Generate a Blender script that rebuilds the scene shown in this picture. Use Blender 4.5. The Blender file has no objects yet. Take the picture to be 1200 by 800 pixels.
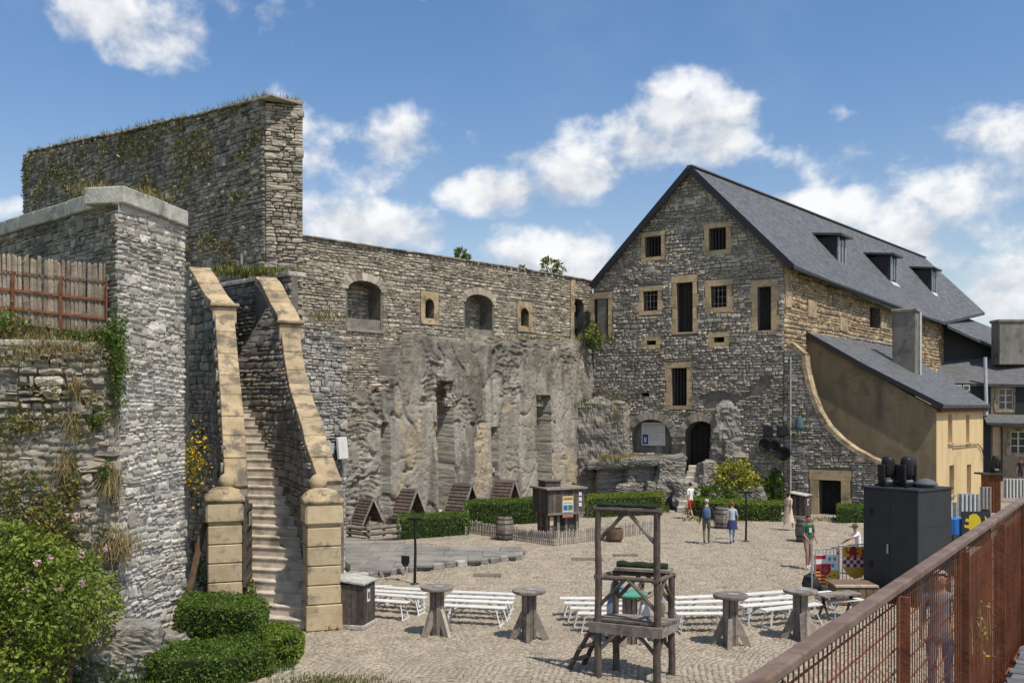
import bpy, bmesh, math, random
import numpy as np
from mathutils import Vector, Matrix, noise as mn
from mathutils.geometry import tessellate_polygon
R = math.radians
sc = bpy.context.scene
COL = sc.collection
# ------------------------------------------------------------------ camera
EYE, HZ, F, CX = 5.3, 478.0, 1100.0, 600.0      # eye height (m), horizon row, focal length and centre in photo pixels
cam_d = bpy.data.cameras.new("camera")
cam = bpy.data.objects.new("camera", cam_d); COL.objects.link(cam)
cam.location = (0, 0, EYE); cam.rotation_euler = (R(90), 0, 0)
cam_d.sensor_width = 36; cam_d.lens = F/1200*36
cam_d.shift_y = (HZ-400)/1200
cam_d.clip_start = .1; cam_d.clip_end = 6000
sc.camera = cam
# ------------------------------------------------------------------ light
SUN_EL = R(60); SH = Vector((.68, -.733))       # towards the sun, on the ground
sun_d = bpy.data.lights.new("sun", 'SUN'); sun_d.energy = 4.5; sun_d.angle = R(.5); sun_d.color = (1, .925, .80)
sun = bpy.data.objects.new("sun", sun_d); COL.objects.link(sun)
sdir = Vector((SH.x*math.cos(SUN_EL), SH.y*math.cos(SUN_EL), math.sin(SUN_EL)))
sun.rotation_euler = sdir.to_track_quat('Z', 'Y').to_euler()
sun.location = (20, -20, 60)
vs = sc.view_settings; vs.view_transform = 'Standard'; vs.look = 'None'; vs.exposure = 0.0; vs.gamma = 1
# ------------------------------------------------------------------ node helper
class NT:
    def __init__(s, tree): s.t = tree; s.n = tree.nodes; s.l = tree.links
    def new(s, typ, **kw):
        n = s.n.new(typ)
        for k, v in kw.items(): setattr(n, k, v)
        return n
    def link(s, a, b): s.l.new(a, b)
    def put(s, sock, v):
        if isinstance(v, bpy.types.NodeSocket): s.l.new(v, sock)
        else: sock.default_value = v
    def math(s, op, a, b=None, c=None, clamp=False):
        n = s.n.new('ShaderNodeMath'); n.operation = op; n.use_clamp = clamp
        s.put(n.inputs[0], a)
        if b is not None: s.put(n.inputs[1], b)
        if c is not None: s.put(n.inputs[2], c)
        return n.outputs[0]
    def vmath(s, op, a, b):
        n = s.n.new('ShaderNodeVectorMath'); n.operation = op
        s.put(n.inputs[0], a); s.put(n.inputs[1], b)
        return n.outputs[0]
    def mix(s, f, a, b, mode='MIX'):
        n = s.n.new('ShaderNodeMix'); n.data_type = 'RGBA'; n.blend_type = mode
        s.put(n.inputs[0], f)
        for k, v in ((6, a), (7, b)):
            if isinstance(v, tuple): v = (*v[:3], 1)
            s.put(n.inputs[k], v)
        return n.outputs[2]
    def noise(s, vec, scale, detail=4, rough=.55):
        n = s.n.new('ShaderNodeTexNoise')
        if vec is not None: s.l.new(vec, n.inputs['Vector'])
        n.inputs['Scale'].default_value = scale; n.inputs['Detail'].default_value = detail
        n.inputs['Roughness'].default_value = rough
        return n.outputs['Fac']
    def smooth(s, v, lo, hi, a=0.0, b=1.0):
        n = s.n.new('ShaderNodeMapRange'); n.interpolation_type = 'SMOOTHSTEP'
        s.put(n.inputs[0], v); n.inputs[1].default_value = lo; n.inputs[2].default_value = hi
        n.inputs[3].default_value = a; n.inputs[4].default_value = b
        return n.outputs[0]
# ------------------------------------------------------------------ sky with fair-weather cumulus
w = bpy.data.worlds.new("World"); sc.world = w; w.use_nodes = True
t = NT(w.node_tree); t.n.clear()
sky = t.new('ShaderNodeTexSky', sky_type='NISHITA', sun_disc=False)
sky.sun_elevation = SUN_EL; sky.sun_rotation = math.atan2(SH.x, SH.y)
sky.air_density = 1.0; sky.dust_density = .6; sky.ozone_density = 2.2; sky.altitude = 200
tc = t.new('ShaderNodeTexCoord'); dirv = tc.outputs['Generated']
sp = t.new('ShaderNodeSeparateXYZ'); t.link(dirv, sp.inputs[0])
az = t.math('ARCTAN2', sp.outputs[0], sp.outputs[1])
hyp = t.math('SQRT', t.math('ADD', t.math('MULTIPLY', sp.outputs[0], sp.outputs[0]), t.math('MULTIPLY', sp.outputs[1], sp.outputs[1])))
el = t.math('ARCTAN2', sp.outputs[2], hyp)
clouds = [(120,12,75,36,.9),(190,38,75,44,.95),(160,66,42,16,.6),(345,22,52,34,.42),(268,8,30,20,.35),(305,105,52,18,.3),
  (372,178,34,40,.6),(455,165,84,32,.62),(420,205,56,24,.45),(395,258,62,34,1),(455,264,58,30,.95),(490,282,34,14,.7),
  (585,224,76,27,1),(660,206,66,36,1),(730,172,72,48,1.05),(800,142,84,56,1.1),(855,125,36,22,.8),
  (640,296,76,36,1),(690,305,40,24,.85),(600,292,36,18,.6),
  (965,192,62,26,.62),(985,246,60,28,.95),(940,236,40,16,.7),(1055,275,50,24,.8),(1172,338,54,44,1.0),(1100,300,44,22,.5),
  (1110,215,84,50,.55),(1160,158,86,30,.62),(1170,220,80,48,.6),(1190,265,66,44,.6),(620,218,60,24,1),(695,192,60,36,1.05),(980,138,24,14,.35),(898,187,26,11,.35),
  (10,246,30,14,.55),(-110,180,80,50,.9),(-160,60,110,70,1),(1290,190,120,80,1),(1350,60,120,60,.9),(520,-90,140,70,.9),(900,-120,150,60,.9)]
field = None; shade = None
for (px, py, rx, ry, k) in clouds:
    a0 = math.atan((px-CX)/F); q = math.hypot(F, px-CX); e0 = math.atan((HZ-py)/q)
    ra = rx/F*math.cos(a0)**2*1.2; re = ry/q*1.2
    da = t.math('MULTIPLY', t.math('SUBTRACT', az, a0), 1/ra)
    de = t.math('MULTIPLY', t.math('SUBTRACT', el, e0), 1/re)
    d2 = t.math('ADD', t.math('MULTIPLY', da, da), t.math('MULTIPLY', de, de))
    b = t.math('MULTIPLY', t.math('SUBTRACT', 1.0, d2), k)
    b = t.math('MAXIMUM', b, -1.0)
    hi = t.math('MULTIPLY', t.math('MAXIMUM', b, 0.0), de)
    field = b if field is None else t.math('MAXIMUM', field, b)
    shade = hi if shade is None else t.math('ADD', shade, hi)
sq = t.new('ShaderNodeMapping'); t.link(dirv, sq.inputs[0]); sq.inputs['Scale'].default_value = (1, 1, 1.25)
sdv = sq.outputs[0]
warp = t.new('ShaderNodeTexNoise'); t.link(sdv, warp.inputs['Vector']); warp.inputs['Scale'].default_value = 9; warp.inputs['Detail'].default_value = 3
wv = t.vmath('SUBTRACT', warp.outputs['Color'], (.5, .5, .5))
wv = t.vmath('MULTIPLY', wv, (.028, .028, .028)); sdw = t.vmath('ADD', sdv, wv)
n1 = t.noise(sdw, 15, 9, .52)
n2 = t.noise(t.vmath('ADD', sdw, (.012, -.010, .030)), 15, 7, .52)
nf = t.noise(sdw, 42, 6, .6)
far = t.noise(sdv, 4.5, 3, .5)                                  # the same kind of clouds all round, out of the frame
out = t.math('MAXIMUM', t.smooth(t.math('ABSOLUTE', az), .62, .85), t.smooth(el, .52, .7))
gen = t.math('SUBTRACT', t.math('MULTIPLY', t.math('SUBTRACT', far, .5), 6.0), t.math('MULTIPLY', t.math('SUBTRACT', 1.0, out), 4.0))
field = t.math('MAXIMUM', field, gen)
dens = t.math('ADD', field, t.math('MULTIPLY', t.math('SUBTRACT', n1, .515), 3.0))
dens = t.math('ADD', dens, t.math('MULTIPLY', t.math('SUBTRACT', nf, .5), .9))
alpha = t.smooth(dens, .05, 1.0)
alpha = t.math('MULTIPLY', alpha, t.smooth(el, -.01, .03))
lit = t.math('ADD', .55, t.math('MULTIPLY', t.math('SUBTRACT', n1, n2), 3.2))
lit = t.math('ADD', lit, t.math('MULTIPLY', shade, .55))
lit = t.math('ADD', lit, t.math('MULTIPLY', t.math('SUBTRACT', nf, .5), .5), clamp=True)
ccol = t.mix(lit, (5.4, 5.8, 6.5), (9.2, 9.3, 9.4))
hz = t.smooth(el, 0, .40)
skyc = t.mix(hz, (1.62, 1.36, 1.16), (1.0, 1.22, 1.38)); skyc = t.mix(1.0, sky.outputs[0], skyc, 'MULTIPLY')
skyc = t.mix(t.smooth(t.noise(sdw, 5, 7, .6), .5, .85, 0, .10), skyc, (6.6, 7.2, 8.0))     # thin high veil
final = t.mix(alpha, skyc, ccol)
bg = t.new('ShaderNodeBackground'); t.link(final, bg.inputs[0]); bg.inputs[1].default_value = .105
wo = t.new('ShaderNodeOutputWorld'); t.link(bg.outputs[0], wo.inputs[0])

# ------------------------------------------------------------------ materials
MATS = {}
def M(name, c1, c2, c3=None, rough=.85, scale=3, bump=.35, bscale=22, rnd=.25, stain=None, stain_scale=.5, stain_lim=(.5, .7), metal=0, spec=.25, warm=None, streak=False, big=.0, strat=False):
    """weathered surface: two-colour noise, per-piece brightness, optional third colour in patches, fine relief"""
    m = bpy.data.materials.new(name); m.use_nodes = True; MATS[name] = m
    t = NT(m.node_tree); t.n.clear()
    geo = t.new('ShaderNodeNewGeometry'); oi = t.new('ShaderNodeObjectInfo')
    pos = geo.outputs['Position']
    if streak:
        mp = t.new('ShaderNodeMapping'); t.link(pos, mp.inputs[0]); mp.inputs['Scale'].default_value = (1, 1, .25); spos = mp.outputs[0]
    elif strat:
        mp = t.new('ShaderNodeMapping'); t.link(pos, mp.inputs[0]); mp.inputs['Rotation'].default_value = (.35, -.45, .2); mp.inputs['Scale'].default_value = (.7, .7, 6); spos = mp.outputs[0]
    else: spos = pos
    col = t.mix(t.smooth(t.noise(spos, scale, 6, .62), .3, .7), c1, c2)
    if c3: col = t.mix(t.smooth(t.noise(pos, scale*.45, 5, .65), .52, .68), col, c3)
    r = t.math('FRACT', t.math('ADD', geo.outputs['Random Per Island'], oi.outputs['Random']))
    if warm:
        r2 = t.math('FRACT', t.math('MULTIPLY', r, 7.31))
        col = t.mix(t.smooth(r2, .62, .95), col, warm)
    if rnd:
        k = t.math('ADD', 1-rnd, t.math('MULTIPLY', r, 2*rnd))
        cc = t.new('ShaderNodeCombineColor')
        for i in range(3): t.link(k, cc.inputs[i])
        col = t.mix(1.0, col, cc.outputs[0], 'MULTIPLY')
    if stain:
        col = t.mix(t.smooth(t.noise(spos, stain_scale, 6, .65), *stain_lim, 0, .85), col, stain)
    if big:
        k = t.math('ADD', 1-big, t.math('MULTIPLY', t.noise(spos, .35, 5, .6), 2*big))
        cc = t.new('ShaderNodeCombineColor')
        for i in range(3): t.link(k, cc.inputs[i])
        col = t.mix(1.0, col, cc.outputs[0], 'MULTIPLY')
    p = t.new('ShaderNodeBsdfPrincipled'); t.link(col, p.inputs['Base Color'])
    p.inputs['Roughness'].default_value = rough; p.inputs['Metallic'].default_value = metal
    p.inputs['Specular IOR Level'].default_value = spec
    if bump:
        b = t.new('ShaderNodeBump'); b.inputs['Strength'].default_value = bump; b.inputs['Distance'].default_value = .05
        t.link(t.noise(spos if strat else pos, bscale*(.35 if strat else 1), 6, .65), b.inputs['Height']); t.link(b.outputs[0], p.inputs['Normal'])
    o = t.new('ShaderNodeOutputMaterial'); t.link(p.outputs[0], o.inputs[0])
    return m
def leafmat(name, c1, c2, c3=None, trans=.35, lim=.8):
    m = bpy.data.materials.new(name); m.use_nodes = True; MATS[name] = m
    t = NT(m.node_tree); t.n.clear()
    geo = t.new('ShaderNodeNewGeometry'); r = geo.outputs['Random Per Island']
    col = t.mix(r, c1, c2)
    if c3: col = t.mix(t.smooth(t.math('FRACT', t.math('MULTIPLY', r, 9.7)), lim, lim+.12), col, c3)
    col = t.mix(t.math('MULTIPLY', t.smooth(t.noise(geo.outputs['Position'], 1.6, 3), .35, .7), .45), col, c1)
    a = t.new('ShaderNodeBsdfPrincipled'); t.link(col, a.inputs['Base Color']); a.inputs['Roughness'].default_value = .55; a.inputs['Specular IOR Level'].default_value = .25
    b = t.new('ShaderNodeBsdfTranslucent'); t.link(t.mix(.5, col, (.16, .22, .03)), b.inputs['Color'])
    mx = t.new('ShaderNodeMixShader'); mx.inputs[0].default_value = trans
    t.link(a.outputs[0], mx.inputs[1]); t.link(b.outputs[0], mx.inputs[2])
    o = t.new('ShaderNodeOutputMaterial'); t.link(mx.outputs[0], o.inputs[0])
    return m
def slatemat(name, c1, c2, wd, ht, moss=None):
    """slates in courses, laid in the roof's own metres (UV)"""
    m = bpy.data.materials.new(name); m.use_nodes = True; MATS[name] = m
    t = NT(m.node_tree); t.n.clear()
    uv = t.new('ShaderNodeUVMap')
    br = t.new('ShaderNodeTexBrick'); t.link(uv.outputs[0], br.inputs['Vector'])
    br.inputs['Scale'].default_value = 1; br.inputs['Brick Width'].default_value = wd; br.inputs['Row Height'].default_value = ht
    br.inputs['Mortar Size'].default_value = .006; br.inputs['Mortar Smooth'].default_value = .2
    br.inputs['Color1'].default_value = (*c1, 1); br.inputs['Color2'].default_value = (*c2, 1); br.inputs['Mortar'].default_value = (c1[0]*.5, c1[1]*.5, c1[2]*.5, 1)
    geo = t.new('ShaderNodeNewGeometry')
    n = t.noise(geo.outputs['Position'], .5, 6, .65)
    k = t.math('ADD', .72, t.math('MULTIPLY', n, .56)); cc = t.new('ShaderNodeCombineColor')
    for i in range(3): t.link(k, cc.inputs[i])
    col = t.mix(1.0, br.outputs['Color'], cc.outputs[0], 'MULTIPLY')
    if moss: col = t.mix(t.smooth(t.noise(geo.outputs['Position'], 1.1, 7, .7), .55, .72, 0, .7), col, moss)
    p = t.new('ShaderNodeBsdfPrincipled'); t.link(col, p.inputs['Base Color']); p.inputs['Roughness'].default_value = .62; p.inputs['Specular IOR Level'].default_value = .35
    b = t.new('ShaderNodeBump'); b.inputs['Strength'].default_value = .5; b.inputs['Distance'].default_value = .02
    t.link(t.math('SUBTRACT', t.noise(geo.outputs['Position'], 9, 4), br.outputs['Fac']), b.inputs['Height']); t.link(b.outputs[0], p.inputs['Normal'])
    o = t.new('ShaderNodeOutputMaterial'); t.link(p.outputs[0], o.inputs[0])
    return m
MO = M('mortar', (.135,.122,.102), (.20,.182,.152), scale=4, rnd=0, bump=.6, stain=(.075,.07,.06), stain_scale=.9, big=.3)  # darkened to put crevice shadow between the stones into the colour
ST_CUR = M('curtain_stone', (.26,.23,.185), (.40,.355,.285), (.175,.152,.12), scale=2.5, rnd=.36, warm=(.44,.375,.30), stain=(.15,.14,.12), stain_scale=.5, stain_lim=(.53,.75), big=.2)
ST_GAB = M('barn_stone', (.31,.28,.232), (.435,.40,.338), (.22,.197,.163), scale=3, rnd=.36, warm=(.40,.34,.26), stain=(.20,.178,.148), stain_scale=.45, stain_lim=(.55,.75), big=.22)
ST_FLK = M('flank_stone', (.28,.205,.13), (.39,.30,.195), (.17,.13,.09), scale=2, rnd=.4, warm=(.42,.31,.19), big=.25)
ST_TOW = M('tower_stone', (.21,.188,.16), (.34,.31,.265), (.145,.13,.112), scale=2.4, rnd=.45, warm=(.32,.285,.24), stain=(.11,.10,.09), stain_scale=.4, stain_lim=(.5,.75), big=.25)
ST_PIER = M('pier_stone', (.36,.333,.292), (.57,.535,.475), (.20,.184,.157), scale=3, rnd=.38, warm=(.40,.37,.33), stain=(.17,.16,.145), stain_scale=.7, stain_lim=(.54,.75), big=.2)
ST_LOW = M('retaining_stone', (.225,.205,.17), (.37,.34,.285), (.29,.24,.17), scale=2.6, rnd=.42, warm=(.34,.29,.22), stain=(.12,.12,.12), stain_scale=.6, stain_lim=(.5,.72), big=.3)
ST_BLU = M('blue_stone', (.26,.247,.225), (.42,.40,.365), (.17,.16,.145), scale=3, rnd=.3, stain=(.15,.15,.15), big=.25)
ST_STAIR = M('stair_wall_stone', (.185,.17,.148), (.30,.278,.24), (.115,.106,.09), scale=3, rnd=.42, warm=(.28,.23,.17), big=.25)
MO_PIER = M('pale_mortar', (.50,.485,.45), (.62,.60,.56), scale=4, rnd=0, bump=.6, big=.15)
CAST = M('roughcast', (.225,.202,.172), (.385,.352,.305), (.31,.265,.21), scale=1.3, rnd=0, bump=1.0, bscale=9, stain=(.10,.09,.075), stain_scale=.7, stain_lim=(.48,.64), streak=True, big=.45)
CASTD = M('dark_old_plaster', (.15,.135,.112), (.25,.23,.195), (.31,.27,.21), scale=1.7, rnd=0, bump=1.0, bscale=9, stain=(.09,.082,.07), stain_scale=.9, stain_lim=(.5,.7), big=.35)
CASTO = M('ochre_plaster', (.34,.275,.19), (.44,.37,.275), (.27,.22,.155), scale=2, rnd=0, bump=1.0, bscale=9, stain=(.2,.17,.13), stain_scale=1.1, big=.25)
CRAG = M('crag_rock', (.21,.19,.16), (.36,.335,.285), (.30,.245,.17), scale=1.6, rnd=0, bump=1.0, bscale=10, stain=(.12,.115,.105), stain_scale=.8, stain_lim=(.47,.66), big=.35)
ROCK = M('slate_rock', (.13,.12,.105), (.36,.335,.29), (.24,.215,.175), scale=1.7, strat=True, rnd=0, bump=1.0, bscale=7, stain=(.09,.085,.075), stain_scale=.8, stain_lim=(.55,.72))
OCH = M('ochre_sandstone', (.36,.27,.16), (.47,.365,.235), (.28,.215,.135), scale=2.4, rnd=.15, bump=.6, bscale=9, stain=(.115,.10,.078), stain_scale=2.0, stain_lim=(.46,.64), big=.3)
OCHB = M('tan_sandstone', (.44,.325,.185), (.57,.43,.26), (.36,.27,.165), scale=2.4, rnd=.15, bump=.5, bscale=9, stain=(.24,.19,.12), stain_scale=1.6, stain_lim=(.5,.74), big=.2)
PALE = M('pale_sandstone', (.43,.335,.205), (.55,.445,.295), (.34,.265,.165), scale=2.2, rnd=.12, bump=.3, stain=(.15,.13,.10), stain_scale=2.2, stain_lim=(.5,.68), big=.28)
COPE = M('lichen_coping', (.36,.35,.31), (.52,.505,.455), (.25,.24,.21), scale=4, rnd=.12, bump=.5, stain=(.17,.165,.14), stain_scale=2)
STEP = M('step_stone', (.46,.405,.335), (.60,.54,.455), (.38,.33,.27), scale=5, rnd=.1, bump=.25, stain=(.21,.17,.13), stain_scale=1.5)
SETT = M('sett_stone', (.305,.256,.194), (.40,.345,.268), (.265,.222,.166), scale=2.2, rnd=.15, warm=(.36,.31,.245), bump=.2, stain=(.245,.212,.172), stain_scale=.35, stain_lim=(.45,.75), big=.2)
JOINT = M('joint_sand', (.215,.185,.148), (.29,.255,.205), scale=2, rnd=0, bump=.4, stain=(.17,.175,.09), stain_scale=.5, stain_lim=(.6,.75))
SLAB = M('slab_slate', (.20,.188,.168), (.28,.265,.24), (.235,.212,.175), scale=1.6, rnd=.12, bump=.3, big=.2, stain=(.12,.12,.12), stain_scale=1.2)
SAND = M('pale_gravel', (.5,.47,.42), (.66,.63,.58), scale=8, rnd=0, bump=.6)
EARTH = M('dry_earth', (.20,.16,.11), (.33,.28,.21), (.14,.15,.06), scale=3, rnd=0, bump=.6)
LAWN = M('lawn_soil', (.07,.10,.03), (.13,.16,.05), (.2,.17,.1), scale=2, rnd=0, bump=.5)
WOODD = M('dark_wood', (.058,.046,.038), (.115,.095,.08), (.085,.065,.05), scale=7, rnd=.3, bump=.4, bscale=30)
WOODK = M('kiosk_wood', (.085,.065,.055), (.15,.12,.10), scale=6, rnd=.3, bump=.4)
WOODG = M('grey_wood', (.16,.135,.115), (.27,.235,.20), (.12,.095,.08), scale=6, rnd=.28, bump=.4)
WOODF = M('fence_pale', (.21,.165,.125), (.34,.285,.225), scale=6, rnd=.3, bump=.4)
WOODP = M('pale_wood', (.30,.26,.215), (.44,.39,.33), scale=6, rnd=.3, bump=.4)
WOODB = M('brown_wood', (.13,.08,.05), (.21,.135,.085), scale=6, rnd=.25, bump=.3)
SHING = M('shingle_wood', (.075,.056,.048), (.135,.105,.09), scale=5, rnd=.3, bump=.4)
BLACK = M('black_paint', (.012,.012,.013), (.02,.02,.021), scale=5, rnd=0, bump=.05, rough=.45)
CAB = M('charcoal_paint', (.022,.026,.03), (.03,.034,.039), scale=2.5, rnd=0, bump=.04, rough=.5, spec=.35)
VOID = M('dark_boards', (.02,.017,.015), (.035,.03,.026), scale=5, rnd=.3, bump=.3)
IRON = M('iron', (.035,.033,.032), (.06,.055,.05), scale=9, rnd=.1, bump=.1, rough=.6)
RUST = M('rusted_steel', (.155,.055,.030), (.255,.098,.048), (.10,.041,.026), scale=5, rnd=.18, bump=.25, rough=.75, stain=(.06,.035,.03), stain_scale=2.5, big=.2)
RUSTB = M('bright_rust', (.17,.065,.035), (.25,.10,.05), (.10,.045,.03), scale=9, rnd=.15, bump=.25, rough=.8)
RAILM = M('handrail_steel', (.14,.092,.07), (.215,.155,.125), (.11,.065,.045), scale=6, rnd=0, bump=.2, rough=.6, stain=(.18,.08,.04), stain_scale=4, stain_lim=(.6,.75))
DECKM = M('deck_board', (.10,.105,.12), (.165,.17,.19), scale=6, rnd=.22, bump=.3)
WHITE = M('white_paint', (.58,.57,.54), (.70,.69,.66), scale=4, rnd=.06, bump=.05, rough=.55, stain=(.5,.47,.42), stain_scale=3, stain_lim=(.6,.8))
GALV = M('galvanised', (.36,.37,.38), (.48,.49,.5), scale=8, rnd=.1, bump=.05, rough=.45, metal=.4)
LEAD = M('lead_flashing', (.42,.43,.44), (.56,.57,.58), scale=5, rnd=0, bump=.1, rough=.5)
RENDER = M('brown_render', (.20,.155,.095), (.27,.21,.13), (.165,.128,.08), scale=1.8, rnd=0, bump=.4, stain=(.11,.09,.065), stain_scale=.7, streak=True, big=.25)
YELL = M('yellow_render', (.56,.41,.215), (.66,.50,.28), (.50,.37,.20), scale=1.2, rnd=0, bump=.15, stain=(.42,.32,.2), stain_scale=.7, stain_lim=(.58,.8), streak=True)
CHIM = M('chimney_stone', (.155,.145,.13), (.25,.235,.21), (.11,.105,.095), scale=2.5, rnd=.15, bump=.5, streak=True)
MAROON = M('maroon_timber', (.10,.03,.025), (.15,.05,.04), rnd=.1)
SLATEW = slatemat('slate_cladding', (.045,.05,.056), (.07,.076,.084), .22, .14)
SLATE = slatemat('roof_slate', (.075,.077,.084), (.145,.147,.155), .30, .19, moss=(.175,.165,.14))
SLATE2 = slatemat('old_roof_slate', (.10,.102,.11), (.15,.15,.155), .24, .14, moss=(.17,.16,.14))
GLASS = M('window_glass', (.03,.035,.04), (.05,.06,.07), rnd=.3, bump=0, rough=.08, spec=.6)
GREENPAD = M('green_turf_mat', (.022,.036,.02), (.045,.062,.034), scale=30, rnd=0, bump=1, bscale=60)
L_BOX = leafmat('box_leaf', (.06,.115,.016), (.14,.22,.034), (.21,.28,.055), lim=.82)
L_LIME = leafmat('lime_hedge_leaf', (.10,.16,.018), (.22,.29,.035), (.29,.33,.06))
L_ROSE = leafmat('rose_leaf', (.11,.16,.022), (.28,.345,.055), (.36,.40,.10))
L_YEL = leafmat('golden_leaf', (.38,.38,.06), (.62,.57,.14), (.18,.24,.04), lim=.86)
L_GRN = leafmat('green_leaf', (.06,.12,.025), (.14,.21,.045), (.2,.26,.08))
L_DRY = leafmat('dry_grass', (.26,.19,.09), (.42,.33,.19), (.16,.15,.05))
L_WALL = leafmat('wall_weed', (.15,.13,.035), (.28,.22,.06), (.42,.33,.11), lim=.6)
L_GRS = leafmat('grass_blade', (.06,.11,.02), (.14,.19,.04), (.28,.25,.1))
L_PINK = leafmat('pink_petal', (.62,.36,.42), (.75,.5,.55), trans=.2)
L_GOLD = leafmat('yellow_petal', (.55,.36,.02), (.7,.48,.04), trans=.2)
L_WHT = leafmat('white_petal', (.7,.7,.64), (.8,.8,.74), trans=.2)
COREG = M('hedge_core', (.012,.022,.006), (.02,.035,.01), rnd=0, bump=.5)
def flat(name, c, rough=.7, rnd=.0):
    return M(name, tuple(x*.92 for x in c), tuple(min(1, x*1.06) for x in c), scale=5, rnd=rnd, bump=.03, rough=rough)
# ------------------------------------------------------------------ objects, names, labels
def place(o, parent):
    if parent is not None:
        o.parent = parent
        o.matrix_parent_inverse = Matrix.Translation(-Vector(parent.location))
    return o
def tag(o, label, cat, group=None):
    o['label'] = label; o['category'] = cat
    if group: o['group'] = group
    return o
def thing(name, label, cat, loc=(0, 0, 0), group=None):
    o = bpy.data.objects.new(name, None); COL.objects.link(o); o.location = loc; o.empty_display_size = .2
    return tag(o, label, cat, group)
def kindof(o, k): o['kind'] = k; return o
def link_mesh(name, me, parent=None):
    o = bpy.data.objects.new(name, me); COL.objects.link(o); return place(o, parent)
class MB:
    """collects faces into one mesh"""
    def __init__(s): s.v = []; s.f = []; s.mi = []; s.mats = []; s.uv = {}
    def slot(s, m):
        if m not in s.mats: s.mats.append(m)
        return s.mats.index(m)
    def face(s, pts, m, uv=None):
        b = len(s.v); s.v += [tuple(p) for p in pts]
        if uv: s.uv[len(s.f)] = uv
        s.f.append(tuple(range(b, b+len(pts)))); s.mi.append(s.slot(m))
    def add(s, vs_, fs, m):
        b = len(s.v); s.v += [tuple(p) for p in vs_]; k = s.slot(m)
        for f in fs: s.f.append(tuple(i+b for i in f)); s.mi.append(k)
        return s
    def hexa(s, p, m):                                  # 8 corners: bottom ring, top ring
        return s.add(p, [(3,2,1,0),(4,5,6,7),(0,1,5,4),(1,2,6,5),(2,3,7,6),(3,0,4,7)], m)
    def box(s, c, d, m, rz=0, rx=0, ry=0, bev=0):
        h = [x/2 for x in d]; rot = Matrix.Rotation(rz, 3, 'Z') @ Matrix.Rotation(ry, 3, 'Y') @ Matrix.Rotation(rx, 3, 'X'); c = Vector(c)
        if bev:
            b = min(bev, *[x*.45 for x in h]); pts = []
            rings = []
            for (z, ins) in ((-h[2], b), (-h[2]+b, 0), (h[2]-b, 0), (h[2], b)):
                x, y = h[0]-ins, h[1]-ins
                e = b if not ins else b*.6
                rings.append([(-x+e,-y,z),(x-e,-y,z),(x,-y+e,z),(x,y-e,z),(x-e,y,z),(-x+e,y,z),(-x,y-e,z),(-x,-y+e,z)])
            for r in rings: pts += [c + rot @ Vector(p) for p in r]
            fs = [tuple(range(7,-1,-1)), tuple(range(24, 32))]
            for k in range(3):
                for i in range(8): j = (i+1) % 8; fs.append((k*8+i, k*8+j, k*8+8+j, k*8+8+i))
            return s.add(pts, fs, m)
        p = [c + rot @ Vector((x*h[0], y*h[1], z*h[2])) for z in (-1, 1) for x, y in ((-1,-1),(1,-1),(1,1),(-1,1))]
        return s.hexa(p, m)
    def beam(s, p, q, wd, ht, m, up=(0, 0, 1)):
        p, q = Vector(p), Vector(q); d = (q-p).normalized(); up = Vector(up)
        if abs(d.dot(up)) > .98: up = Vector((0, 1, 0))
        a = d.cross(up).normalized()*wd/2; b = a.cross(d).normalized()*ht/2
        return s.hexa([p-a-b, p+a-b, p+a+b, p-a+b, q-a-b, q+a-b, q+a+b, q-a+b], m)
    def tube(s, pts, rad, m, n=8, cap=True):
        pts = [Vector(p) for p in pts]; k = len(pts)
        if not isinstance(rad, (list, tuple)): rad = [rad]*k
        vs_ = []; ref = None
        for i, p in enumerate(pts):
            d = (pts[min(i+1, k-1)]-pts[max(i-1, 0)]).normalized()
            if ref is None: ref = Vector((0, 0, 1)) if abs(d.z) < .9 else Vector((0, 1, 0))
            a = d.cross(ref).normalized(); b = d.cross(a).normalized()
            for j in range(n):
                an = 2*math.pi*j/n; vs_.append(p + (a*math.cos(an)+b*math.sin(an))*rad[i])
        fs = [(i*n+j, i*n+(j+1) % n, (i+1)*n+(j+1) % n, (i+1)*n+j) for i in range(k-1) for j in range(n)]
        if cap: fs += [tuple(range(n-1, -1, -1)), tuple(range((k-1)*n, k*n))]
        return s.add(vs_, fs, m)
    def lathe(s, prof, m, c=(0, 0, 0), n=16, sx=1, sy=1):
        vs_ = [(c[0]+r*math.cos(2*math.pi*j/n)*sx, c[1]+r*math.sin(2*math.pi*j/n)*sy, c[2]+z) for r, z in prof for j in range(n)]
        k = len(prof)
        fs = [(i*n+j, i*n+(j+1) % n, (i+1)*n+(j+1) % n, (i+1)*n+j) for i in range(k-1) for j in range(n)]
        fs += [tuple(range(n-1, -1, -1)), tuple(range((k-1)*n, k*n))]
        return s.add(vs_, fs, m)
    def prism(s, ring, off, m):                         # ring of 3-D points extruded by a vector
        n = len(ring); off = Vector(off)
        vs_ = [Vector(p) for p in ring] + [Vector(p)+off for p in ring]
        fs = [tuple(range(n-1, -1, -1)), tuple(range(n, 2*n))] + [(i, (i+1) % n, n+(i+1) % n, n+i) for i in range(n)]
        return s.add(vs_, fs, m)
    def mesh(s, name, smooth=False):
        me = bpy.data.meshes.new(name); me.from_pydata(s.v, [], s.f)
        for m in s.mats: me.materials.append(m)
        me.polygons.foreach_set('material_index', s.mi)
        if s.uv:
            l = me.uv_layers.new(name='UVMap')
            for fi, uv in s.uv.items():
                for k, li in enumerate(me.polygons[fi].loop_indices): l.data[li].uv = uv[k]
        bm = bmesh.new(); bm.from_mesh(me); bmesh.ops.recalc_face_normals(bm, faces=bm.faces); bm.to_mesh(me); bm.free()
        if smooth: me.polygons.foreach_set('use_smooth', [True]*len(me.polygons))
        me.update(); return me
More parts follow.
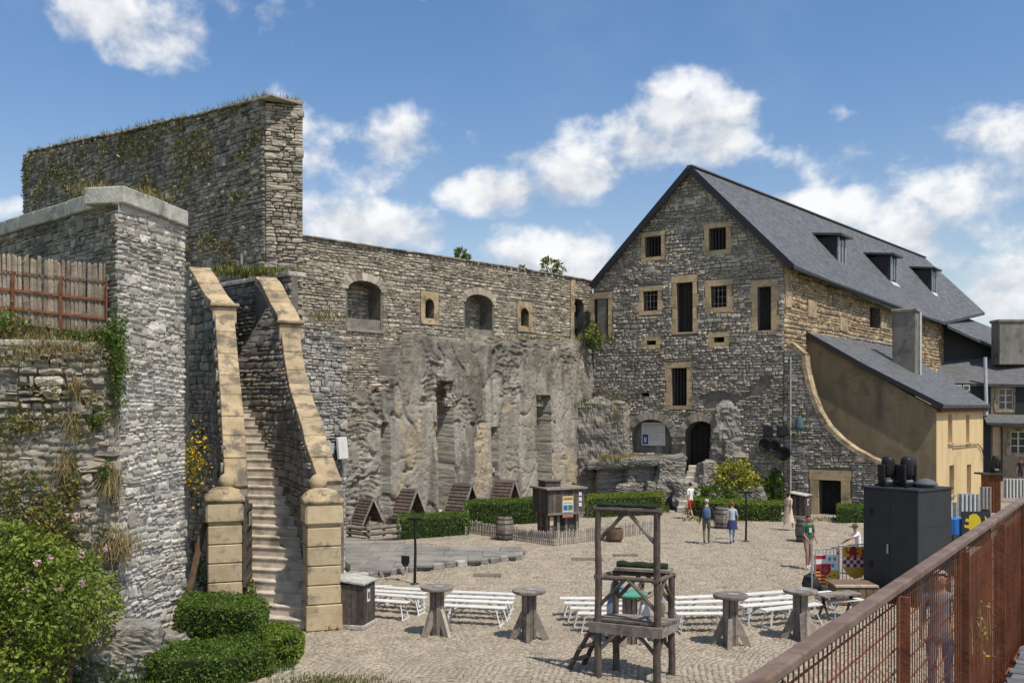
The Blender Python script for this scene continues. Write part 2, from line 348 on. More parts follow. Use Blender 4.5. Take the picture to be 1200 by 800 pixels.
    def build(s, name, parent=None, smooth=False): return link_mesh(name, s.mesh(name, smooth), parent)
def kids(o): return [c for c in o.children]
def copy_tree(o, parent=None):
    c = o.copy(); COL.objects.link(c)
    if parent is not None: c.parent = parent
    for ch in list(o.children): copy_tree(ch, c)
    return c
def dup(root, loc, rz, label=None, scale=None):
    c = copy_tree(root); c.location = loc; c.rotation_euler = (0, 0, rz)
    if scale: c.scale = (scale,)*3
    if label: c['label'] = label
    return c
def move(root, loc, rz, label=None):
    root.location = loc; root.rotation_euler = (0, 0, rz)
    if label: root['label'] = label
    return root
# ------------------------------------------------------------------ places read off the photograph
def G(px, py, z=0.0):                                   # the point of the horizontal plane z that shows at (px, py)
    Y = (EYE-z)*F/(py-HZ); return Vector(((px-CX)/F*Y, Y, z))
def P(px, py, Y): return Vector(((px-CX)/F*Y, Y, EYE+(HZ-py)/F*Y))
class Pl:
    """upright plane from A to B; u metres along, z up, d outwards (towards the courtyard)"""
    def __init__(s, A, B):
        A, B = Vector(A[:2]), Vector(B[:2]); u = (B-A).normalized(); n = Vector((-u.y, u.x))
        if n.dot(-A) < 0: A, B = B, A; u = -u; n = -n
        s.A, s.B, s.u, s.n, s.len = A, B, u, n, (B-A).length
        s.u3 = Vector((u.x, u.y, 0)); s.n3 = Vector((n.x, n.y, 0))
    def pt(s, u, z, d=0.0): return Vector((s.A.x+s.u.x*u+s.n.x*d, s.A.y+s.u.y*u+s.n.y*d, z))
    __call__ = pt
    def px(s, px, py, d=0.0):                           # (u, z) seen at a pixel
        a = (px-CX)/F; o = s.A + s.n*d
        # o + u*t = Y(a,1)
        det = s.u.x*-1 - (-a)*s.u.y
        # u.x t - a Y = -o.x ; u.y t - Y = -o.y
        det = -s.u.x + a*s.u.y
        tt = (o.x*1 - a*o.y)/det; Y = o.y + s.u.y*tt
        return tt, EYE+(HZ-py)/F*Y
    def back(s, off):
        r = Pl.__new__(Pl); r.__dict__.update(s.__dict__); r.A = s.A + s.n*off; r.B = s.B + s.n*off; return r
def scan(poly, z):
    xs = []
    for i in range(len(poly)):
        (u0, z0), (u1, z1) = poly[i], poly[(i+1) % len(poly)]
        if (z0 <= z < z1) or (z1 <= z < z0): xs.append(u0+(u1-u0)*(z-z0)/(z1-z0))
    xs.sort(); return [(xs[i], xs[i+1]) for i in range(0, len(xs)-1, 2)]
def minus(iv, cut):
    for c0, c1 in cut:
        nx = []
        for a, b in iv:
            if c1 <= a or c0 >= b: nx.append((a, b)); continue
            if a < c0: nx.append((a, c0))
            if b > c1: nx.append((c1, b))
        iv = nx
    return iv
def stone_variant(rg, m, i):
    """a roughly dressed stone, 1 x 1 x 1, face towards +Y"""
    out = []; k = .16
    base = [(-.5+k*rg.uniform(.2,1.2), -.5), (.5-k*rg.uniform(.2,1.2), -.5), (.5, -.5+k*rg.uniform(.5,2)), (.5, .5-k*rg.uniform(.5,2)),
            (.5-k*rg.uniform(.2,1.2), .5), (-.5+k*rg.uniform(.2,1.2), .5), (-.5, .5-k*rg.uniform(.5,2)), (-.5, -.5+k*rg.uniform(.5,2))]
    tx, tz = rg.uniform(-.3, .3), rg.uniform(-.28, .22)
    vs_ = [(x, -.6, z) for x, z in base]
    for x, z in base:
        xx, zz = x*rg.uniform(.86, .99), z*rg.uniform(.76, .98)
        vs_.append((xx, max(.25, .75+tx*xx+tz*zz+rg.uniform(-.18, .18)), zz))
    vs_.append((rg.uniform(-.2,.2), .85+rg.uniform(0,.25), rg.uniform(-.15,.15)))
    fs = [(j, 8+j, 8+(j+1) % 8, (j+1) % 8) for j in range(8)] + [(8+j, 16, 8+(j+1) % 8) for j in range(8)]
    return np.array(vs_), fs
VAR = {}
def variants(m, n=12):
    if m.name in VAR: return VAR[m.name]
    rg = random.Random(len(VAR)+5); r = []
    for i in range(n):
        v, f = stone_variant(rg, m, i)
        me = bpy.data.meshes.new('stone'); me.from_pydata(v.tolist(), [], f); me.materials.append(m); me.update()
        r.append((v, f, me))
    VAR[m.name] = r; return r
def np_mesh(name, verts, quads=None, tris=None, mats=(), mi=None):
    """fast mesh from numpy arrays"""
    faces = []; 
    nq = 0 if quads is None else len(quads); nt = 0 if tris is None else len(tris)
    me = bpy.data.meshes.new(name); me.vertices.add(len(verts)); me.vertices.foreach_set('co', np.asarray(verts, dtype=np.float32).ravel())
    li = []; 
    if nq: li.append(np.asarray(quads, dtype=np.int32).ravel())
    if nt: li.append(np.asarray(tris, dtype=np.int32).ravel())
    li = np.concatenate(li); me.loops.add(len(li)); me.loops.foreach_set('vertex_index', li)
    me.polygons.add(nq+nt)
    st = np.concatenate([np.arange(nq)*4, nq*4+np.arange(nt)*3]).astype(np.int32)
    me.polygons.foreach_set('loop_start', st)
    for m in mats: me.materials.append(m)
    if mi is not None: me.polygons.foreach_set('material_index', np.asarray(mi, dtype=np.int32))
    me.update(calc_edges=True); me.validate(); return me
def rubble(parent, S, poly, m, holes=(), h=.15, L=.4, dep=.07, parts=300, seed=1, wob=.05, gap=.012, name='stone', S_n=None, keep=None):
    """coursed rubble laid on the surface S(u,z,d): the largest-looking stones are single objects, the rest one mesh"""
    rg = random.Random(seed); V = variants(m); zs = [p[1] for p in poly]; z = min(zs); zt = max(zs); st = []
    while z < zt:
        hh = h*rg.choice((.55, .8, 1, 1, 1.25, 1.7))*rg.uniform(.85, 1.15); hh = min(hh, zt-z+.02)
        zm = z+hh/2; iv = scan(poly, zm)
        for hl in holes: iv = minus(iv, scan(hl, zm))
        for a, b in iv:
            u = a
            while u < b-.04:
                ll = L*rg.uniform(.35, 1.0)*rg.choice((.7, 1, 1, 1.5)); 
                if b-(u+ll) < L*.3: ll = b-u
                wz = wob*mn.noise((u*.45, zm*.9, seed*3.1))*2
                k = 1
                if hh > h*.85 and ll < L*.6 and rg.random() < .35: k = 2        # two thin stones in one course
                for q in range(k):
                    st.append((u+ll/2, z+hh*(q+.5)/k+wz, max(.03, ll-gap), max(.02, hh/k-gap), dep*rg.uniform(.35, 1.25), rg.randrange(len(V))))
                if rg.random() < .035 and z+hh*2.2 < zt and not any(scan(hl, z+hh*1.6) for hl in holes): st.append((u+ll/2, z+hh+wz, ll*1.25, hh*rg.uniform(1.6, 2.1), dep*1.25, rg.randrange(len(V))))
                u += ll
        z += hh
    if keep: st = [s for s in st if keep(s[0], s[1])]
    # who shows largest
    def show(s):
        p = S(s[0], s[1], 0); return s[2]*s[3]/max(1, p.y)**2 * (1 if abs((p.x/p.y*F)) < 620 else .01) * (1 if -340 < (p.z-EYE)/p.y*F < 500 else .01)
    order = sorted(range(len(st)), key=lambda i: -show(st[i])); single = set(order[:parts])
    vv = []; qq = []; tt = []; base = 0
    for i, (u, zz, l, hh, d, k) in enumerate(st):
        c = S(u, zz, 0.0); e = .05
        ux = (S(u+e, zz, 0)-c)/e; uz = (S(u, zz+e, 0)-c)/e; n = ux.cross(uz); 
        if n.length < 1e-6: continue
        n.normalize()
        if n.dot(S(u, zz, .1)-c) < 0: n = -n
        rot = rg.uniform(-.06, .06); ux, uz = ux*math.cos(rot)+uz*math.sin(rot), uz*math.cos(rot)-ux*math.sin(rot)
        if i in single:
            mt = Matrix(((ux.x*l, n.x*d, uz.x*hh, c.x), (ux.y*l, n.y*d, uz.y*hh, c.y), (ux.z*l, n.z*d, uz.z*hh, c.z), (0, 0, 0, 1)))
            o = bpy.data.objects.new(name, V[k][2]); COL.objects.link(o); o.parent = parent
            o.matrix_parent_inverse = Matrix.Translation(-Vector(parent.location)) @ mt
        else:
            A = np.array([[ux.x*l, n.x*d, uz.x*hh], [ux.y*l, n.y*d, uz.y*hh], [ux.z*l, n.z*d, uz.z*hh]])
            vv.append(V[k][0] @ A.T + np.array(c))
            qq += [tuple(x+base for x in f) for f in V[k][1][:8]]; tt += [tuple(x+base for x in f) for f in V[k][1][8:]]; base += 17
    if vv:
        me = np_mesh('stone_facing', np.concatenate(vv), qq, tt, (m,))
        o = link_mesh('stone_facing', me, parent); o['kind'] = 'stuff'
    return st
def slab(S, outer, holes, thick, m, name, parent=None, front=0.0):
    """a wall with real openings: front and back faces with holes and the reveals between"""
    mb = MB(); loops = [outer]+[list(h) for h in holes]
    pts = [p for l in loops for p in l]
    tri = tessellate_polygon([[Vector((u, z, 0)) for u, z in l] for l in loops])
    f = [S(u, z, front) for u, z in pts]; b = [S(u, z, front-thick) for u, z in pts]; n = len(pts)
    mb.add(f+b, [tuple(t) for t in tri] + [(t[2]+n, t[1]+n, t[0]+n) for t in tri], m)
    k = 0
    for l in loops:
        q = len(l)
        for i in range(q):
            i0, i1 = k+i, k+(i+1) % q
            mb.add([f[i0], f[i1], b[i1], b[i0]], [(0, 1, 2, 3)], m)
        k += q
    o = mb.build(name, parent)
    bm = bmesh.new(); bm.from_mesh(o.data); bmesh.ops.remove_doubles(bm, verts=bm.verts, dist=1e-4); bmesh.ops.recalc_face_normals(bm, faces=bm.faces); bm.to_mesh(o.data); bm.free()
    return o
def rect(u0, z0, u1, z1): return [(u0, z0), (u1, z0), (u1, z1), (u0, z1)]
def pxrect(S, x0, y0, x1, y1, grow=0):                  # rectangle of the plane seen between two pixels (as upright rectangle)
    a = S.px(x0, (y0+y1)/2); b = S.px(x1, (y0+y1)/2); um = (a[0]+b[0])/2
    xm = (x0+x1)/2; zt = S.px(xm, y0)[1]; zb = S.px(xm, y1)[1]
    u0, u1 = sorted((a[0], b[0])); return (u0-grow, zb-grow, u1+grow, zt+grow)
def arch(u0, z0, u1, z1, rise, n=10):                   # z1 = crown
    pts = [(u0, z0), (u1, z0)]
    for i in range(n+1):
        an = math.pi*i/n; pts.append(((u0+u1)/2+(u1-u0)/2*math.cos(an), z1-rise+rise*math.sin(an)))
    return pts
def bedded(u, z, step, seed):
    """broken horizontal bedding: ledges of uneven depth"""
    b = z/step+1.3*mn.noise(Vector((u*.7, z*.7, seed)))+.5*mn.noise(Vector((u*2.3, z*1.5, seed+4))); k = math.floor(b); f = b-k
    a = .5+.5*mn.noise(Vector((k*5.3, u*1.3, seed))); return a*(1-f**3)*.9+.25*mn.noise(Vector((u*4, z*4, seed)))
# ------------------------------------------------------------------ foliage
def leaf_np(pts, size, rg, flatness=0.0, long=1.5):
    n = len(pts); d = rg.normal(size=(n, 3)); d /= np.linalg.norm(d, axis=1)[:, None]
    e = rg.normal(size=(n, 3)); e -= (e*d).sum(1)[:, None]*d; e /= np.linalg.norm(e, axis=1)[:, None]
    s = size*rg.uniform(.6, 1.4, n)[:, None]
    c = np.cross(d, e)
    v = np.stack([pts-d*s*long*.5, pts+e*s*.42+c*s*.12, pts+d*s*long*.5, pts-e*s*.42+c*s*.12], 1).reshape(-1, 3)
    q = np.arange(n*4).reshape(-1, 4); return v, q
def leaves(name, pts, size, mats, seed=1, parent=None, pick=None, long=1.5):
    rg = np.random.default_rng(seed); pts = np.asarray(pts, dtype=float); v, q = leaf_np(pts, size, rg, long=long)
    mi = None
    if len(mats) > 1: mi = rg.choice(len(mats), len(pts), p=pick)
    return link_mesh(name, np_mesh(name, v, q, None, mats, mi), parent)
def blades(name, pts, height, mats, seed=1, parent=None, lean=.5, width=.02, pick=None, dirs=None):
    """grass: bent two-piece blades"""
    rg = np.random.default_rng(seed); pts = np.asarray(pts, dtype=float); n = len(pts)
    a = rg.uniform(0, 2*np.pi, n); h = height*rg.uniform(.45, 1.3, n)
    out = np.stack([np.cos(a), np.sin(a), np.zeros(n)], 1)*(lean*rg.uniform(.2, 1.2, n)*h)[:, None]
    up = np.zeros((n, 3)); up[:, 2] = h
    if dirs is not None: up = np.asarray(dirs)*h[:, None]
    wv_ = np.stack([-np.sin(a), np.cos(a), np.zeros(n)], 1)*width*rg.uniform(.6, 1.3, n)[:, None]
    p1 = pts+up*.6+out*.35; p2 = pts+up+out
    v = np.stack([pts-wv_, pts+wv_, p1+wv_*.7, p1-wv_*.7, p2], 1).reshape(-1, 3); b = np.arange(n)[:, None]*5
    q = b+np.array([[0, 1, 2, 3]]); t_ = b+np.array([[3, 2, 4]])
    mi = None
    if len(mats) > 1:
        k = rg.choice(len(mats), n, p=pick); mi = np.concatenate([k, k])
    return link_mesh(name, np_mesh(name, v, q, t_, mats, mi), parent)
def blob_pts(c, r, n, rg, shell=.55, lump=.35, seed=0):
    """points in a lumpy ellipsoid, thicker near its skin"""
    d = rg.normal(size=(n, 3)); d /= np.linalg.norm(d, axis=1)[:, None]
    k = np.array([1+lump*(mn.noise((x*1.9+seed, y*1.9, z*1.9))+.5*mn.noise((x*4.5+seed, y*4.5, z*4.5))) for x, y, z in d])
    rad = (shell+(1-shell)*rg.random(n)**.6)*k
    return np.asarray(c)+d*rad[:, None]*np.asarray(r)
def hedge(label, ring, z0, z1, leaf, m, n, seed, group=None, cat='hedge', lump=.05, round_=.12):
    """clipped hedge over a ground outline"""
    rg = np.random.default_rng(seed); c = sum((Vector(p[:2]) for p in ring), Vector((0, 0)))/len(ring)
    root = thing('hedge', label, cat, (c.x, c.y, z0), group)
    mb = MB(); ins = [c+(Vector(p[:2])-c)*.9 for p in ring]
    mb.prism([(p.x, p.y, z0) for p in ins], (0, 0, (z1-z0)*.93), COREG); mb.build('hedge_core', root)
    # points: top and sides
    tri = tessellate_polygon([[Vector((p[0], p[1], 0)) for p in ring]]); ar = []
    for t_ in tri:
        a, b, d = [Vector(ring[i][:2]) for i in t_]; ar.append(abs((b-a).cross(d-a))/2)
    per = [(Vector(ring[(i+1) % len(ring)][:2])-Vector(ring[i][:2])).length*(z1-z0) for i in range(len(ring))]
    tot = sum(ar)+sum(per); P_ = []
    for t_, s in zip(tri, ar):
        k = int(n*s/tot); r = rg.random((k, 2)); f = r.sum(1) > 1; r[f] = 1-r[f]
        a, b, d = [np.array(ring[i][:2]) for i in t_]; xy = a+(b-a)*r[:, :1]+(d-a)*r[:, 1:]
        P_.append(np.column_stack([xy, np.full(k, z1)+rg.normal(0, .02, k)]))
    for i, s in enumerate(per):
        k = int(n*s/tot); r = rg.random((k, 2)); a, b = np.array(ring[i][:2]), np.array(ring[(i+1) % len(ring)][:2])
        P_.append(np.column_stack([a+(b-a)*r[:, :1]+rg.normal(0, .015, (k, 2)), z0+(z1-z0)*r[:, 1]]))
    P_ = np.concatenate(P_); ctr = np.array([c.x, c.y])
    for i in range(len(P_)):                                            # uneven clipping, rounded shoulders
        x, y, z = P_[i]; d = lump*(mn.noise((x*2.2, y*2.2, z*2.2+seed))+.6*mn.noise((x*6, y*6, z*6)))
        f = max(0, (z-(z1-round_))/round_)**2*round_*.5
        v = np.array([x, y])-ctr; l = np.linalg.norm(v)+1e-6
        P_[i, :2] += v/l*(d*1.5-f); P_[i, 2] += d if z > z0+.2 else 0
    leaves('leaves', P_, leaf, (m,), seed, root); return root
def bush(name, label, cat, blobs, leaf, mats, n, seed, pick=None, group=None, base=None, trunk=None, core=True, long=1.5, part='leaves', core_k=.72):
    rg = np.random.default_rng(seed); tot = sum(b[1][0]*b[1][1]*b[1][2] for b in blobs)**1
    b0 = base if base is not None else Vector((blobs[0][0][0], blobs[0][0][1], 0))
    root = thing(name, label, cat, b0, group); P_ = []
    for i, (c, r) in enumerate(blobs):
        P_.append(blob_pts(c, r, max(40, int(n*(r[0]*r[1]*r[2])/tot)), rg, seed=seed+i*3.3))
    leaves(part, np.concatenate(P_), leaf, mats, seed, root, pick, long)
    if trunk:
        mb = MB()
        for i, (c, r) in enumerate(blobs):
            q = Vector(c); mid = (Vector(b0)+q)/2+Vector((.1*math.sin(i*2.1), .1*math.cos(i*1.7), .1)); mb.tube([b0, mid, q], [trunk, trunk*.7, trunk*.35], WOODB, 6)
        mb.build('stems', root)
    return root
# ------------------------------------------------------------------ rocks
def rock_mesh(size, seed, res=30, strata=(.35, .2, .9), step=.12, amp=.22, sq=.6):
    """a block of slate: bedding steps across a tilted axis, broken faces"""
    bm = bmesh.new(); bmesh.ops.create_cube(bm, size=2); bmesh.ops.subdivide_edges(bm, edges=bm.edges[:], cuts=res-1, use_grid_fill=True)
    ax = Vector(strata).normalized(); S3 = Vector(size)/2
    for v in bm.verts:
        p = v.co.copy(); s = p.normalized()*1.15; p = p*sq+s*(1-sq)
        q = Vector((p.x*S3.x, p.y*S3.y, p.z*S3.z)); off = Vector((seed*7.7, seed*3.1, 0))
        b = q.dot(ax)/step+2.2*mn.noise(q*.9+off)+.8*mn.noise(q*3.1+off); saw = (b-math.floor(b))*(.35+.65*abs(mn.noise(Vector((math.floor(b)*3.7, seed, q.x*.8)))*2))
        d = amp*(.9*mn.noise(q*.9+off)+.45*mn.noise(q*2.3+off)+.3*mn.noise(q*5+off)+.18*mn.noise(q*11+off))+.085*(saw-.4)
        nrm = Vector((p.x/S3.x, p.y/S3.y, p.z/S3.z)).normalized(); v.co = q+nrm*d
    me = bpy.data.meshes.new('rock'); bm.to_mesh(me); bm.free(); me.materials.append(ROCK); return me
def rock(name, label, loc, size, seed, rz=0, parent=None, strata=(.35, .2, .9), tilt=(0, 0), **k):
    o = link_mesh(name, rock_mesh(size, seed, strata=strata, **k), parent)
    o.location = Vector(loc) if parent is None else Vector(loc); o.rotation_euler = (tilt[0], tilt[1], rz)
    o['kind'] = 'structure'
    if label: o['label'] = label
    return o
# ================================================================== GROUND AND COURTYARD
rg = random.Random(11); nrg = np.random.default_rng(11)
mb = MB(); mb.face([(-1500, -200, -.12), (1500, -200, -.12), (1500, 3000, -.12), (-1500, 3000, -.12)], LAWN); kindof(mb.build('ground'), 'structure')
mb = MB(); mb.prism([(-12, 8, -.10), (30, 8, -.10), (48, 80, -.10), (0, 62, -.10), (-22, 44, -.10), (-22, 24, -.10)], (0, 0, .085), JOINT)
court = kindof(mb.build('courtyard'), 'structure')
def uz_in(poly, p):
    c = False; n = len(poly)
    for i in range(n):
        x0, y0 = poly[i]; x1, y1 = poly[(i+1) % n]
        if (y0 > p[1]) != (y1 > p[1]) and p[0] < (x1-x0)*(p[1]-y0)/(y1-y0)+x0: c = not c
    return c
def ground_poly(pts): return [tuple(G(*p)[:2]) for p in pts]
slab_px = [(396, 634), (470, 640), (540, 648), (576, 644), (613, 648), (606, 655), (560, 661), (520, 665), (488, 668.5), (430, 677), (396, 682)]
slab_poly = ground_poly(slab_px)
bed_poly = [tuple(G(*p)[:2]) for p in ((300, 742), (352, 768), (345, 783), (240, 815), (100, 830), (100, 742))]
def setts():
    """fan-laid setts: the nearest in view are single stones, the rest one mesh"""
    out = []; y = 15.6; row = 0; wd = .135; dy = .105
    while y < 52:
        big = 1.0 if y < 34 else 1.0
        x0 = max(-9.5, -.50*y); x1 = min(20+.3*y, .56*y+1.5)
        n = int((x1-x0)/wd); xs = x0+(np.arange(n)+.5*(row % 2))*wd + nrg.normal(0, .012, n)
        ph = np.abs(np.sin(np.pi*(xs+.35*math.sin(y*.6))/1.5)); ys = y+.42*ph+nrg.normal(0, .012, n)
        out.append(np.column_stack([xs, ys, np.cos(np.pi*(xs+.35*math.sin(y*.6))/1.5)*np.sign(np.sin(np.pi*(xs+.35*math.sin(y*.6))/1.5)+1e-9)*.6])); y += dy; row += 1
    a = np.concatenate(out)
    keep = np.array([not (uz_in(slab_poly, p) or uz_in(bed_poly, p)) for p in a[:, :2]]); a = a[keep]
    n = len(a); lx = wd*nrg.uniform(.76, .97, n)/2; ly = dy*nrg.uniform(.72, .96, n)/2; top = nrg.uniform(-.008, .008, n)
    ang = np.arctan(a[:, 2])*.55+nrg.normal(0, .07, n)
    o8 = np.array([(-1,-1),(1,-1),(1,1),(-1,1)]); ins = .84
    c, s = np.cos(ang), np.sin(ang)
    def ring(k, z, jit):
        r = []
        for ox, oy in o8:
            x = lx*ox*k+nrg.normal(0, jit, n); y_ = ly*oy*k+nrg.normal(0, jit, n)
            r.append(np.column_stack([a[:, 0]+x*c-y_*s, a[:, 1]+x*s+y_*c, z]))
        return np.stack(r, 1)
    lo = ring(1, np.full(n, -.03), .006); hi = ring(ins, top*.5+.002+nrg.uniform(0, .004, n), .007)
    tilt = nrg.normal(0, .0045, (n, 4)); hi[:, :, 2] += tilt
    V = np.concatenate([lo, hi], 1)
    q8 = np.array([(0,1,5,4),(1,2,6,5),(2,3,7,6),(3,0,4,7),(4,5,6,7)])
    px = CX+F*a[:, 0]/a[:, 1]; py = HZ+F*EYE/a[:, 1]
    vis = (px > 440) & (px < 905) & (py < 799)
    score = np.where(vis, a[:, 1], 1e9); near = np.argsort(score)[:300]; m = np.ones(n, bool); m[near] = False
    V2 = V[m]; k = len(V2); q = (np.arange(k)[:, None, None]*8+q8[None]).reshape(-1, 4)
    o = link_mesh('paving_stones', np_mesh('paving_stones', V2.reshape(-1, 3), q, None, (SETT,)), court); kindof(o, 'stuff')
    for i in near:
        me = bpy.data.meshes.new('paving_stone'); ctr = np.array([a[i, 0], a[i, 1], 0]); me.from_pydata((V[i]-ctr).tolist(), [], q8.tolist()); me.materials.append(SETT)
        ob = bpy.data.objects.new('paving_stone', me); COL.objects.link(ob); ob.location = ctr; ob.parent = court
setts()
DRN = M('drain_iron', (.13,.105,.08), (.19,.155,.12), rnd=.1)
def drain(px, py, wd, label):
    c = G(px, py); r = thing('drain_cover', label, 'drain cover', c, 'cast drain covers in the paving')
    mb = MB(); mb.box((c.x, c.y, .006), (wd, .5, .03), DRN, bev=.006); mb.build('frame', r)
    for i in range(7):
        mb = MB(); mb.box((c.x-wd*.42+wd*.14*i, c.y, .022), (wd*.06, .42, .008), DRN); mb.build('bar', r)
drain(688, 655, 1.1, 'dark drain cover in the paving nearest the picket fence corner')
drain(733, 650.5, .9, 'dark drain cover in the paving farthest from the slate platform')
drain(571, 674, .9, 'mossy drain cover in the paving in front of the slate platform')
# ---- slate platform of big flags with a rough edge
cen = sum((Vector(p) for p in slab_poly), Vector((0, 0)))/len(slab_poly)
plat = thing('slate_platform', 'low grey slate platform with a ragged stone edge beside the stone stair', 'platform', (cen.x, cen.y, 0))
mb = MB(); mb.prism([(x, y, -.05) for x, y in [tuple(cen+(Vector(p)-cen)*.985) for p in slab_poly]], (0, 0, .19), SLAB); mb.build('bed', plat)
def flags(poly, z, wd, parent, rg, m, name='flagstone', th=.05):
    ys = [p[1] for p in poly]; y = min(ys); k = 0
    while y < max(ys):
        hh = wd*rg.uniform(.55, .9); 
        for a, b in scan(poly, y+hh/2):
            x = a
            while x < b-.1:
                l = min(wd*rg.uniform(.7, 1.5), b-x); 
                if b-x-l < .35: l = b-x
                mb = MB(); g = .012; zz = rg.uniform(0, .012); j = lambda: rg.uniform(-.02, .02)
                p = [(x+g+j()*.3, y+g+j()), (x+l-g, y+g+j()), (x+l-g, y+hh-g+j()*.3), (x+g, y+hh-g)]
                mb.prism([(u, v, z) for u, v in p], (0, 0, th+zz), m); mb.build(name, parent); x += l; k += 1
        y += hh
    return k
flags(slab_poly, .135, 1.3, plat, rg, SLAB)
for i in range(4, len(slab_poly)):                                     # ragged kerb stones of the edge facing the yard
    a, b = Vector(slab_poly[i]), Vector(slab_poly[(i+1) % len(slab_poly)])
    if i == len(slab_poly)-1: break
    L_ = (b-a).length; n = max(1, int(L_/.38))
    for j in range(n):
        c = a.lerp(b, (j+.5)/n); d = (b-a).normalized()
        mb = MB(); mb.box((c.x, c.y, .085), (L_/n*.93, rg.uniform(.2, .36), rg.uniform(.17, .24)), COPE if rg.random() < .3 else SLAB, rz=math.atan2(d.y, d.x)+rg.uniform(-.12, .12), bev=.035); mb.build('edge_stone', plat)

# ================================================================== CURTAIN WALL
CW = Pl((4.55, 55.6), (-9.02, 40.8)); 
def cw(px, py, d=0): return CW.px(px, py, d)
uL = CW.len; 
top = [cw(px, py) for px, py in ((352, 277), (420, 287), (480, 296), (540, 305), (600, 314), (660, 324), (694, 330))]
top.sort(key=lambda p: -p[0])
curtain = thing('castle_wall', 'high grey curtain wall with arched openings between the ruined tower and barn', 'castle wall', (CW.A.x, CW.A.y, 0))
uM = top[0][0]; u0_ = top[-1][0]
outer = [(u0_, -.1), (uM, -.1)] + top
def cwr(x0, y0, x1, y1): return pxrect(CW, x0, y0, x1, y1)
holes = []; arches = []
for r_ in ((407, 329, 446, 386), (545, 345, 577, 397)):
    u0, z0, u1, z1 = cwr(*r_); hl = arch(u0, z0, u1, z1, (z1-z0)*.2); holes.append(hl); arches.append((u0, z0, u1, z1))
small = []
for r_ in ((497.5, 350, 508, 373), (609.5, 361, 619, 382)):
    u0, z0, u1, z1 = cwr(*r_); hl = arch(u0, z0, u1, z1, (u1-u0)*.5); holes.append(hl); small.append((u0, z0, u1, z1))
u0, z0, u1, z1 = cwr(672, 350, 684, 402); holes.append(arch(u0, z0, u1, z1, .3)); farhole = (u0, z0, u1, z1)
def slots():
    r = []
    for (x0, x1, y0, y1, dp) in ((503, 526, 447, 640, 2.0), (620, 639, 463, 640, 2.0), (569, 574.5, 500, 640, .7), (440, 447, 494, 640, .5), (412, 416, 560, 600, .3)):
        u0, z1 = cw(x1, y0, .6); u1, _ = cw(x0, y0, .6); z0 = cw(x1, y1, .6)[1]; r.append((min(u0, u1), max(u0, u1), z0, z1, dp))
    return r
SLOT = slots()
slab(CW, outer, holes+[rect(q_[0]-.03, .02, q_[1]+.03, q_[3]+.03) for q_ in SLOT[:2]], 1.1, MO, 'wall_core', curtain)
no_stone = [h for h in holes]
for (u0, z0, u1, z1) in arches: no_stone.append(arch(u0-.12, z0-.1, u1+.12, z1+.42, (z1-z0)*.3))
for (u0, z0, u1, z1) in small: no_stone.append(rect(u0-.32, z0-.34, u1+.32, z1+.42))
ur = cw(670, 350)[0]; no_stone.append(rect(ur-.16, 8, ur+.16, 14))
# back of the openings
mb = MB()
for (u0, z0, u1, z1) in arches: mb.hexa([CW(u0-.2, z0-.2, -.95), CW(u1+.2, z0-.2, -.95), CW(u1+.2, z0-.2, -1.0), CW(u0-.2, z0-.2, -1.0), CW(u0-.2, z1+.3, -.95), CW(u1+.2, z1+.3, -.95), CW(u1+.2, z1+.3, -1.0), CW(u0-.2, z1+.3, -1.0)], MO)
for (u0, z0, u1, z1) in small+[farhole]: mb.hexa([CW(u0-.2, z0-.2, -.5), CW(u1+.2, z0-.2, -.5), CW(u1+.2, z0-.2, -.55), CW(u0-.2, z0-.2, -.55), CW(u0-.2, z1+.3, -.5), CW(u1+.2, z1+.3, -.5), CW(u1+.2, z1+.3, -.55), CW(u0-.2, z1+.3, -.55)], VOID)
mb.build('blocked_opening', curtain)
rubble(curtain, CW, [(u0_, 5.6), (uM, 5.6)]+top, ST_CUR, no_stone, h=.115, L=.44, dep=.07, seed=2)
for (u0, z0, u1, z1) in arches:                                         # voussoirs, sill and the rough infill seen inside
    n = 11; cu = (u0+u1)/2; rs = (z1-z0)*.2; rw = (u1-u0)/2
    for i in range(n):
        a0, a1 = math.pi*(i+.04)/n, math.pi*(i+.96)/n; q = []
        for an, k in ((a0, 0), (a1, 0), (a1, 1), (a0, 1)):
            e = .36*k; q.append(CW(cu+(rw+e)*math.cos(an), z1-rs+(rs+e)*math.sin(an), -.1))
        mb = MB(); mb.prism(q, CW.n3*(.15+rg.uniform(0, .03)), ST_CUR); mb.build('voussoir', curtain)
    mb = MB(); mb.prism([CW(u0-.1, z0-.12, -.3), CW(u1+.1, z0-.12, -.3), CW(u1+.1, z0-.01, -.3), CW(u0-.1, z0-.01, -.3)], CW.n3*.42, ST_CUR); mb.build('sill', curtain)
    rubble(curtain, lambda u, z, d: CW(u, z, d-.94), rect(u0-.1, z0, u1+.1, z1), ST_CUR, (), h=.15, L=.4, dep=.1, parts=0, seed=int(u0*7))
    mb = MB(); mb.box(CW((u0+u1)/2-.2, z0+.22, -.6), ((u1-u0)*.7, .7, .5), MO, rz=math.atan2(CW.u.y, CW.u.x), bev=.1); mb.build('loose_masonry', curtain)
    mb = MB(); mb.box(CW(u1-.3, z0+.55, -.9), (.35, .16, .45), VOID, rz=math.atan2(CW.u.y, CW.u.x)); mb.build('putlog_hole', curtain)
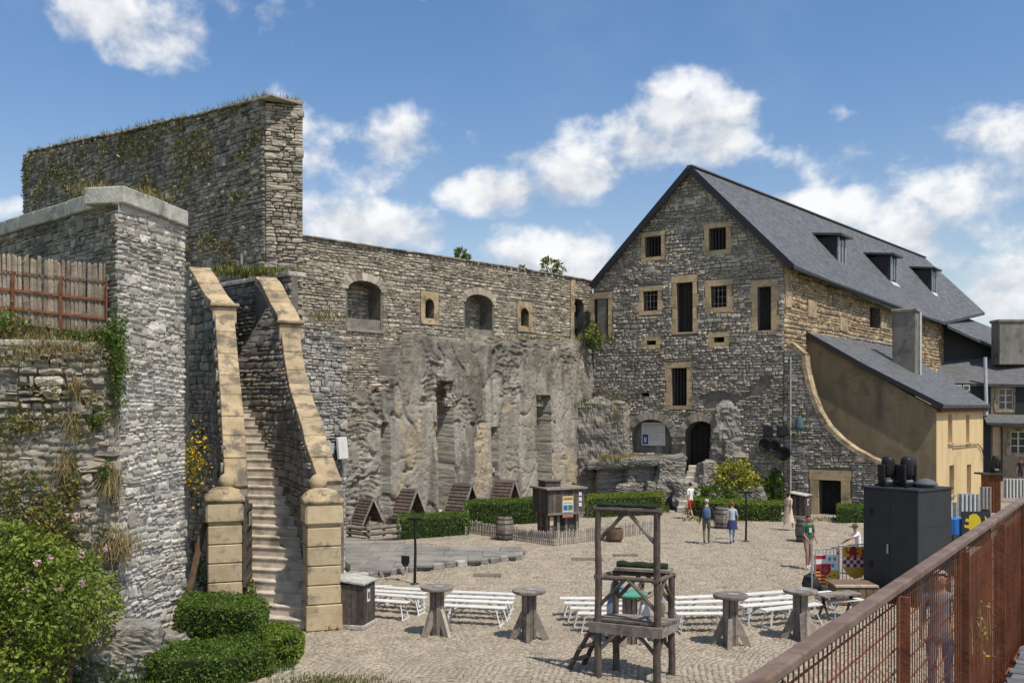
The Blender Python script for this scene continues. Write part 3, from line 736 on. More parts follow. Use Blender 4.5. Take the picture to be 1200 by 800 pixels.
def surround(parent, S, u0, z0, u1, z1, wj, wl, ws, m, proud=.05, deep=.3, archtop=False, name='surround'):
    """dressed stones round an opening: jambs of two or three blocks, lintel, sill"""
    def blk(nm, a, b, c, d): 
        mb = MB(); g = .006; j = rg.uniform(-.008, .012)
        q = [S(a+g, b+g, -deep), S(c-g, b+g, -deep), S(c-g, d-g, -deep), S(a+g, d-g, -deep)]
        mb.prism(q, S.n3*(deep+proud+j), m); mb.build(nm, parent)
    n = max(1, round((z1-z0)/.7))
    for (a, b) in ((u0-wj, u0), (u1, u1+wj)):
        for i in range(n):
            e = .07 if (i % 2 == 0) else -.02
            blk('jamb_stone', a-(e if a < u0 else 0), z0+(z1-z0)*i/n, b+(e if b > u1 else 0), z0+(z1-z0)*(i+1)/n)
    if ws: blk('sill', u0-wj, z0-ws, u1+wj, z0)
    if not archtop: blk('lintel', u0-wj-.03, z1, u1+wj+.03, z1+wl)
    else:
        q = [(u1, z1-(u1-u0)/2), (u1+wj, z1-(u1-u0)/2), (u1+wj, z1+wl), (u0-wj, z1+wl), (u0-wj, z1-(u1-u0)/2), (u0, z1-(u1-u0)/2)]
        hl = arch(u0, z1-(u1-u0)/2, u1, z1, (u1-u0)/2)[2:]
        poly = q[:5]+[q[5]]+list(reversed(hl))[1:-1]
        tri = tessellate_polygon([[Vector((a, b, 0)) for a, b in poly]]); mb = MB(); k = len(poly)
        f = [S(a, b, proud) for a, b in poly]; bk = [S(a, b, -deep) for a, b in poly]
        mb.add(f+bk, [tuple(x) for x in tri]+[(i, (i+1) % k, k+(i+1) % k, k+i) for i in range(k)], m); mb.build('arched_head', parent)
for (u0, z0, u1, z1) in small:
    zz = z1-(u1-u0)/2
    for (a, b) in ((u0-.29, u0), (u1, u1+.29)):
        mb = MB(); mb.prism([CW(a, z0, -.3), CW(b, z0, -.3), CW(b, zz, -.3), CW(a, zz, -.3)], CW.n3*.36, OCH); mb.build('jamb_stone', curtain)
    mb = MB(); mb.prism([CW(u0-.29, z0-.3, -.3), CW(u1+.29, z0-.3, -.3), CW(u1+.29, z0-.006, -.3), CW(u0-.29, z0-.006, -.3)], CW.n3*.39, OCH); mb.build('sill', curtain)
    hl = list(reversed(arch(u0, zz, u1, z1, (u1-u0)/2)[2:]))
    poly = [(u1+.29, zz), (u1+.29, z1+.36), (u0-.29, z1+.36), (u0-.29, zz)]+hl
    tri = tessellate_polygon([[Vector((a, b, 0)) for a, b in poly]]); k = len(poly); mb = MB()
    mb.add([CW(a, b, .055) for a, b in poly]+[CW(a, b, -.3) for a, b in poly], [tuple(x) for x in tri]+[(i, (i+1) % k, k+(i+1) % k, k+i) for i in range(k)], OCH); mb.build('arched_head', curtain)
zq = 8.6
while zq < top[-1][1]-.35:                                              # quoins beside the far opening
    hq = rg.uniform(.35, .55); mb = MB(); e = rg.choice((.0, .1)); mb.prism([CW(ur-.15-e, zq, -.2), CW(ur+.15, zq, -.2), CW(ur+.15, zq+hq-.012, -.2), CW(ur-.15-e, zq+hq-.012, -.2)], CW.n3*.27, OCH if rg.random() < .6 else ST_CUR); mb.build('quoin', curtain); zq += hq
n = 46
for i in range(n):                                                      # flat slates bedded on the wall head
    k = i/n*(len(top)-1); j = int(k); a, b = top[j], top[j+1]; f = k-j; u = a[0]+(b[0]-a[0])*f; z = a[1]+(b[1]-a[1])*f
    mb = MB(); mb.box(CW(u, z+.03, -.45+rg.uniform(-.03, .03)), (uM/n*.97, 1.2, rg.uniform(.05, .09)), ST_TOW, rz=math.atan2(CW.u.y, CW.u.x), bev=.015); mb.build('capping_slate', curtain)
# ---- the roughcast wall at its foot, with upright slots
uR = cw(398, 500, .6)[0]; edge_px = [(405, 452), (418, 470), (430, 458), (450, 462), (462, 445), (452, 428), (462, 408), (480, 396), (510, 396), (540, 402), (570, 398), (600, 402), (640, 402), (675, 404), (700, 410)]
edge = sorted([cw(x, y, .5) for x, y in edge_px])
def edge_z(u):
    if u <= edge[0][0]: return edge[0][1]
    for (a, za), (b, zb) in zip(edge, edge[1:]):
        if u <= b: return za+(zb-za)*(u-a)/(b-a)
    return edge[-1][1]
us = list(np.linspace(-2.2, uR, 330)); zs_ = list(np.linspace(-.1, 9.4, 150))
for (s0, s1, sz0, sz1, dp) in SLOT: us += [s0-.006, s0+.006, s1-.006, s1+.006]; zs_ += [sz1-.006, sz1+.006]
us = sorted(us); zs_ = sorted(zs_); NU, NZ = len(us)-1, len(zs_)-1; V_ = []; MK_ = []
for z in zs_:
    for u in us:
        zt = edge_z(u)+.55*mn.noise(Vector((u*.8, 3, 8)))+.3*mn.noise(Vector((u*2.4, 3, 8)))+.12*mn.noise(Vector((u*6, 3, 8)))
        p = Vector((u, z*.8, 3.3)); d = 1.05+.20*(1-min(1, z/9))+.07*mn.noise(p*.45)+.028*mn.noise(p*1.6)+.028*mn.noise(p*4.2)+.028*mn.noise(p*10)+.018*mn.noise(p*21)
        if u > SLOT[3][1]: d -= .16
        if SLOT[0][1] < u < SLOT[3][0]: d += .05
        if SLOT[2][1] < u < SLOT[0][0]: d -= .14
        if u < SLOT[1][0]: d -= .10
        mk = mn.noise(Vector((u*.42, z*.42, 61)))+.45*mn.noise(Vector((u*1.4, z*1.4, 9)))+.55*max(0, (z-(zt-1.5))/1.5)+.30*max(0, (1.9-z)/1.9)+(.35 if u > SLOT[3][1] else 0)
        cr = max(0, min(1, (mk-.33)/.16)); d += cr*(.26*bedded(u, z, .21, 3)-.16)
        crack = abs(mn.noise(Vector((u*.7+9, z*.3, 7.7)))); d -= .15*max(0, 1-crack/.03); c2_ = abs(mn.noise(Vector((u*1.6+3, z*.55, 2.2)))); d -= .06*max(0, 1-c2_/.025)*(1 if mk > -.15 else 0); c3_ = abs(mn.noise(Vector((u*.5, z*1.6+5, 6.1)))); d -= .07*max(0, 1-c3_/.02)
        if mn.noise(Vector((u*1.9, z*1.9, 21.0))) > .62: d -= .25
        MK_.append((mk, z-zt, u))
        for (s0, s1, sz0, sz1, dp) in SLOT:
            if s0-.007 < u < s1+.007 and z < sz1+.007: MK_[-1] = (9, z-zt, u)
            if s0 < u < s1 and z < sz1: d -= dp+.05*mn.noise(Vector((u*3, z*3, 1)))
        if z > zt: d = -.04 if z > zt+.12 else d*.55
        V_.append(CW(u, z, max(.05 if d > -.3 else -.96, d) if z <= zt else d))
q = [(j*(NU+1)+i, j*(NU+1)+i+1, (j+1)*(NU+1)+i+1, (j+1)*(NU+1)+i) for j in range(NZ) for i in range(NU)]
MI_ = []
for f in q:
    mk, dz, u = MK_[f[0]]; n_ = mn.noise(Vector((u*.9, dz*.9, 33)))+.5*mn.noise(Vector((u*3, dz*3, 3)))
    if mk == 9: MI_.append(3); continue  # bare rock inside the slots, picked dark to paint in their shade
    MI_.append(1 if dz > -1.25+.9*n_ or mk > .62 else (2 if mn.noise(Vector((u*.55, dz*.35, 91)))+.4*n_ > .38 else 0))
castw = thing('roughcast_wall', 'rough plastered lower wall with tall upright slots below the arched curtain wall', 'wall', tuple(CW(8, 0, .8)))
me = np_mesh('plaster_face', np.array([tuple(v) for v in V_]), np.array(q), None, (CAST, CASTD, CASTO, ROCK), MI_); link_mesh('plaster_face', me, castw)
for (s0, s1, sz0, sz1, dp) in SLOT[:2]:                                 # lintel stones and the bare masonry above the slots
    rubble(castw, lambda u, z, d: CW(u, z, d+.66), rect(s0-.25, sz1-.02, s1+.3, sz1+.62), ST_CUR, (), h=.14, L=.4, dep=.12, parts=40, seed=int(s0*9))
    rubble(castw, lambda u, z, d: CW(u, z, d+.68), rect(s1+.05, sz1-1.6, s1+.32, sz1), ST_CUR, (), h=.16, L=.28, dep=.12, parts=20, seed=int(s0*5))
rubble(castw, lambda u, z, d: CW(u, z, d+.8), [cw(405, 470, .8), cw(430, 478, .8), cw(442, 520, .8), cw(440, 600, .8), cw(405, 612, .8)], ST_CUR, (), h=.16, L=.42, dep=.16, parts=120, seed=77, keep=lambda u, z: mn.noise(Vector((u*1.2, z*.9, 5))) > -.05)
rubble(castw, lambda u, z, d: CW(u, z, d+.82), [cw(534, 560, .8), cw(600, 545, .8), cw(612, 600, .8), cw(534, 612, .8)], ST_CUR, (), h=.16, L=.38, dep=.14, parts=80, seed=78, keep=lambda u, z: mn.noise(Vector((u*1.1, z*1.1, 1))) > .12)
rubble(castw, lambda u, z, d: CW(u, z, d+.74), [cw(425, 455, .7), cw(470, 420, .7), cw(690, 425, .7), cw(690, 480, .7), cw(560, 470, .7), cw(430, 490, .7)], ST_CUR, (), h=.15, L=.42, dep=.13, parts=200, seed=79, keep=lambda u, z: mn.noise(Vector((u*.8, z*1.0, 14))) > .2)
# ---- the blue-grey wall between stair and roughcast
uB0, uB1 = cw(406, 500, 1.25)[0], cw(340, 500, 1.25)[0]; zB = [cw(x, y, 1.25) for x, y in ((406, 398), (388, 392), (370, 376), (352, 366), (340, 360))]
blue = thing('blue_stone_wall', 'blue-grey stone wall section beside the stair carrying a white floodlight', 'wall', tuple(CW((uB0+uB1)/2, 0, 1.2)))
mb = MB(); ring = [CW(uB0, -.05, 1.2), CW(uB1, -.05, 1.2)] + [CW(u, z, 1.2) for u, z in reversed(zB)]; mb.prism(ring, CW.n3*-1.1, MO); mb.build('wall_core', blue)
rubble(blue, lambda u, z, d: CW(u, z, d+1.2), [(uB0, 0), (uB1, 0)]+[p for p in reversed(zB)], ST_BLU, (), h=.15, L=.38, dep=.11, seed=5)
EB = Pl(CW(uB0, 0, 1.25), CW(uB0, 0, .2))

# ================================================================== RUINED TOWER
K = P(311, 478, 37.0); TE_end = P(355, 478, 37.4); TD = Vector((-.73, .683, 0)).normalized()
TL = Pl((K.x, K.y), (K.x+TD.x*24.5, K.y+TD.y*24.5)); TEp = Pl((K.x, K.y), (TE_end.x, TE_end.y))
tower = thing('ruined_tower', 'tall ruined tower wall overgrown with weeds, highest masonry beside the sky', 'tower', (K.x, K.y, 0))
tt = [TL.px(x, y) for x, y in ((310.9, 119), (275, 127), (235, 137), (190, 147), (150, 156), (110, 164), (70, 173), (28, 182))]
tt.sort(); tt = [(u, z+.12*mn.noise(Vector((u*1.3, 0, 0)))) for u, z in tt]
zt_c = (HZ-118)/F*37+EYE; et = sorted([TEp.px(x, y) for x, y in ((311, 119), (333, 118), (355, 117))])
# solid body
uK = TL.px(311, 300)[0]; uF = TL.px(28, 300)[0]; ua, ub = min(uK, uF), max(uK, uF); thk = (TE_end-K).length*.97
bodyring = [TL(u, -.1, -.03) for u in (ua, ub)] + [TL(u, z-.05, -.03) for u, z in reversed(tt)]
mb = MB(); mb.prism(bodyring, TEp.u3*(TEp.u3.dot(Vector((1, 0, 0)))/abs(TEp.u3.x))*thk, MO); mb.build('wall_core', tower)
rubble(tower, TL, [(ua, 8), (ub, 8)]+list(reversed(tt)), ST_TOW, (), h=.14, L=.5, dep=.12, seed=6)
eu0, eu1 = min(et[0][0], et[-1][0]), max(et[0][0], et[-1][0])
rubble(tower, TEp, [(eu0, 5), (eu1, 5)]+list(reversed(et)), ST_CUR, (), h=.12, L=.5, dep=.11, parts=300, seed=7)
for i in range(40):
    k = i/40*(len(tt)-1); j = int(k); f = k-j; u = tt[j][0]+(tt[j+1][0]-tt[j][0])*f; z = tt[j][1]+(tt[j+1][1]-tt[j][1])*f
    mb = MB(); mb.box(Vector(TL(u, z+.02, 0))+Vector((.62, 0, 0)), (.62, 1.3, rg.uniform(.05, .1)), ST_TOW, rz=math.atan2(TL.u.y, TL.u.x)+rg.uniform(-.05, .05), bev=.02); mb.build('capping_slate', tower)

# ================================================================== STONE PIER, TERRACE, RETAINING WALL
Bp = P(139, 478, 19.3); Cp = P(215.5, 478, 21.8); PD = Vector((-.73, .683, 0)).normalized()
PLf = Pl((Bp.x, Bp.y), (Bp.x+PD.x*9, Bp.y+PD.y*9)); PRt = Pl((Bp.x, Bp.y), (Cp.x, Cp.y)); ztp = (HZ-238)/F*19.3+EYE
pier = thing('stone_bastion', 'pale grey stone bastion with flat coping stones standing over the picket fence', 'bastion', (Bp.x, Bp.y, 0))
mb = MB(); far = PD*9
mb.hexa([(Bp.x, Bp.y, -.1), (Cp.x, Cp.y, -.1), (Cp.x+far.x, Cp.y+far.y, -.1), (Bp.x+far.x, Bp.y+far.y, -.1), (Bp.x, Bp.y, ztp), (Cp.x, Cp.y, ztp), (Cp.x+far.x, Cp.y+far.y, ztp+.2), (Bp.x+far.x, Bp.y+far.y, ztp+.2)], MO_PIER); mb.build('wall_core', pier)
a0, a1 = PRt.px(139, 400)[0], PRt.px(215.5, 400)[0]
rubble(pier, PRt, rect(min(a0, a1)-.02, -.1, max(a0, a1)+.02, ztp), ST_PIER, (), h=.105, L=.36, dep=.06, parts=300, seed=8, gap=.024, wob=.14)
b0, b1 = PLf.px(139, 300)[0], PLf.px(-60, 300)[0]
rubble(pier, PLf, rect(min(b0, b1), 6.6, max(b0, b1), ztp+.05), ST_TOW, (), h=.095, L=.42, dep=.07, parts=300, seed=9)
def coping(p, q, n, out, h, wd, m, parent, name='coping_stone', zc=None):
    p, q = Vector(p), Vector(q)
    for i in range(n):
        a, b = p.lerp(q, i/n), p.lerp(q, (i+.985)/n); mb = MB(); z = rg.uniform(-.012, .012)
        ring = [a+out*.13, b+out*.13, b-out*wd, a-out*wd]; mb.prism([(v.x, v.y, v.z+z) for v in ring], (0, 0, h), m); 
        o = mb.build(name, parent); bv = o.modifiers.new('bevel', 'BEVEL'); bv.width = .03; bv.segments = 2
coping((Bp.x, Bp.y, ztp), (Cp.x, Cp.y, ztp), 3, PRt.n3, .36, .8, COPE, pier)
coping((Bp.x+PD.x*.42, Bp.y+PD.y*.42, ztp-.01), (Bp.x+far.x, Bp.y+far.y, ztp+.2), 9, PLf.n3, .34, .8, COPE, pier)
# retaining wall below the fence
LA = P(-90, 478, 18.2); LW = Pl((LA.x, LA.y), (Bp.x, Bp.y)); zl = (HZ-398)/F*19.0+EYE
ret = thing('retaining_wall', 'rough weedy retaining wall below the picket fence behind the flowering shrub', 'retaining wall', (LA.x, LA.y, 0))
l0, l1 = sorted((LW.px(-90, 478)[0], LW.px(140, 478)[0]))
mb = MB(); mb.prism([LW(l0, -.1), LW(l1, -.1), LW(l1, zl-.04), LW(l0, zl-.04)], LW.n3*-.9, MO); mb.build('wall_core', ret)
us2 = np.linspace(l0, l1+.02, 110); zs2 = np.linspace(-.1, zl-.15, 190); vv = []
for z in zs2:
    for u in us2:
        mk = mn.noise(Vector((u*.5, z*.45, 71)))+.4*mn.noise(Vector((u*1.7, z*1.7, 5)))
        d = .05+.16*mn.noise(Vector((u*.7, z*.6, 2)))+.17*bedded(u, z, .16, 12)+.05*mn.noise(Vector((u*5, z*5, 2)))+.03*mn.noise(Vector((u*11, z*11, 2)))+.25*max(0, 1-z/2.2)
        k = min(1, (l1-u if (LW(l1, 0)-Bp).length < (LW(l0, 0)-Bp).length else u-l0)/.35); vv.append(LW(u, z, d*max(.15, k)))
a_, b_ = len(us2), len(zs2)
crag = link_mesh('crag_face', np_mesh('crag_face', np.array([tuple(p) for p in vv]), np.array([(j*a_+i, j*a_+i+1, (j+1)*a_+i+1, (j+1)*a_+i) for j in range(b_-1) for i in range(a_-1)]), None, (CRAG,)), ret)
Sret = lambda u, z, d: LW(u, z, d+.10*mn.noise(Vector((u*.8, z*.8, 2)))+.05*mn.noise(Vector((u*2.2, z*2.2, 6)))+.03)
rubble(ret, Sret, rect(l0, -.05, l1+.02, zl-.18), ST_LOW, (), h=.11, L=.40, dep=.17, parts=300, seed=10, gap=.012, wob=.16, keep=lambda u, z: mn.noise(Vector((u*.55, z*.5, 44)))+.4*mn.noise(Vector((u*1.8, z*1.8, 5))) > (.02 if z < zl-1.4 else -.25))
coping(LW(l0, zl-.16, 0), LW(l1, zl-.16, 0), 5, LW.n3, .13, .6, COPE, ret, 'ledge_stone')
# terrace earth behind it
mb = MB(); gx = 24; gy = 10; pts = []
for j in range(gy+1):
    for i in range(gx+1):
        a = LW(l0+(l1-l0)*i/gx, zl-.05, 0) - LW.n3*(.15+j*.28); rise = .42*min(1, j/4)*(.75+.5*mn.noise(Vector((i*.35, j*.4, 3)))); pts.append((a.x, a.y, zl-.03+rise))
mb.add(pts, [(j*(gx+1)+i, j*(gx+1)+i+1, (j+1)*(gx+1)+i+1, (j+1)*(gx+1)+i) for j in range(gy) for i in range(gx)], EARTH); kindof(mb.build('terrace_earth'), 'structure')
# picket fence of chestnut pales on rusty rails
FA = P(-70, 478, 18.6); FB = P(127, 478, 19.62); fence = thing('picket_fence', 'tall pale picket fence with rusty rails on the terrace above the retaining wall', 'fence', (FA.x, FA.y, zl+.2))
FP = Pl((FA.x, FA.y), (FB.x, FB.y)); fl = FP.len; ts = []
uu0, uu1 = sorted((FP.px(-70, 478)[0], FP.px(127, 478)[0])); sgn = 1 if FP.px(127, 478)[0] > FP.px(-70, 478)[0] else -1
n = 42
for i in range(n):
    px_ = 127-i*197/n*1.0; u = FP.px(px_, 478)[0]; Yp = FP(u, 0).y
    zt = EYE+(HZ-(311-(127-px_)*.108))/F*Yp + rg.uniform(-.05, .05); zb = EYE+(HZ-(386-(127-px_)*.11))/F*Yp-.1; mb = MB(); lean = rg.uniform(-.035, .035); tw = rg.uniform(-.2, .2)
    p, q_ = Vector(FP(u+lean*.3, zb, 0)), Vector(FP(u+lean, zt, 0)); wd = rg.uniform(.06, .085)
    mid = p.lerp(q_, .5)+FP.u3*rg.uniform(-.015, .015)
    mb.tube([p, mid, q_-Vector((0, 0, .05)), q_], [wd*.55, wd*.55, wd*.5, wd*.3], WOODF, 6); mb.build('pale', fence)
for k, (ya, yb) in enumerate(((316, 330), (337, 352.5), (358, 374))):
    p, q_ = P(-70, ya-6, FP(FP.px(-70, 478)[0], 0).y), P(127, yb, FP(FP.px(127, 478)[0], 0).y)
    mb = MB(); mb.beam(p+FP.n3*.06, q_+FP.n3*.06, .025, .05 if k else .015, RUSTB); mb.build('rail', fence)
for px_ in (-40, 16, 72, 126):
    u = FP.px(px_, 478)[0]; Yp = FP(u, 0).y; z0, z1 = EYE+(HZ-388)/F*Yp-.2, EYE+(HZ-(330-(127-px_)*.1))/F*Yp
    mb = MB(); mb.beam(FP(u, z0, .1), FP(u, z1, .1), .045, .045, RUSTB); mb.build('post', fence)
rock('rock_outcrop', 'smooth grey rock foot below the flowering shrub', (-8.2, 18.5, .25), (2.6, 1.2, 1.5), 3, rz=.2, strata=(.5, .2, .8))
rock('rock_outcrop', 'grey rock foot at the corner of the pale bastion', (-7.35, 20.2, .1), (.8, 1.8, .9), 4, rz=.1, strata=(.5, .2, .8))
# ================================================================== STONE STAIR WITH SCROLLED PARAPETS
SD = Vector((-.34, .94, 0)).normalized(); SN = Vector((SD.y, -SD.x, 0))          # SN points right
LC = lambda s: Vector((-6.85, 23.35, 0))+SD*s                                   # centre lines of the two parapets
RC = lambda s: Vector((-4.62, 22.95, 0))+SD*s
LC0, RC0 = LC, RC
def lerp_tab(tab):
    def f(s):
        if s <= tab[0][0]: return tab[0][1]
        for (a, za), (b, zb) in zip(tab, tab[1:]):
            if s <= b: return za+(zb-za)*(s-a)/(b-a)
        return tab[-1][1]
    return f
def smooth_tab(t):
    g = lerp_tab(t); return lambda s: (g(s-.3)+g(s-.15)+g(s)+g(s+.15)+g(s+.3))/5
zL = smooth_tab([(0, 3.1), (.8, 4.2), (1.8, 5.2), (3, 6.05), (4.2, 6.9), (5.2, 7.7), (5.9, 8.3), (6.1, 8.5), (6.6, 8.65), (7.2, 9.0), (7.7, 9.55), (8.0, 9.85), (8.4, 9.9), (14, 9.9)])
zR = smooth_tab([(0, 3.3), (.8, 4.15), (1.7, 4.75), (3, 5.25), (4.3, 5.75), (5.3, 6.3), (6.1, 6.95), (6.7, 7.6), (7.1, 8.1), (7.6, 8.4), (8.2, 8.8), (8.7, 9.4), (9.1, 9.65), (10.5, 9.7)])
stair = thing('stone_stair', 'long stone stair climbing between two scrolled ochre parapets', 'staircase', tuple(LC(0).lerp(RC(0), .5)))
def Lp(s): return LC(s)+SN*.22
def Rp(s):
    a = RC0(s)-SN*.30
    if s > 2.3: k = min(1, (s-2.3)/5.2); b = Lp(s)+SN*.42; a = a.lerp(b, k**.9)
    return a
NS = 22; RIS = .238; TR = .335; s0 = -.55
for i in range(NS):
    a = s0+i*TR; z = RIS*(i+1); wd0 = rg.uniform(-.008, .008); sd_ = a+TR*2.2
    ex = .10 if i < 3 else 0
    l0_, r0_, l1_, r1_ = Lp(a)-SN*.02, Rp(a)+SN*.03, Lp(sd_)-SN*.02, Rp(a+TR*.6 if i > 8 else sd_)+SN*.03
    if i > 8: r1_ = Rp(a)+SN*.03+SD*TR*2.2
    mb = MB(); sag = .012*math.sin(i*1.7)
    ring = [l0_, l0_.lerp(r0_, .5)+SD*.02, r0_, r1_, l1_]
    nose = [(v.x, v.y, z-.05) for v in ring]; nose[0] = tuple(Vector(nose[0])-SD*.03); nose[1] = tuple(Vector(nose[1])-SD*.03); nose[2] = tuple(Vector(nose[2])-SD*.03)
    mb.prism([(v.x, v.y, z-.55 if z > .6 else -.05) for v in ring], (0, 0, z-.05-(z-.55 if z > .6 else -.05)), STEP)
    mb.prism(nose, (0, 0, .05+wd0), STEP); o = mb.build('step', stair); bv = o.modifiers.new('bevel', 'BEVEL'); bv.width = .012; bv.segments = 2
# parapet bodies
def scroll(s, a, k): return -SN*(k*max(0, min(1, (s-a)/1.9))**1.5)
LC = lambda s: LC0(s)+scroll(s, 6.1, .65)
RC = lambda s: RC0(s)+scroll(s, 7.1, .5)+SN*(.24*max(0, 1-s/1.3)**1.5 if s >= 0 else .24)
def parapet_body(C, zf, smax, half, m, nm):
    mb = MB(); n = 40; rows = []
    for i in range(n+1):
        s = smax*i/n; c = C(s); a, b = c-SN*half, c+SN*half; z = zf(s)-.12
        rows.append([(a.x, a.y, -.1), (b.x, b.y, -.1), (b.x, b.y, z), (a.x, a.y, z)])
    vv = [p for r in rows for p in r]; fs = [(0, 1, 2, 3), tuple(n*4+k for k in (3, 2, 1, 0))]
    for i in range(n):
        for k in range(4): fs.append((i*4+k, i*4+(k+1) % 4, (i+1)*4+(k+1) % 4, (i+1)*4+k))
    mb.add(vv, fs, m); return mb.build(nm, stair)
parapet_body(LC, zL, 14, .27, MO, 'parapet_core'); parapet_body(RC, zR, 10.4, .27, MO, 'parapet_core')
SWl = lambda u, z, d: LC(u)-SN*(.27+d)+Vector((0, 0, z))
SWr = lambda u, z, d: RC(u)+SN*(.27+d)+Vector((0, 0, z))
prof = lambda zf, smax: [(0, 0), (smax, 0)]+[(smax*i/30, zf(smax*i/30)-.1) for i in range(30, -1, -1)]
rubble(stair, SWl, prof(zL, 13), ST_STAIR, (), h=.15, L=.42, dep=.08, parts=220, seed=20)
rubble(stair, SWr, prof(zR, 10), ST_BLU, (), h=.15, L=.42, dep=.06, parts=60, seed=21)
# inner wall between the steps and the foot of the right parapet cap
zst = lambda s: max(0, RIS*((s-s0)/TR))
def Sin(u, z, d):
    zb, zt = zst(u)-.25, zR(u)-.1; f = (z-zb)/max(.1, zt-zb); a = Rp(u).lerp(RC(u)-SN*.27, max(0, min(1, f))); return Vector((a.x, a.y, z))-SN*d
nn = 40; mb = MB(); vv = []
for i in range(nn+1):
    u = 8.2*i/nn
    for k in range(7):
        zb, zt = zst(u)-.25, zR(u)-.1; vv.append(Sin(u, zb+(zt-zb)*k/6, 0))
mb.add(vv, [(i*7+k, i*7+k+1, i*7+8+k, i*7+7+k) for i in range(nn) for k in range(6)], MO); mb.build('inner_wall', stair)
rubble(stair, Sin, [(8.1*i/20, zst(8.1*i/20)-.2) for i in range(21)]+[(8.1*i/20, zR(8.1*i/20)-.14) for i in range(20, -1, -1)], ST_STAIR, (), h=.14, L=.42, dep=.06, parts=150, seed=22)
# ochre cap stones
def caps(C, zf, cuts, half, m):
    for i, (a, b) in enumerate(zip(cuts, cuts[1:])):
        mb = MB(); k = 5; lo = []; hi = []; g = .012*(b-a)
        for j in range(k+1):
            s = a+g+(b-a-2*g)*j/k; c = C(s); ds = .02; dz = (zf(s+ds)-zf(s-ds))/(2*ds); nrm = (Vector((0, 0, 1))-SD*dz).normalized()
            top = Vector((c.x, c.y, zf(s)+.05)); hf = half+rg.uniform(-.006, .006)
            lo.append((top-nrm*.26-SN*hf, top-nrm*.26+SN*hf)); hi.append((top-SN*(hf-.03)+nrm*rg.uniform(0, .01), top+SN*(hf-.03)))
        vv = []; 
        for j in range(k+1): vv += [lo[j][0], lo[j][1], hi[j][1], hi[j][0]]
        fs = [(0, 1, 2, 3), tuple(k*4+q for q in (3, 2, 1, 0))]
        for j in range(k):
            for q in range(4): fs.append((j*4+q, j*4+(q+1) % 4, j*4+4+(q+1) % 4, j*4+4+q))
        mb.add(vv, fs, m); o = mb.build('cap_stone', stair); bv = o.modifiers.new('bevel', 'BEVEL'); bv.width = .015; bv.segments = 1
caps(LC, zL, [.1, .65, 1.15, 1.65, 2.4, 3.2, 4.1, 5.0, 5.75], .31, OCH)
caps(LC, zL, [5.95, 6.55, 7.0, 7.45, 7.85, 8.6], .37, OCH)
caps(RC, zR, [.1, .7, 1.4, 2.2, 3.1, 4.0, 4.7, 5.4, 6.1, 6.75], .31, OCH)
caps(RC, zR, [6.95, 7.5, 8.0, 8.45, 8.85, 9.6], .37, OCH)
for C, zf, s in ((LC, zL, 5.85), (RC, zR, 6.85)):                          # moulded block under each scroll
    c = C(s); rz = math.atan2(SD.y, SD.x)
    mb = MB(); mb.box((c.x, c.y, zf(s)-.12), (.34, .7, .5), PALE, rz=rz, bev=.02); mb.build('scroll_block', stair)
    mb = MB(); mb.box((c.x, c.y, zf(s)+.19), (.5, .86, .10), OCH, rz=rz, bev=.03); mb.build('scroll_moulding', stair)
# end wall closing the top of the stair
e0 = P(349, 478, 31.8); WB = Pl((e0.x, e0.y), (e0.x-.73*9, e0.y+.683*9)); wu = [WB.px(342, 400)[0], WB.px(222, 400)[0]]
zt_ = EYE+(HZ-324)/F*32.2
endw = thing('stair_end_wall', 'dark stone wall closing the stair head with grass on its coping', 'wall', (e0.x, e0.y, 0))
mb = MB(); mb.prism([WB(min(wu), -.1), WB(max(wu), -.1), WB(max(wu), zt_), WB(min(wu), zt_)], WB.n3*-.25, MO); mb.build('wall_core', endw)
rubble(endw, WB, rect(min(wu), 0, max(wu), zt_), ST_STAIR, (), h=.15, L=.42, dep=.08, parts=200, seed=23)
coping(WB(min(wu), zt_), WB(max(wu), zt_), 5, WB.n3, .16, .6, COPE, endw)
# gate piers with pyramids and balls
def gate_pier(label, c, base_z, hgt=2.55):
    r = thing('gate_pier', label, 'gate pier', (c.x, c.y, 0), 'ball-topped gate piers of the stair'); rz = math.atan2(SD.y, SD.x); z = base_z
    for i, hh in enumerate((.62, .46, .46, .46, .46)):
        wd = .80 if i else .86; mb = MB(); mb.box((c.x, c.y, z+hh/2), (wd, wd, hh-.018), PALE, rz=rz, bev=.02); mb.build('stone_block', r); z += hh
    mb = MB(); mb.box((c.x, c.y, z+.03), (.76, .76, .06), OCH, rz=rz); mb.build('neck', r); z += .06
    mb = MB(); mb.box((c.x, c.y, z+.25), (.9, .9, .5), PALE, rz=rz, bev=.05); mb.build('cap_block', r); z += .5
    mb = MB(); q = lambda k, zz: [(c.x+(SD*a+SN*b).x*k, c.y+(SD*a+SN*b).y*k, zz) for a, b in ((-1,-1),(-1,1),(1,1),(1,-1))]
    lv = [(.47, z), (.46, z+.1), (.37, z+.2), (.26, z+.3), (.15, z+.34)]; vv = [p for k, zz in lv for p in q(k, zz)]; fs = [(i*4+k, i*4+(k+1) % 4, i*4+4+(k+1) % 4, i*4+4+k) for i in range(4) for k in range(4)]+[(16, 17, 18, 19), (3, 2, 1, 0)]
    mb.add(vv, fs, OCH)
    for a in range(8):
        an = a*math.pi/4+.4; mb.lathe([(.02, -.05), (.08, -.03), (.1, .03), (.05, .09), (.01, .1)], OCH, (c.x+.3*math.cos(an), c.y+.3*math.sin(an), z+.19), 7)
    mb.build('carved_cap', r, True)
    return r, z+.34
pl, zt1 = gate_pier('ball-topped stone gate pier beside the wooden gate', LC(-.15)-SN*.30, 0); pr, zt2 = gate_pier('ball-topped stone gate pier beside the wooden litter bin', RC0(-.2)-SN*.06, 0)
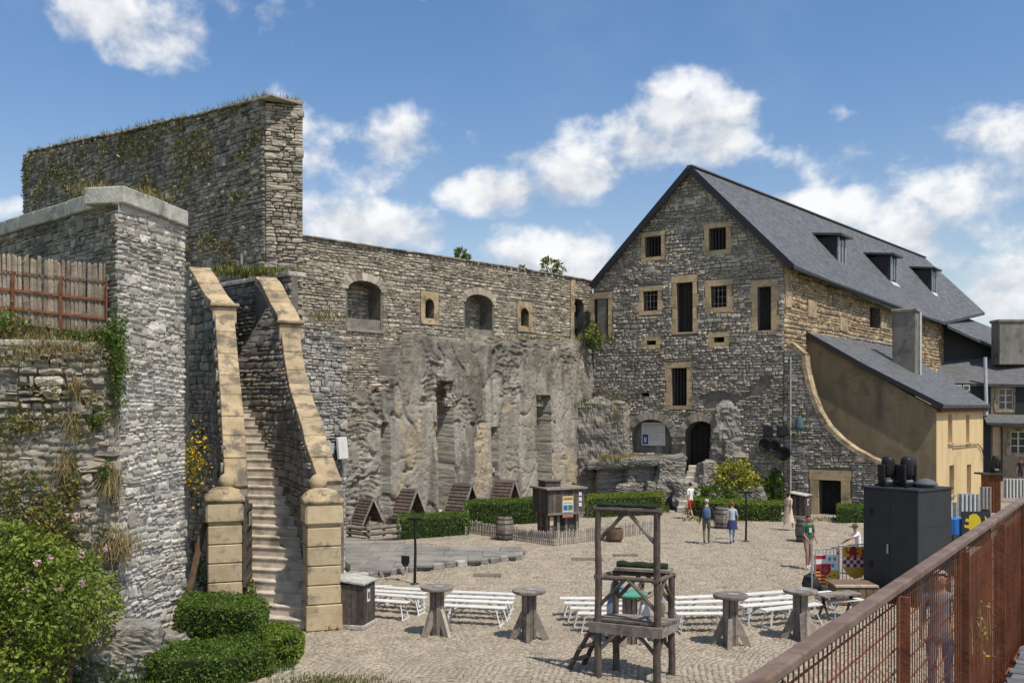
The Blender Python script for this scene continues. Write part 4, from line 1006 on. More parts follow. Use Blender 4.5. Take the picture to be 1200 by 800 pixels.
for pp, cc, zz in ((pl, LC(.05)-SN*.22, zt1), (pr, RC0(.1)-SN*.10, zt2)):
    mb = MB(); mb.lathe([(.001, -.21)]+[(.215*math.cos(a), .215*math.sin(a)) for a in [R(x) for x in range(-75, 76, 15)]]+[(.001, .212)], OCH, (cc.x, cc.y, zz+.12), 16); mb.lathe([(.13, -.3), (.09, -.2), (.12, -.17)], OCH, (cc.x, cc.y, zz+.12), 12); mb.build('ball_finial', pp, True)
# open wooden gate
ga = LC(-.15)+SN*.16-SD*.40; gate = thing('wooden_gate', 'open brown lattice wooden gate hung on the stair gate pier', 'gate', (ga.x, ga.y, 0))
gd = (SD*.98+SN*.18).normalized(); gw, gz0, gz1 = 1.15, .95, 3.15
for i in range(4):
    p = ga+gd*(gw*i/3); mb = MB(); mb.beam((p.x, p.y, gz0+.0), (p.x, p.y, gz1-.12*i), .09, .055, WOODD, up=tuple(gd)); mb.build('stile', gate)
for i in range(5):
    z = gz0+.12+(gz1-gz0-.45)*i/4; p, q = ga+SN*.04, ga+gd*gw+SN*.04; mb = MB(); mb.beam((p.x, p.y, z), (q.x, q.y, z), .04, .10, WOODD); mb.build('cross_bar', gate)
mb = MB(); p = ga+gd*.55+SN*.075; mb.box((p.x, p.y, 2.55), (.5, .03, .32), WOODG, rz=math.atan2(gd.y, gd.x)); mb.build('notice_board', gate)
a = LC(-.15)-SN*.85; lp = thing('leaning_plank', 'long brown plank leaning on the ball-topped gate pier', 'plank', (a.x, a.y, 0)); mb = MB(); mb.beam((a.x-.35, a.y-.45, 0), (a.x+.08, a.y+.05, 2.5), .16, .05, WOODB, up=(1, -.5, 0)); mb.build('board', lp)
g = P(221, 690, 23.2); st = thing('stacked_pipes', 'dark pipes with an orange end stored behind the pale bastion', 'pipes', (g.x, g.y, 0))
for i in range(5):
    mb = MB(); mb.tube([(g.x-1.0, g.y+.1*i, .12+.13*i), (g.x+.22, g.y-.1+.1*i, .14+.13*i)], .065, flat('orange_cap', (.75, .2, .04)) if i == 2 else IRON, 10); mb.build('pipe', st)

# ================================================================== THE BARN
FD = Vector((.621, .784, 0)).normalized(); P0 = P(918, 478, 48.0); P0.z = 0
GD = Vector((-.82, .572, 0)).normalized(); BG = Pl((P0.x, P0.y), (P0.x+GD.x*11.4, P0.y+GD.y*11.4)); FLK = Pl((P0.x, P0.y), (P0.x+FD.x*46, P0.y+FD.y*46))
barn = thing('stone_barn', 'big grey rubble stone barn with steep slate roof and ochre window surrounds', 'barn', (P0.x, P0.y, 0))
bl, br, ba = BG.px(695.5, 332), BG.px(918.5, 306), BG.px(808, 199); zap, zel, zer = ba[1], bl[1], br[1]
bo = [(bl[0], -.1), (br[0], -.1), (br[0], zer), (ba[0], zap), (bl[0], zel)]
WN = [ # inner opening px, jamb, lintel, sill, kind
 ((756, 277, 775, 301), .24, .26, .22, 'bars'), ((831, 267, 851, 293), .30, .28, .26, 'bars'), ((696.5, 350, 713, 396), .26, .36, 0, 'door'),
 ((754, 341, 771, 364), .27, .28, .24, 'grid'), ((793, 331, 812, 389), .27, .40, .10, 'door'), ((833, 335, 852, 360), .33, .34, .28, 'grid'),
 ((888, 336, 904, 387), .34, .36, .12, 'door'), ((758, 399, 769, 404), .27, .24, .22, 'slot'), ((837, 395, 849, 401), .28, .24, .26, 'slot'),
 ((787, 431, 805, 475), .32, .32, .22, 'bars')]
BO = [pxrect(BG, *w[0]) for w in WN]
bh = [rect(*b) for b in BO]; n0 = pxrect(BG, 741, 491, 787, 531); niche = arch(n0[0], n0[1], n0[2], n0[3], (n0[3]-n0[1])*.5)
d0 = pxrect(BG, 803, 493, 841, 575); door = arch(d0[0], d0[1], d0[2], d0[3], .85); th = pxrect(BG, 752, 458, 761, 464)
bh += [niche, door, rect(*th)]
slab(BG, bo, bh, .75, MO, 'gable_wall', barn)
ns = [rect(b[0]-w[1]-.02, b[1]-w[3]-.02, b[2]+w[1]+.02, b[3]+w[2]+.02) for b, w in zip(BO, WN)]
ns += [arch(n0[0]-.02, n0[1], n0[2]+.02, n0[3]+.45, (n0[3]-n0[1])*.5+.4), arch(d0[0]-.02, d0[1], d0[2]+.02, d0[3]+.45, 1.2), rect(*th)]
rubble(barn, BG, [(min(bl[0], br[0]), 0), (max(bl[0], br[0]), 0)]+sorted([(br[0], zer), (ba[0], zap-.1), (bl[0], zel)], key=lambda p: -p[0]), ST_GAB, ns, h=.13, L=.42, dep=.085, parts=300, seed=30, wob=.07, keep=lambda u, z: z > 8.2 or mn.noise(Vector((u*.45, z*.6, 8))) < .12+.05*z)
def voussoirs(parent, S, u0, u1, zc, rise, n, e, m, d0_=-.1, th_=.2):
    cu, rw = (u0+u1)/2, (u1-u0)/2
    for i in range(n):
        a0, a1 = math.pi*(i+.05)/n, math.pi*(i+.95)/n; q = [S(cu+(rw+k)*math.cos(an), zc+(rise+k)*math.sin(an), d0_) for an, k in ((a0, 0), (a1, 0), (a1, e+rg.uniform(-.05, .08)), (a0, e+rg.uniform(-.05, .08)))]
        mb = MB(); mb.prism(q, S.n3*(th_+rg.uniform(0, .05)), m); mb.build('voussoir', parent)
voussoirs(barn, BG, n0[0], n0[2], n0[3]-(n0[3]-n0[1])*.5, (n0[3]-n0[1])*.5, 13, .4, ST_GAB); voussoirs(barn, BG, d0[0], d0[2], d0[3]-.85, .85, 13, .4, ST_GAB)
# openings: shutter or bars, with dressed surrounds as sub-parts
for b, w_ in zip(BO, WN):
    u0, z0, u1, z1 = b; kd = w_[4]; mb = MB(); dd = -.42 if kd != 'door' else -.34
    if kd == 'door':
        nb = 4; win = None
        mb.prism([BG(u0-.05, z0, dd-.05), BG(u1+.05, z0, dd-.05), BG(u1+.05, z1, dd-.05), BG(u0-.05, z1, dd-.05)], BG.n3*.03, VOID); win = mb.build('door', barn)
        for i in range(nb):
            a, c = u0+(u1-u0)*(i+.06)/nb, u0+(u1-u0)*(i+.94)/nb; mb = MB(); mb.prism([BG(a, z0+.02, dd), BG(c, z0+.02, dd), BG(c, z1-.02, dd), BG(a, z1-.02, dd)], BG.n3*.035, VOID); mb.build('plank', win)
    else:
        mb.prism([BG(u0-.05, z0-.05, -.7), BG(u1+.05, z0-.05, -.7), BG(u1+.05, z1+.05, -.7), BG(u0-.05, z1+.05, -.7)], BG.n3*.04, VOID); win = mb.build('window', barn)
        nb = {'bars': 5, 'grid': 4, 'slot': 0}[kd]
        for i in range(nb):
            u = u0+(u1-u0)*(i+.5)/nb; mb = MB(); mb.beam(BG(u, z0, -.2), BG(u, z1, -.2), .05, .04, IRON if kd == 'bars' else WOODG); mb.build('bar', win)
        if kd == 'grid':
            for i in range(3):
                z = z0+(z1-z0)*(i+.6)/3.2; mb = MB(); mb.beam(BG(u0, z, -.2), BG(u1, z, -.2), .045, .03, WOODG); mb.build('cross_bar', win)
    surround(win, BG, u0, z0, u1, z1, w_[1], w_[2], w_[3], OCHB)
    for c in win.children:
        c.matrix_parent_inverse = Matrix.Identity(4)
mb = MB(); mb.prism([BG(n0[0]-.2, n0[1]-.2, -.45), BG(n0[2]+.2, n0[1]-.2, -.45), BG(n0[2]+.2, n0[3]+.2, -.45), BG(n0[0]-.2, n0[3]+.2, -.45)], BG.n3*-.1, CAST); mb.build('niche_back', barn)
mb = MB(); mb.prism([BG(d0[0]-.2, d0[1]-.2, -.72), BG(d0[2]+.2, d0[1]-.2, -.72), BG(d0[2]+.2, d0[3]+.2, -.72), BG(d0[0]-.2, d0[3]+.2, -.72)], BG.n3*-.06, VOID); dr = mb.build('arched_door', barn)
for i in range(5):
    u = d0[0]+.25+(d0[2]-d0[0]-.5)*i/4; mb = MB(); mb.beam(BG(u, d0[1], -.68), BG(u, d0[3]-.3, -.68), .05, .05, IRON); mb.build('bar', dr)
# information board in the niche
ib = pxrect(BG, 749, 495, 777, 522); c = BG((ib[0]+ib[2])/2, ib[1], -.3); board = thing('information_board', 'pale information board with a blue square inside the arched barn niche', 'information board', tuple(c))
mb = MB(); mb.prism([BG(u, z, -.33) for u, z in rect(*ib)], BG.n3*.05, flat('board_white', (.62, .60, .56))); mb.build('panel', board)
fu = lambda f: ib[0]+(ib[2]-ib[0])*f; fz = lambda f: ib[1]+(ib[3]-ib[1])*f; flip = BG.px(749, 500)[0] > BG.px(777, 500)[0]
U = lambda f: fu(1-f) if flip else fu(f)
BLUE = flat('sign_blue', (.04, .06, .30)); GREYT = flat('print_grey', (.35, .34, .33)); BROWNT = flat('print_brown', (.30, .16, .10))
mb = MB(); mb.prism([BG(U(a), fz(b), -.278) for a, b in ((.05, .06), (.29, .06), (.29, .48), (.05, .48))], BG.n3*.006, BLUE); mb.build('blue_square', board)
mb = MB(); mb.prism([BG(U(a), fz(b), -.27) for a, b in ((.12, .14), (.22, .14), (.22, .4), (.17, .30), (.12, .4))], BG.n3*.004, WHITE); mb.build('white_emblem', board)
for i in range(7):
    z = .9-.055*i*1.9; mb = MB(); e = .3 if i == 0 else .92-.12*((i*5) % 3); mb.prism([BG(U(a), fz(b), -.278) for a, b in ((.36 if i > 4 else .1, z), (e if e > .5 else .75, z), (e if e > .5 else .75, z-.022), (.36 if i > 4 else .1, z-.022))], BG.n3*.004, BROWNT if i == 0 else GREYT); mb.build('print_line', board)
# floodlights, hanging lantern and round lamps on the wall
def flood(px, py, label):
    u, z = BG.px(px, py, .25); c = BG(u, z, .25); r = thing('floodlight', label, 'floodlight', tuple(c), 'black floodlights on the barn wall'); rz = math.atan2(BG.u.y, BG.u.x)
    mb = MB(); mb.box(c, (.5, .18, .55), BLACK, rz=rz, bev=.03); mb.build('housing', r); mb = MB(); mb.box(c+BG.n3*.1, (.42, .02, .46), GLASS, rz=rz); mb.build('lens', r); mb = MB(); mb.beam(c-BG.n3*.3, c-BG.n3*.08, .06, .5, IRON); mb.build('bracket', r)
flood(900, 505, 'black square floodlight on the barn wall, further from the pale downpipe'); flood(916.5, 505, 'black square floodlight on the barn wall, next to the pale downpipe')
for (px, py, lb) in ((897, 521, 'round black lamp under the floodlight farther from the downpipe'), (908, 523, 'round black lamp, middle one of three on the barn wall'), (919, 531, 'round black lamp hung lowest beside the pale downpipe')):
    u, z = BG.px(px, py, .3); c = BG(u, z, .3); r = thing('round_lamp', lb, 'lamp', tuple(c), 'round black lamps on the barn wall'); mb = MB()

    ring = lambda rr, dd: [c+BG.n3*dd+BG.u3*(rr*math.cos(a*math.pi/8))+Vector((0, 0, rr*math.sin(a*math.pi/8))) for a in range(16)]
    vv = [p for rr, dd in ((.1, -.22), (.28, -.14), (.34, .05), (.34, .12), (.28, .12), (.1, .0)) for p in ring(rr, dd)]; mb.add(vv, [(i*16+k, i*16+(k+1) % 16, i*16+16+(k+1) % 16, i*16+16+k) for i in range(5) for k in range(16)]+[tuple(range(16)), tuple(range(80, 96))], BLACK); mb.build('shade', r)
    mb = MB(); mb.beam(c-BG.n3*.32, c-BG.n3*.2, .06, .06, IRON); mb.build('arm', r)
u, z = BG.px(937, 497, .4); c = BG(u, z, .4); r = thing('wall_lantern', 'blue-green bell-shaped lantern hanging on the curved wall', 'lantern', tuple(c)); TEAL = flat('teal_metal', (.06, .10, .115))
mb = MB(); mb.lathe([(.05, .42), (.1, .36), (.16, .3), (.2, .05), (.26, -.12), (.27, -.25), (.1, -.27)], TEAL, c, 12); mb.build('shade', r, True); mb = MB(); mb.tube([c+Vector((0, 0, .4)), c+Vector((0, 0, .62)), c+Vector((0, 0, .7))-BG.n3*.2, c+Vector((0, 0, .7))-BG.n3*.4], .03, IRON, 6); mb.build('bracket', r)
# flank
fz1 = FLK.px(918, 306)[1]; fend = FLK.px(1107, 378); FP_ = lambda t: FLK(t, 0)
ft0 = FLK.px(918.3, 400)[0]; sg = 1 if FLK.px(1000, 400)[0] > ft0 else -1
fu0, fu1 = (ft0, ft0+45) if sg > 0 else (ft0-45, ft0)
fw = pxrect(FLK, 1019, 360, 1031, 385); fwh = rect(*fw)
pf = [(ft0, -.1), (ft0, fz1-.3), (ft0+sg*20, 12.0), (ft0+sg*32, 11.6), (ft0+sg*45, 11.6), (ft0+sg*45, -.1)]
slab(FLK, pf, [fwh], .7, MO, 'flank_wall', barn)
pr_ = [(ft0, 7.2), (ft0, fz1-.3), (ft0+sg*20, 12.0), (ft0+sg*32, 11.6), (ft0+sg*32, 6.5), (ft0+sg*12, 6.5)]
rubble(barn, FLK, pr_, ST_FLK, [fwh], h=.19, L=.5, dep=.07, parts=0, seed=31)
mb = MB(); mb.prism([FLK(u, z, -.5) for u, z in rect(fw[0]-.1, fw[1]-.1, fw[2]+.1, fw[3]+.1)], FLK.n3*-.05, VOID); fwin = mb.build('window', barn)
for (x0, y0, x1, y1) in ((945, 352, 955, 372), (983, 372, 992, 388), (1031, 372, 1037, 385), (918.8, 312, 926, 360)):
    q = pxrect(FLK, x0, y0, x1, y1); mb = MB(); mb.prism([FLK(u, z, -.1) for u, z in rect(*q)], FLK.n3*.2, OCH); mb.build('dressed_stone', barn)
# far end and rear walls
mb = MB(); e1 = P0+FD*45; lft = GD.copy(); 
mb.prism([e1-Vector((0, 0, .1)), e1+lft*11.1-Vector((0, 0, .1)), e1+lft*11.1+Vector((0, 0, 12)), e1+Vector((0, 0, 12))], FD*-.6, MO); mb.build('end_wall', barn)
mb = MB(); q = P0+lft*10.9; mb.prism([q-Vector((0, 0, .1)), q+FD*44-Vector((0, 0, .1)), q+FD*44+Vector((0, 0, 12)), q+Vector((0, 0, 12))], lft*-.6, MO); mb.build('rear_wall', barn)
RIDGE = flat('ridge_slate', (.115, .117, .125), rnd=.15)
# roof: verge points sit just proud of the gable
BGv = BG.back(.28); A0 = Vector(BGv(*BGv.px(808, 194.5))); R0 = Vector(BGv(*BGv.px(928.5, 309.5))); L0 = Vector(BGv(*BGv.px(692.5, 333)))
RDG = Pl((A0.x, A0.y), (A0.x+FD.x*40, A0.y+FD.y*40)); EAV = Pl((R0.x, R0.y), (R0.x+FD.x*46, R0.y+FD.y*46))
A1 = Vector(RDG(*RDG.px(1084, 302))); R1 = Vector(EAV(*EAV.px(1049, 360))); R2 = Vector(EAV(*EAV.px(1107, 377))); H = Vector(EAV(*EAV.px(1154, 366)))
L1 = L0+(A1-A0)*1.05; L1.z = L0.z
roof_mb = MB(); TH = Vector((0, 0, -.22))
def roof_face(pts, m, axis, mb=None, th=TH):
    mb = mb or roof_mb; o = Vector(pts[0]); ax = Vector(axis).normalized(); nn_ = (Vector(pts[1])-o).cross(Vector(pts[2])-o).normalized(); ay = nn_.cross(ax)
    if ay.z < 0: ay = -ay
    mb.face(pts, m, [((Vector(p)-o).dot(ax), (Vector(p)-o).dot(ay)) for p in pts])
    bk = [Vector(p)+th for p in pts]; mb.face(list(reversed(bk)), SLATEW)
    for i in range(len(pts)): j = (i+1) % len(pts); mb.face([pts[i], bk[i], bk[j], pts[j]], SLATEW)
ridge_at = lambda f: A0.lerp(A1, f)
Am = ridge_at((R1-R0).length/(R2-R0).length*.78)
k1 = (R1-R0).length/((A1-A0).length)
Aa, Ab = A0.lerp(A1, min(.7, k1)), A1
roof_face([R0, R1, Aa, A0], SLATE, FD); roof_face([R1, R2, A1, Aa], SLATE, FD); roof_face([R2, H, A1], SLATE, FD)
roof_face([L1, L0, A0, A1], SLATE, FD); roof_face([H, L1, A1], SLATE, lft)
roof_mb.build('roof', barn)
for a, b in ((A0, R0), (A0, L0)):                                        # slate-clad verge boards
    mb = MB(); mb.beam(a+Vector((0, 0, -.16))+BG.n3*.05, b+Vector((0, 0, -.16))+BG.n3*.05, .10, .34, SLATEW); mb.build('verge_board', barn)
mb = MB(); mb.beam(R0+Vector((0, 0, -.2)), R2+Vector((0, 0, -.2)), .2, .12, BLACK); mb.build('gutter', barn)
mb = MB(); n = 60
for i in range(n):
    a, b = A0.lerp(A1, i/n), A0.lerp(A1, (i+.97)/n); mb.beam(a+Vector((0, 0, .02)), b+Vector((0, 0, .02)), .34, .07, RIDGE)
kindof(mb.build('ridge_tiles', barn), 'stuff')
# dormers
from mathutils.geometry import intersect_ray_tri
def on_roof(px, py):
    d = Vector(((px-CX)/F, 1, (HZ-py)/F)); o = Vector((0, 0, EYE))
    for tr in ((R0, R1, A0), (R1, Aa, A0), (R1, R2, A1), (R1, A1, Aa), (R2, H, A1)):
        h_ = intersect_ray_tri(*tr, d, o, True)
        if h_:
            n_ = (tr[1]-tr[0]).cross(tr[2]-tr[0]).normalized(); return h_, (n_ if n_.z > 0 else -n_)
FN = Vector((FD.y, -FD.x, 0))                                            # out of the flank
for (px, py, sc_) in ((985.5, 311.5, 1.0), (1046.5, 330.5, 1.02), (1094, 342.5, 1.02)):
    b, NRM = on_roof(px, py); hh = 1.75*sc_; wd = 1.5; dz = Vector((0, 0, 1)); dm = MB()
    f0, f1 = b-FD*wd/2, b+FD*wd/2; back = hh/(-(NRM.dot(FN))/NRM.z) if abs(NRM.dot(FN)) > 1e-3 else 2
    back = abs(hh*NRM.z/NRM.dot(FN)); bk0, bk1 = f0-FN*back+dz*hh, f1-FN*back+dz*hh
    t0_, t1_ = f0+dz*hh, f1+dz*hh
    dm.face([f0, t0_, bk0], SLATEW); dm.face([f1, bk1, t1_], SLATEW); dm.face([f0, f1, t1_, t0_], SLATEW); dm.face([f0, bk0, bk1, f1], SLATEW); dm.face([t0_, t1_, bk1, bk0], SLATEW); do = dm.build('dormer', barn)
    mb = MB(); p = b+FN*.02+dz*(hh*.5); ax = math.atan2(FD.y, FD.x); mb.box(p, (wd*.72, .05, hh*.86), GLASS, rz=ax); mb.box(p+FN*.03-FD*wd*.4, (.14, .09, hh*.95), GALV, rz=ax); mb.box(p+FN*.03+FD*wd*.4, (.14, .09, hh*.95), GALV, rz=ax); mb.box(p+FN*.03, (.07, .07, hh*.9), GALV, rz=ax); mb.build('window', do)
    mb = MB(); q0, q1 = t0_-FD*.3+FN*.4, t1_+FD*.3+FN*.4; r0, r1 = bk0-FD*.3-FN*1.0+dz*.35, bk1+FD*.3-FN*1.0+dz*.35; ring = [q0, q1, r1, r0]
    roof_face([v+dz*.12 for v in ring], SLATE, FD, mb, Vector((0, 0, -.14))); mb.build('dormer_roof', do)
    mb = MB(); s0_, s1_ = b-FD*wd*.55+NRM*.03, b+FD*wd*.55+NRM*.03; dn = (FN-dz*(FN.dot(NRM)/NRM.z)); mb.face([s0_, s1_, s1_+dn*.28, s0_+dn*.28], LEAD); mb.build('sill_flashing', do)
    for o in (do,)+tuple(do.children): pass
    for c in do.children: c.matrix_parent_inverse = Matrix.Identity(4)
# ---- curved wall with sandstone coping, lower right door
cv = [(927, 403), (942, 416), (944, 432), (947, 446), (952, 464), (960, 484), (971, 501), (986, 516), (1003, 528), (1022, 538), (1040, 546), (1062, 552)]
CU = [BG.px(*p) for p in cv]; curved = thing('curved_wall', 'rubble wall with a sweeping curved sandstone coping beside the barn corner', 'wall', tuple(BG(CU[5][0], 0)))
uE = CU[-1][0]; c0 = BG.px(919, 410); dd0 = pxrect(BG, 960, 560, 986, 606); ddo = [(dd0[0], -.05), (dd0[2], -.05), (dd0[2], dd0[3]-.15), ((dd0[0]+dd0[2])/2, dd0[3]), (dd0[0], dd0[3]-.15)]
ol = [(c0[0], -.1)] + [(c0[0], CU[0][1])] + CU + [(uE, -.1)]
full = [(c0[0], -.1), (c0[0], c0[1])]+CU+[(uE, -.1)]
slab(BG, [(u, z) for u, z in full], [[(dd0[0], .0), (dd0[2], .0), (dd0[2], dd0[3]-.15), ((dd0[0]+dd0[2])/2, dd0[3]), (dd0[0], dd0[3]-.15)]], .6, MO, 'wall_core', curved, front=.02)
rubble(curved, lambda u, z, d: BG(u, z, d+.02), full, ST_GAB, [rect(dd0[0]-.5, -.05, dd0[2]+.5, dd0[3]+.55)], h=.125, L=.42, dep=.085, parts=300, seed=33)
for (a, b) in zip(CU, CU[1:]):
    n = 2
    for i in range(n):
        p, q = Vector(BG(a[0]+(b[0]-a[0])*(i+.02)/n, a[1]+(b[1]-a[1])*(i+.02)/n, -.22)), Vector(BG(a[0]+(b[0]-a[0])*(i+.98)/n, a[1]+(b[1]-a[1])*(i+.98)/n, -.22)); mb = MB(); mb.beam(p, q, .72, .22, OCH, up=tuple(BG.n3.cross((q-p).normalized()))); mb.build('coping_stone', curved)
surround(curved, BG, dd0[0], 0, dd0[2], dd0[3]-.1, .46, .5, 0, OCHB, proud=.09, deep=.5)
mb = MB(); mb.prism([BG(dd0[0]-.1, 0, -.55), BG(dd0[2]+.1, 0, -.55), BG(dd0[2]+.1, dd0[3]+.1, -.55), BG(dd0[0]-.1, dd0[3]+.1, -.55)], BG.n3*-.05, VOID); dv = mb.build('door', curved)
u, _ = BG.px(927.5, 500); mb = MB(); mb.tube([BG(u, .1, .13), BG(u, BG.px(927, 418)[1], .13)], .035, COPE, 8); mb.build('downpipe', curved)  # pale line of stone in the wall, built as a thin pipe
# ---- lean-to, chimney and yellow front
W0 = P0+FD*3.2; LT = Pl((W0.x, W0.y), (W0.x-GD.x*9, W0.y-GD.y*9)); v0, v1 = LT.px(942.5, 390), LT.px(1097, 477)
C1 = Vector(LT(v1[0], 0)); YE = Pl((C1.x, C1.y), (C1.x+FD.x*16, C1.y+FD.y*16)); ye = YE.px(1152, 482)
annex = thing('lean_to_house', 'brown and yellow rendered lean-to house with sloping slate roof against the barn', 'house', (C1.x, C1.y, 0))
mb = MB(); mb.prism([LT(v0[0], -.1), LT(v1[0], -.1), LT(v1[0], v1[1]-.1), LT(v0[0], v0[1]-.12)], LT.n3*-.5, RENDER); mb.build('side_wall', annex)
yu0, yu1 = sorted((YE.px(1097.5, 500)[0], ye[0])); zy = v1[1]-.1
yw = [pxrect(YE, *q) for q in ((1111, 485, 1116, 519), (1132, 486, 1136, 519), (1112.5, 545, 1118, 580), (1133, 544, 1138, 580))]
slab(YE, rect(yu0, -.1, yu1, zy), [rect(*q) for q in yw], .45, YELL, 'front_wall', annex, front=.003)
for q in yw:
    mb = MB(); mb.prism([YE(u, z, -.42) for u, z in rect(q[0]-.1, q[1]-.1, q[2]+.1, q[3]+.1)], YE.n3*-.04, VOID); wn = mb.build('window', annex)
    mb = MB(); mb.prism([YE(q[0]-.06, q[1]-.1, -.2), YE(q[2]+.06, q[1]-.1, -.2), YE(q[2]+.06, q[1]-.005, -.2), YE(q[0]-.06, q[1]-.005, -.2)], YE.n3*.3, OCH); mb.build('sill', wn)
    mb = MB(); um_ = (q[0]+q[2])/2; mb.beam(YE(um_, q[1], -.36), YE(um_, q[3], -.36), .08, .08, WHITE); mb.build('mullion', wn)
    for c in wn.children: c.matrix_parent_inverse = Matrix.Identity(4)
yz = YE.px(1115, 523)[1]; mb = MB(); mb.tube([YE(yu0+.1, yz-1.0, .08), YE(yu0+.6, yz-.35, .08), YE(yu0+1.6, yz-.05, .08), YE(yu1-3, yz, .08)], .03, IRON, 6); mb.build('cable', annex)
mb = MB(); mb.beam(YE(yu0-.1, zy-.02, .14), YE(yu1, zy-.02, .14), .22, .26, MAROON); mb.build('eaves_board', annex)
V0 = Vector(LT(v0[0], LT.px(942, 387)[1], .2)); V1 = Vector(LT(v1[0], zy+.22, .2))+FN*.35; E1 = V1+FD*(yu1-yu0+.3); E1.z += .03; T1 = Vector(FLK(ft0+sg*20, V0.z-.1, .02))
mb = MB(); Vm = V0.lerp(V1, .45)-Vector((0, 0, .10)); Em = T1.lerp(E1, .45)-Vector((0, 0, .1))
roof_face([Vm, Em, T1, V0], SLATE, FD, mb, Vector((0, 0, -.16))); roof_face([V1, E1, Em, Vm], SLATE, FD, mb, Vector((0, 0, -.16))); mb.build('roof', annex)
mb = MB(); mb.beam(V0+Vector((.05, .1, .1)), T1+Vector((.05, .1, .1)), .28, .05, LEAD); mb.build('flashing', annex)
mb = MB(); mb.beam(V0+LT.n3*.02-Vector((0, 0, .1)), Vm+LT.n3*.02-Vector((0, 0, .1)), .06, .24, SLATEW); mb.beam(Vm+LT.n3*.02-Vector((0, 0, .1)), V1+LT.n3*.02-Vector((0, 0, .1)), .06, .24, SLATEW); mb.build('verge_board', annex)
cb = P(1062, 440, 55.0); ch = MB(); c_ = Vector((cb.x, cb.y, 0))
zt_c2 = EYE+(HZ-361)/F*54.5; rzc = math.atan2(FD.y, FD.x)
ch.box((c_.x, c_.y, (zt_c2+6)/2), (1.0, 1.3, zt_c2-6), CHIM, rz=rzc, bev=.04); cho = ch.build('chimney', annex)
mb = MB(); mb.box((c_.x, c_.y, zt_c2-.12), (1.16, 1.46, .2), CHIM, rz=rzc, bev=.04); k_ = mb.build('chimney_cap', cho); k_.matrix_parent_inverse = Matrix.Identity(4)
mb = MB(); q = c_+FN*.68+FD*.3; mb.beam((q.x, q.y, 6.6), (q.x, q.y, zt_c2-.2), .12, .25, LEAD); k_ = mb.build('flashing', cho); k_.matrix_parent_inverse = Matrix.Identity(4)
# ---- slate-clad link roof and the house beyond
lk = thing('slate_link_building', 'dark slate-clad gable abutting the barn roof above the pale-ridged slate house', 'building', tuple(P(1135, 478, 73)))
lp_ = Pl(P(1105, 478, 72.5)[:2], P(1175, 478, 72.0)[:2]); ring = [lp_.px(*q) for q in ((1104, 372), (1110, 376), (1168, 408), (1168, 470), (1104, 470))]
mb = MB(); mb.prism([lp_(u, z) for u, z in ring], lp_.n3*-4, SLATEW); mb.build('gable', lk)
mb2 = MB(); roof_face([R2+Vector((.2, 0, -.25)), P(1169, 408.5, 71.6), P(1168, 386, 78), P(1122, 368, 81)], SLATE, FD, mb2, Vector((0, 0, -.2))); mb2.build('roof', lk)
hs = thing('slate_house', 'brown stone house with long slate roof and white windows behind the yellow lean-to', 'house', tuple(P(1180, 478, 68)))
HP = Pl(P(1088, 478, 70)[:2], P(1330, 478, 66)[:2]); 
def hq(x, y, d=0): return Vector(HP(*HP.px(x, y, d), d))
e0_, e1_ = hq(1088, 448, .4), hq(1300, 452, .4); HPr = HP.back(-5.5); r0_ = Vector(HPr(*HPr.px(1109, 406))); r1_ = Vector(HPr(*HPr.px(1300, 408)))
mb = MB(); roof_face([e0_, e1_, r1_, r0_], SLATE2, (e1_-e0_), mb, Vector((0, 0, -.2))); roof_face([r0_, r1_, r1_+Vector((1, 6, -3)), r0_+Vector((1, 6, -3))], SLATE2, (e1_-e0_), mb, Vector((0, 0, -.2))); mb.build('roof', hs)
mb = MB(); mb.beam(r0_, r1_, .3, .12, LEAD); mb.beam(r0_, e0_, .2, .08, LEAD); mb.build('ridge_flashing', hs)
wins = [(1170, 455, 1188, 480), (1184, 505, 1204, 532), (1224, 455, 1242, 480), (1236, 505, 1256, 532)]
hw = [pxrect(HP, *q) for q in wins]; hu = sorted((HP.px(1090, 478)[0], HP.px(1320, 478)[0]))
HST = M('house_stone', (.27,.215,.15), (.36,.295,.21), (.2,.165,.12), scale=2, rnd=0, bump=.5, big=.2)
slab(HP, rect(hu[0], -.1, hu[1], HP.px(1150, 449)[1]), [rect(*q) for q in hw], .5, HST, 'wall', hs)
for q in hw:
    mb = MB(); mb.prism([HP(u, z, -.3) for u, z in rect(q[0]-.05, q[1]-.05, q[2]+.05, q[3]+.05)], HP.n3*-.03, GLASS); wn = mb.build('window', hs)
    def fr(a, b, c, d, m=WHITE, dd=-.27, e=.07):
        mb = MB(); mb.prism([HP(a, b, dd), HP(c, b, dd), HP(c, d, dd), HP(a, d, dd)], HP.n3*e, m); k = mb.build('glazing_bar', wn); k.matrix_parent_inverse = Matrix.Identity(4)
    w_ = q[2]-q[0]; h_ = q[3]-q[1]
    for f in (.04, .5, .96): fr(q[0]+w_*f-.05, q[1], q[0]+w_*f+.05, q[3])
    for f in (.03, .36, .68, .97): fr(q[0], q[1]+h_*f-.035, q[2], q[1]+h_*f+.035, e=.06)
    surround(wn, HP, q[0], q[1], q[2], q[3], .22, .25, .18, OCH)
    for c in wn.children: c.matrix_parent_inverse = Matrix.Identity(4)
sl = [pxrect(HP, 1088, 449, 1161, 600), pxrect(HP, 1190, 449, 1222, 487)]
for q in sl: mb = MB(); mb.prism([HP(u, z, .02) for u, z in rect(*q)], HP.n3*.06, SLATEW); mb.build('slate_cladding', hs)
q = pxrect(HP, 1117, 449, 1137, 460, 0); mb = MB(); mb.prism([HP(u, z, .1) for u, z in rect(*q)], HP.n3*.3, SLATEW); dw = mb.build('small_dormer', hs)
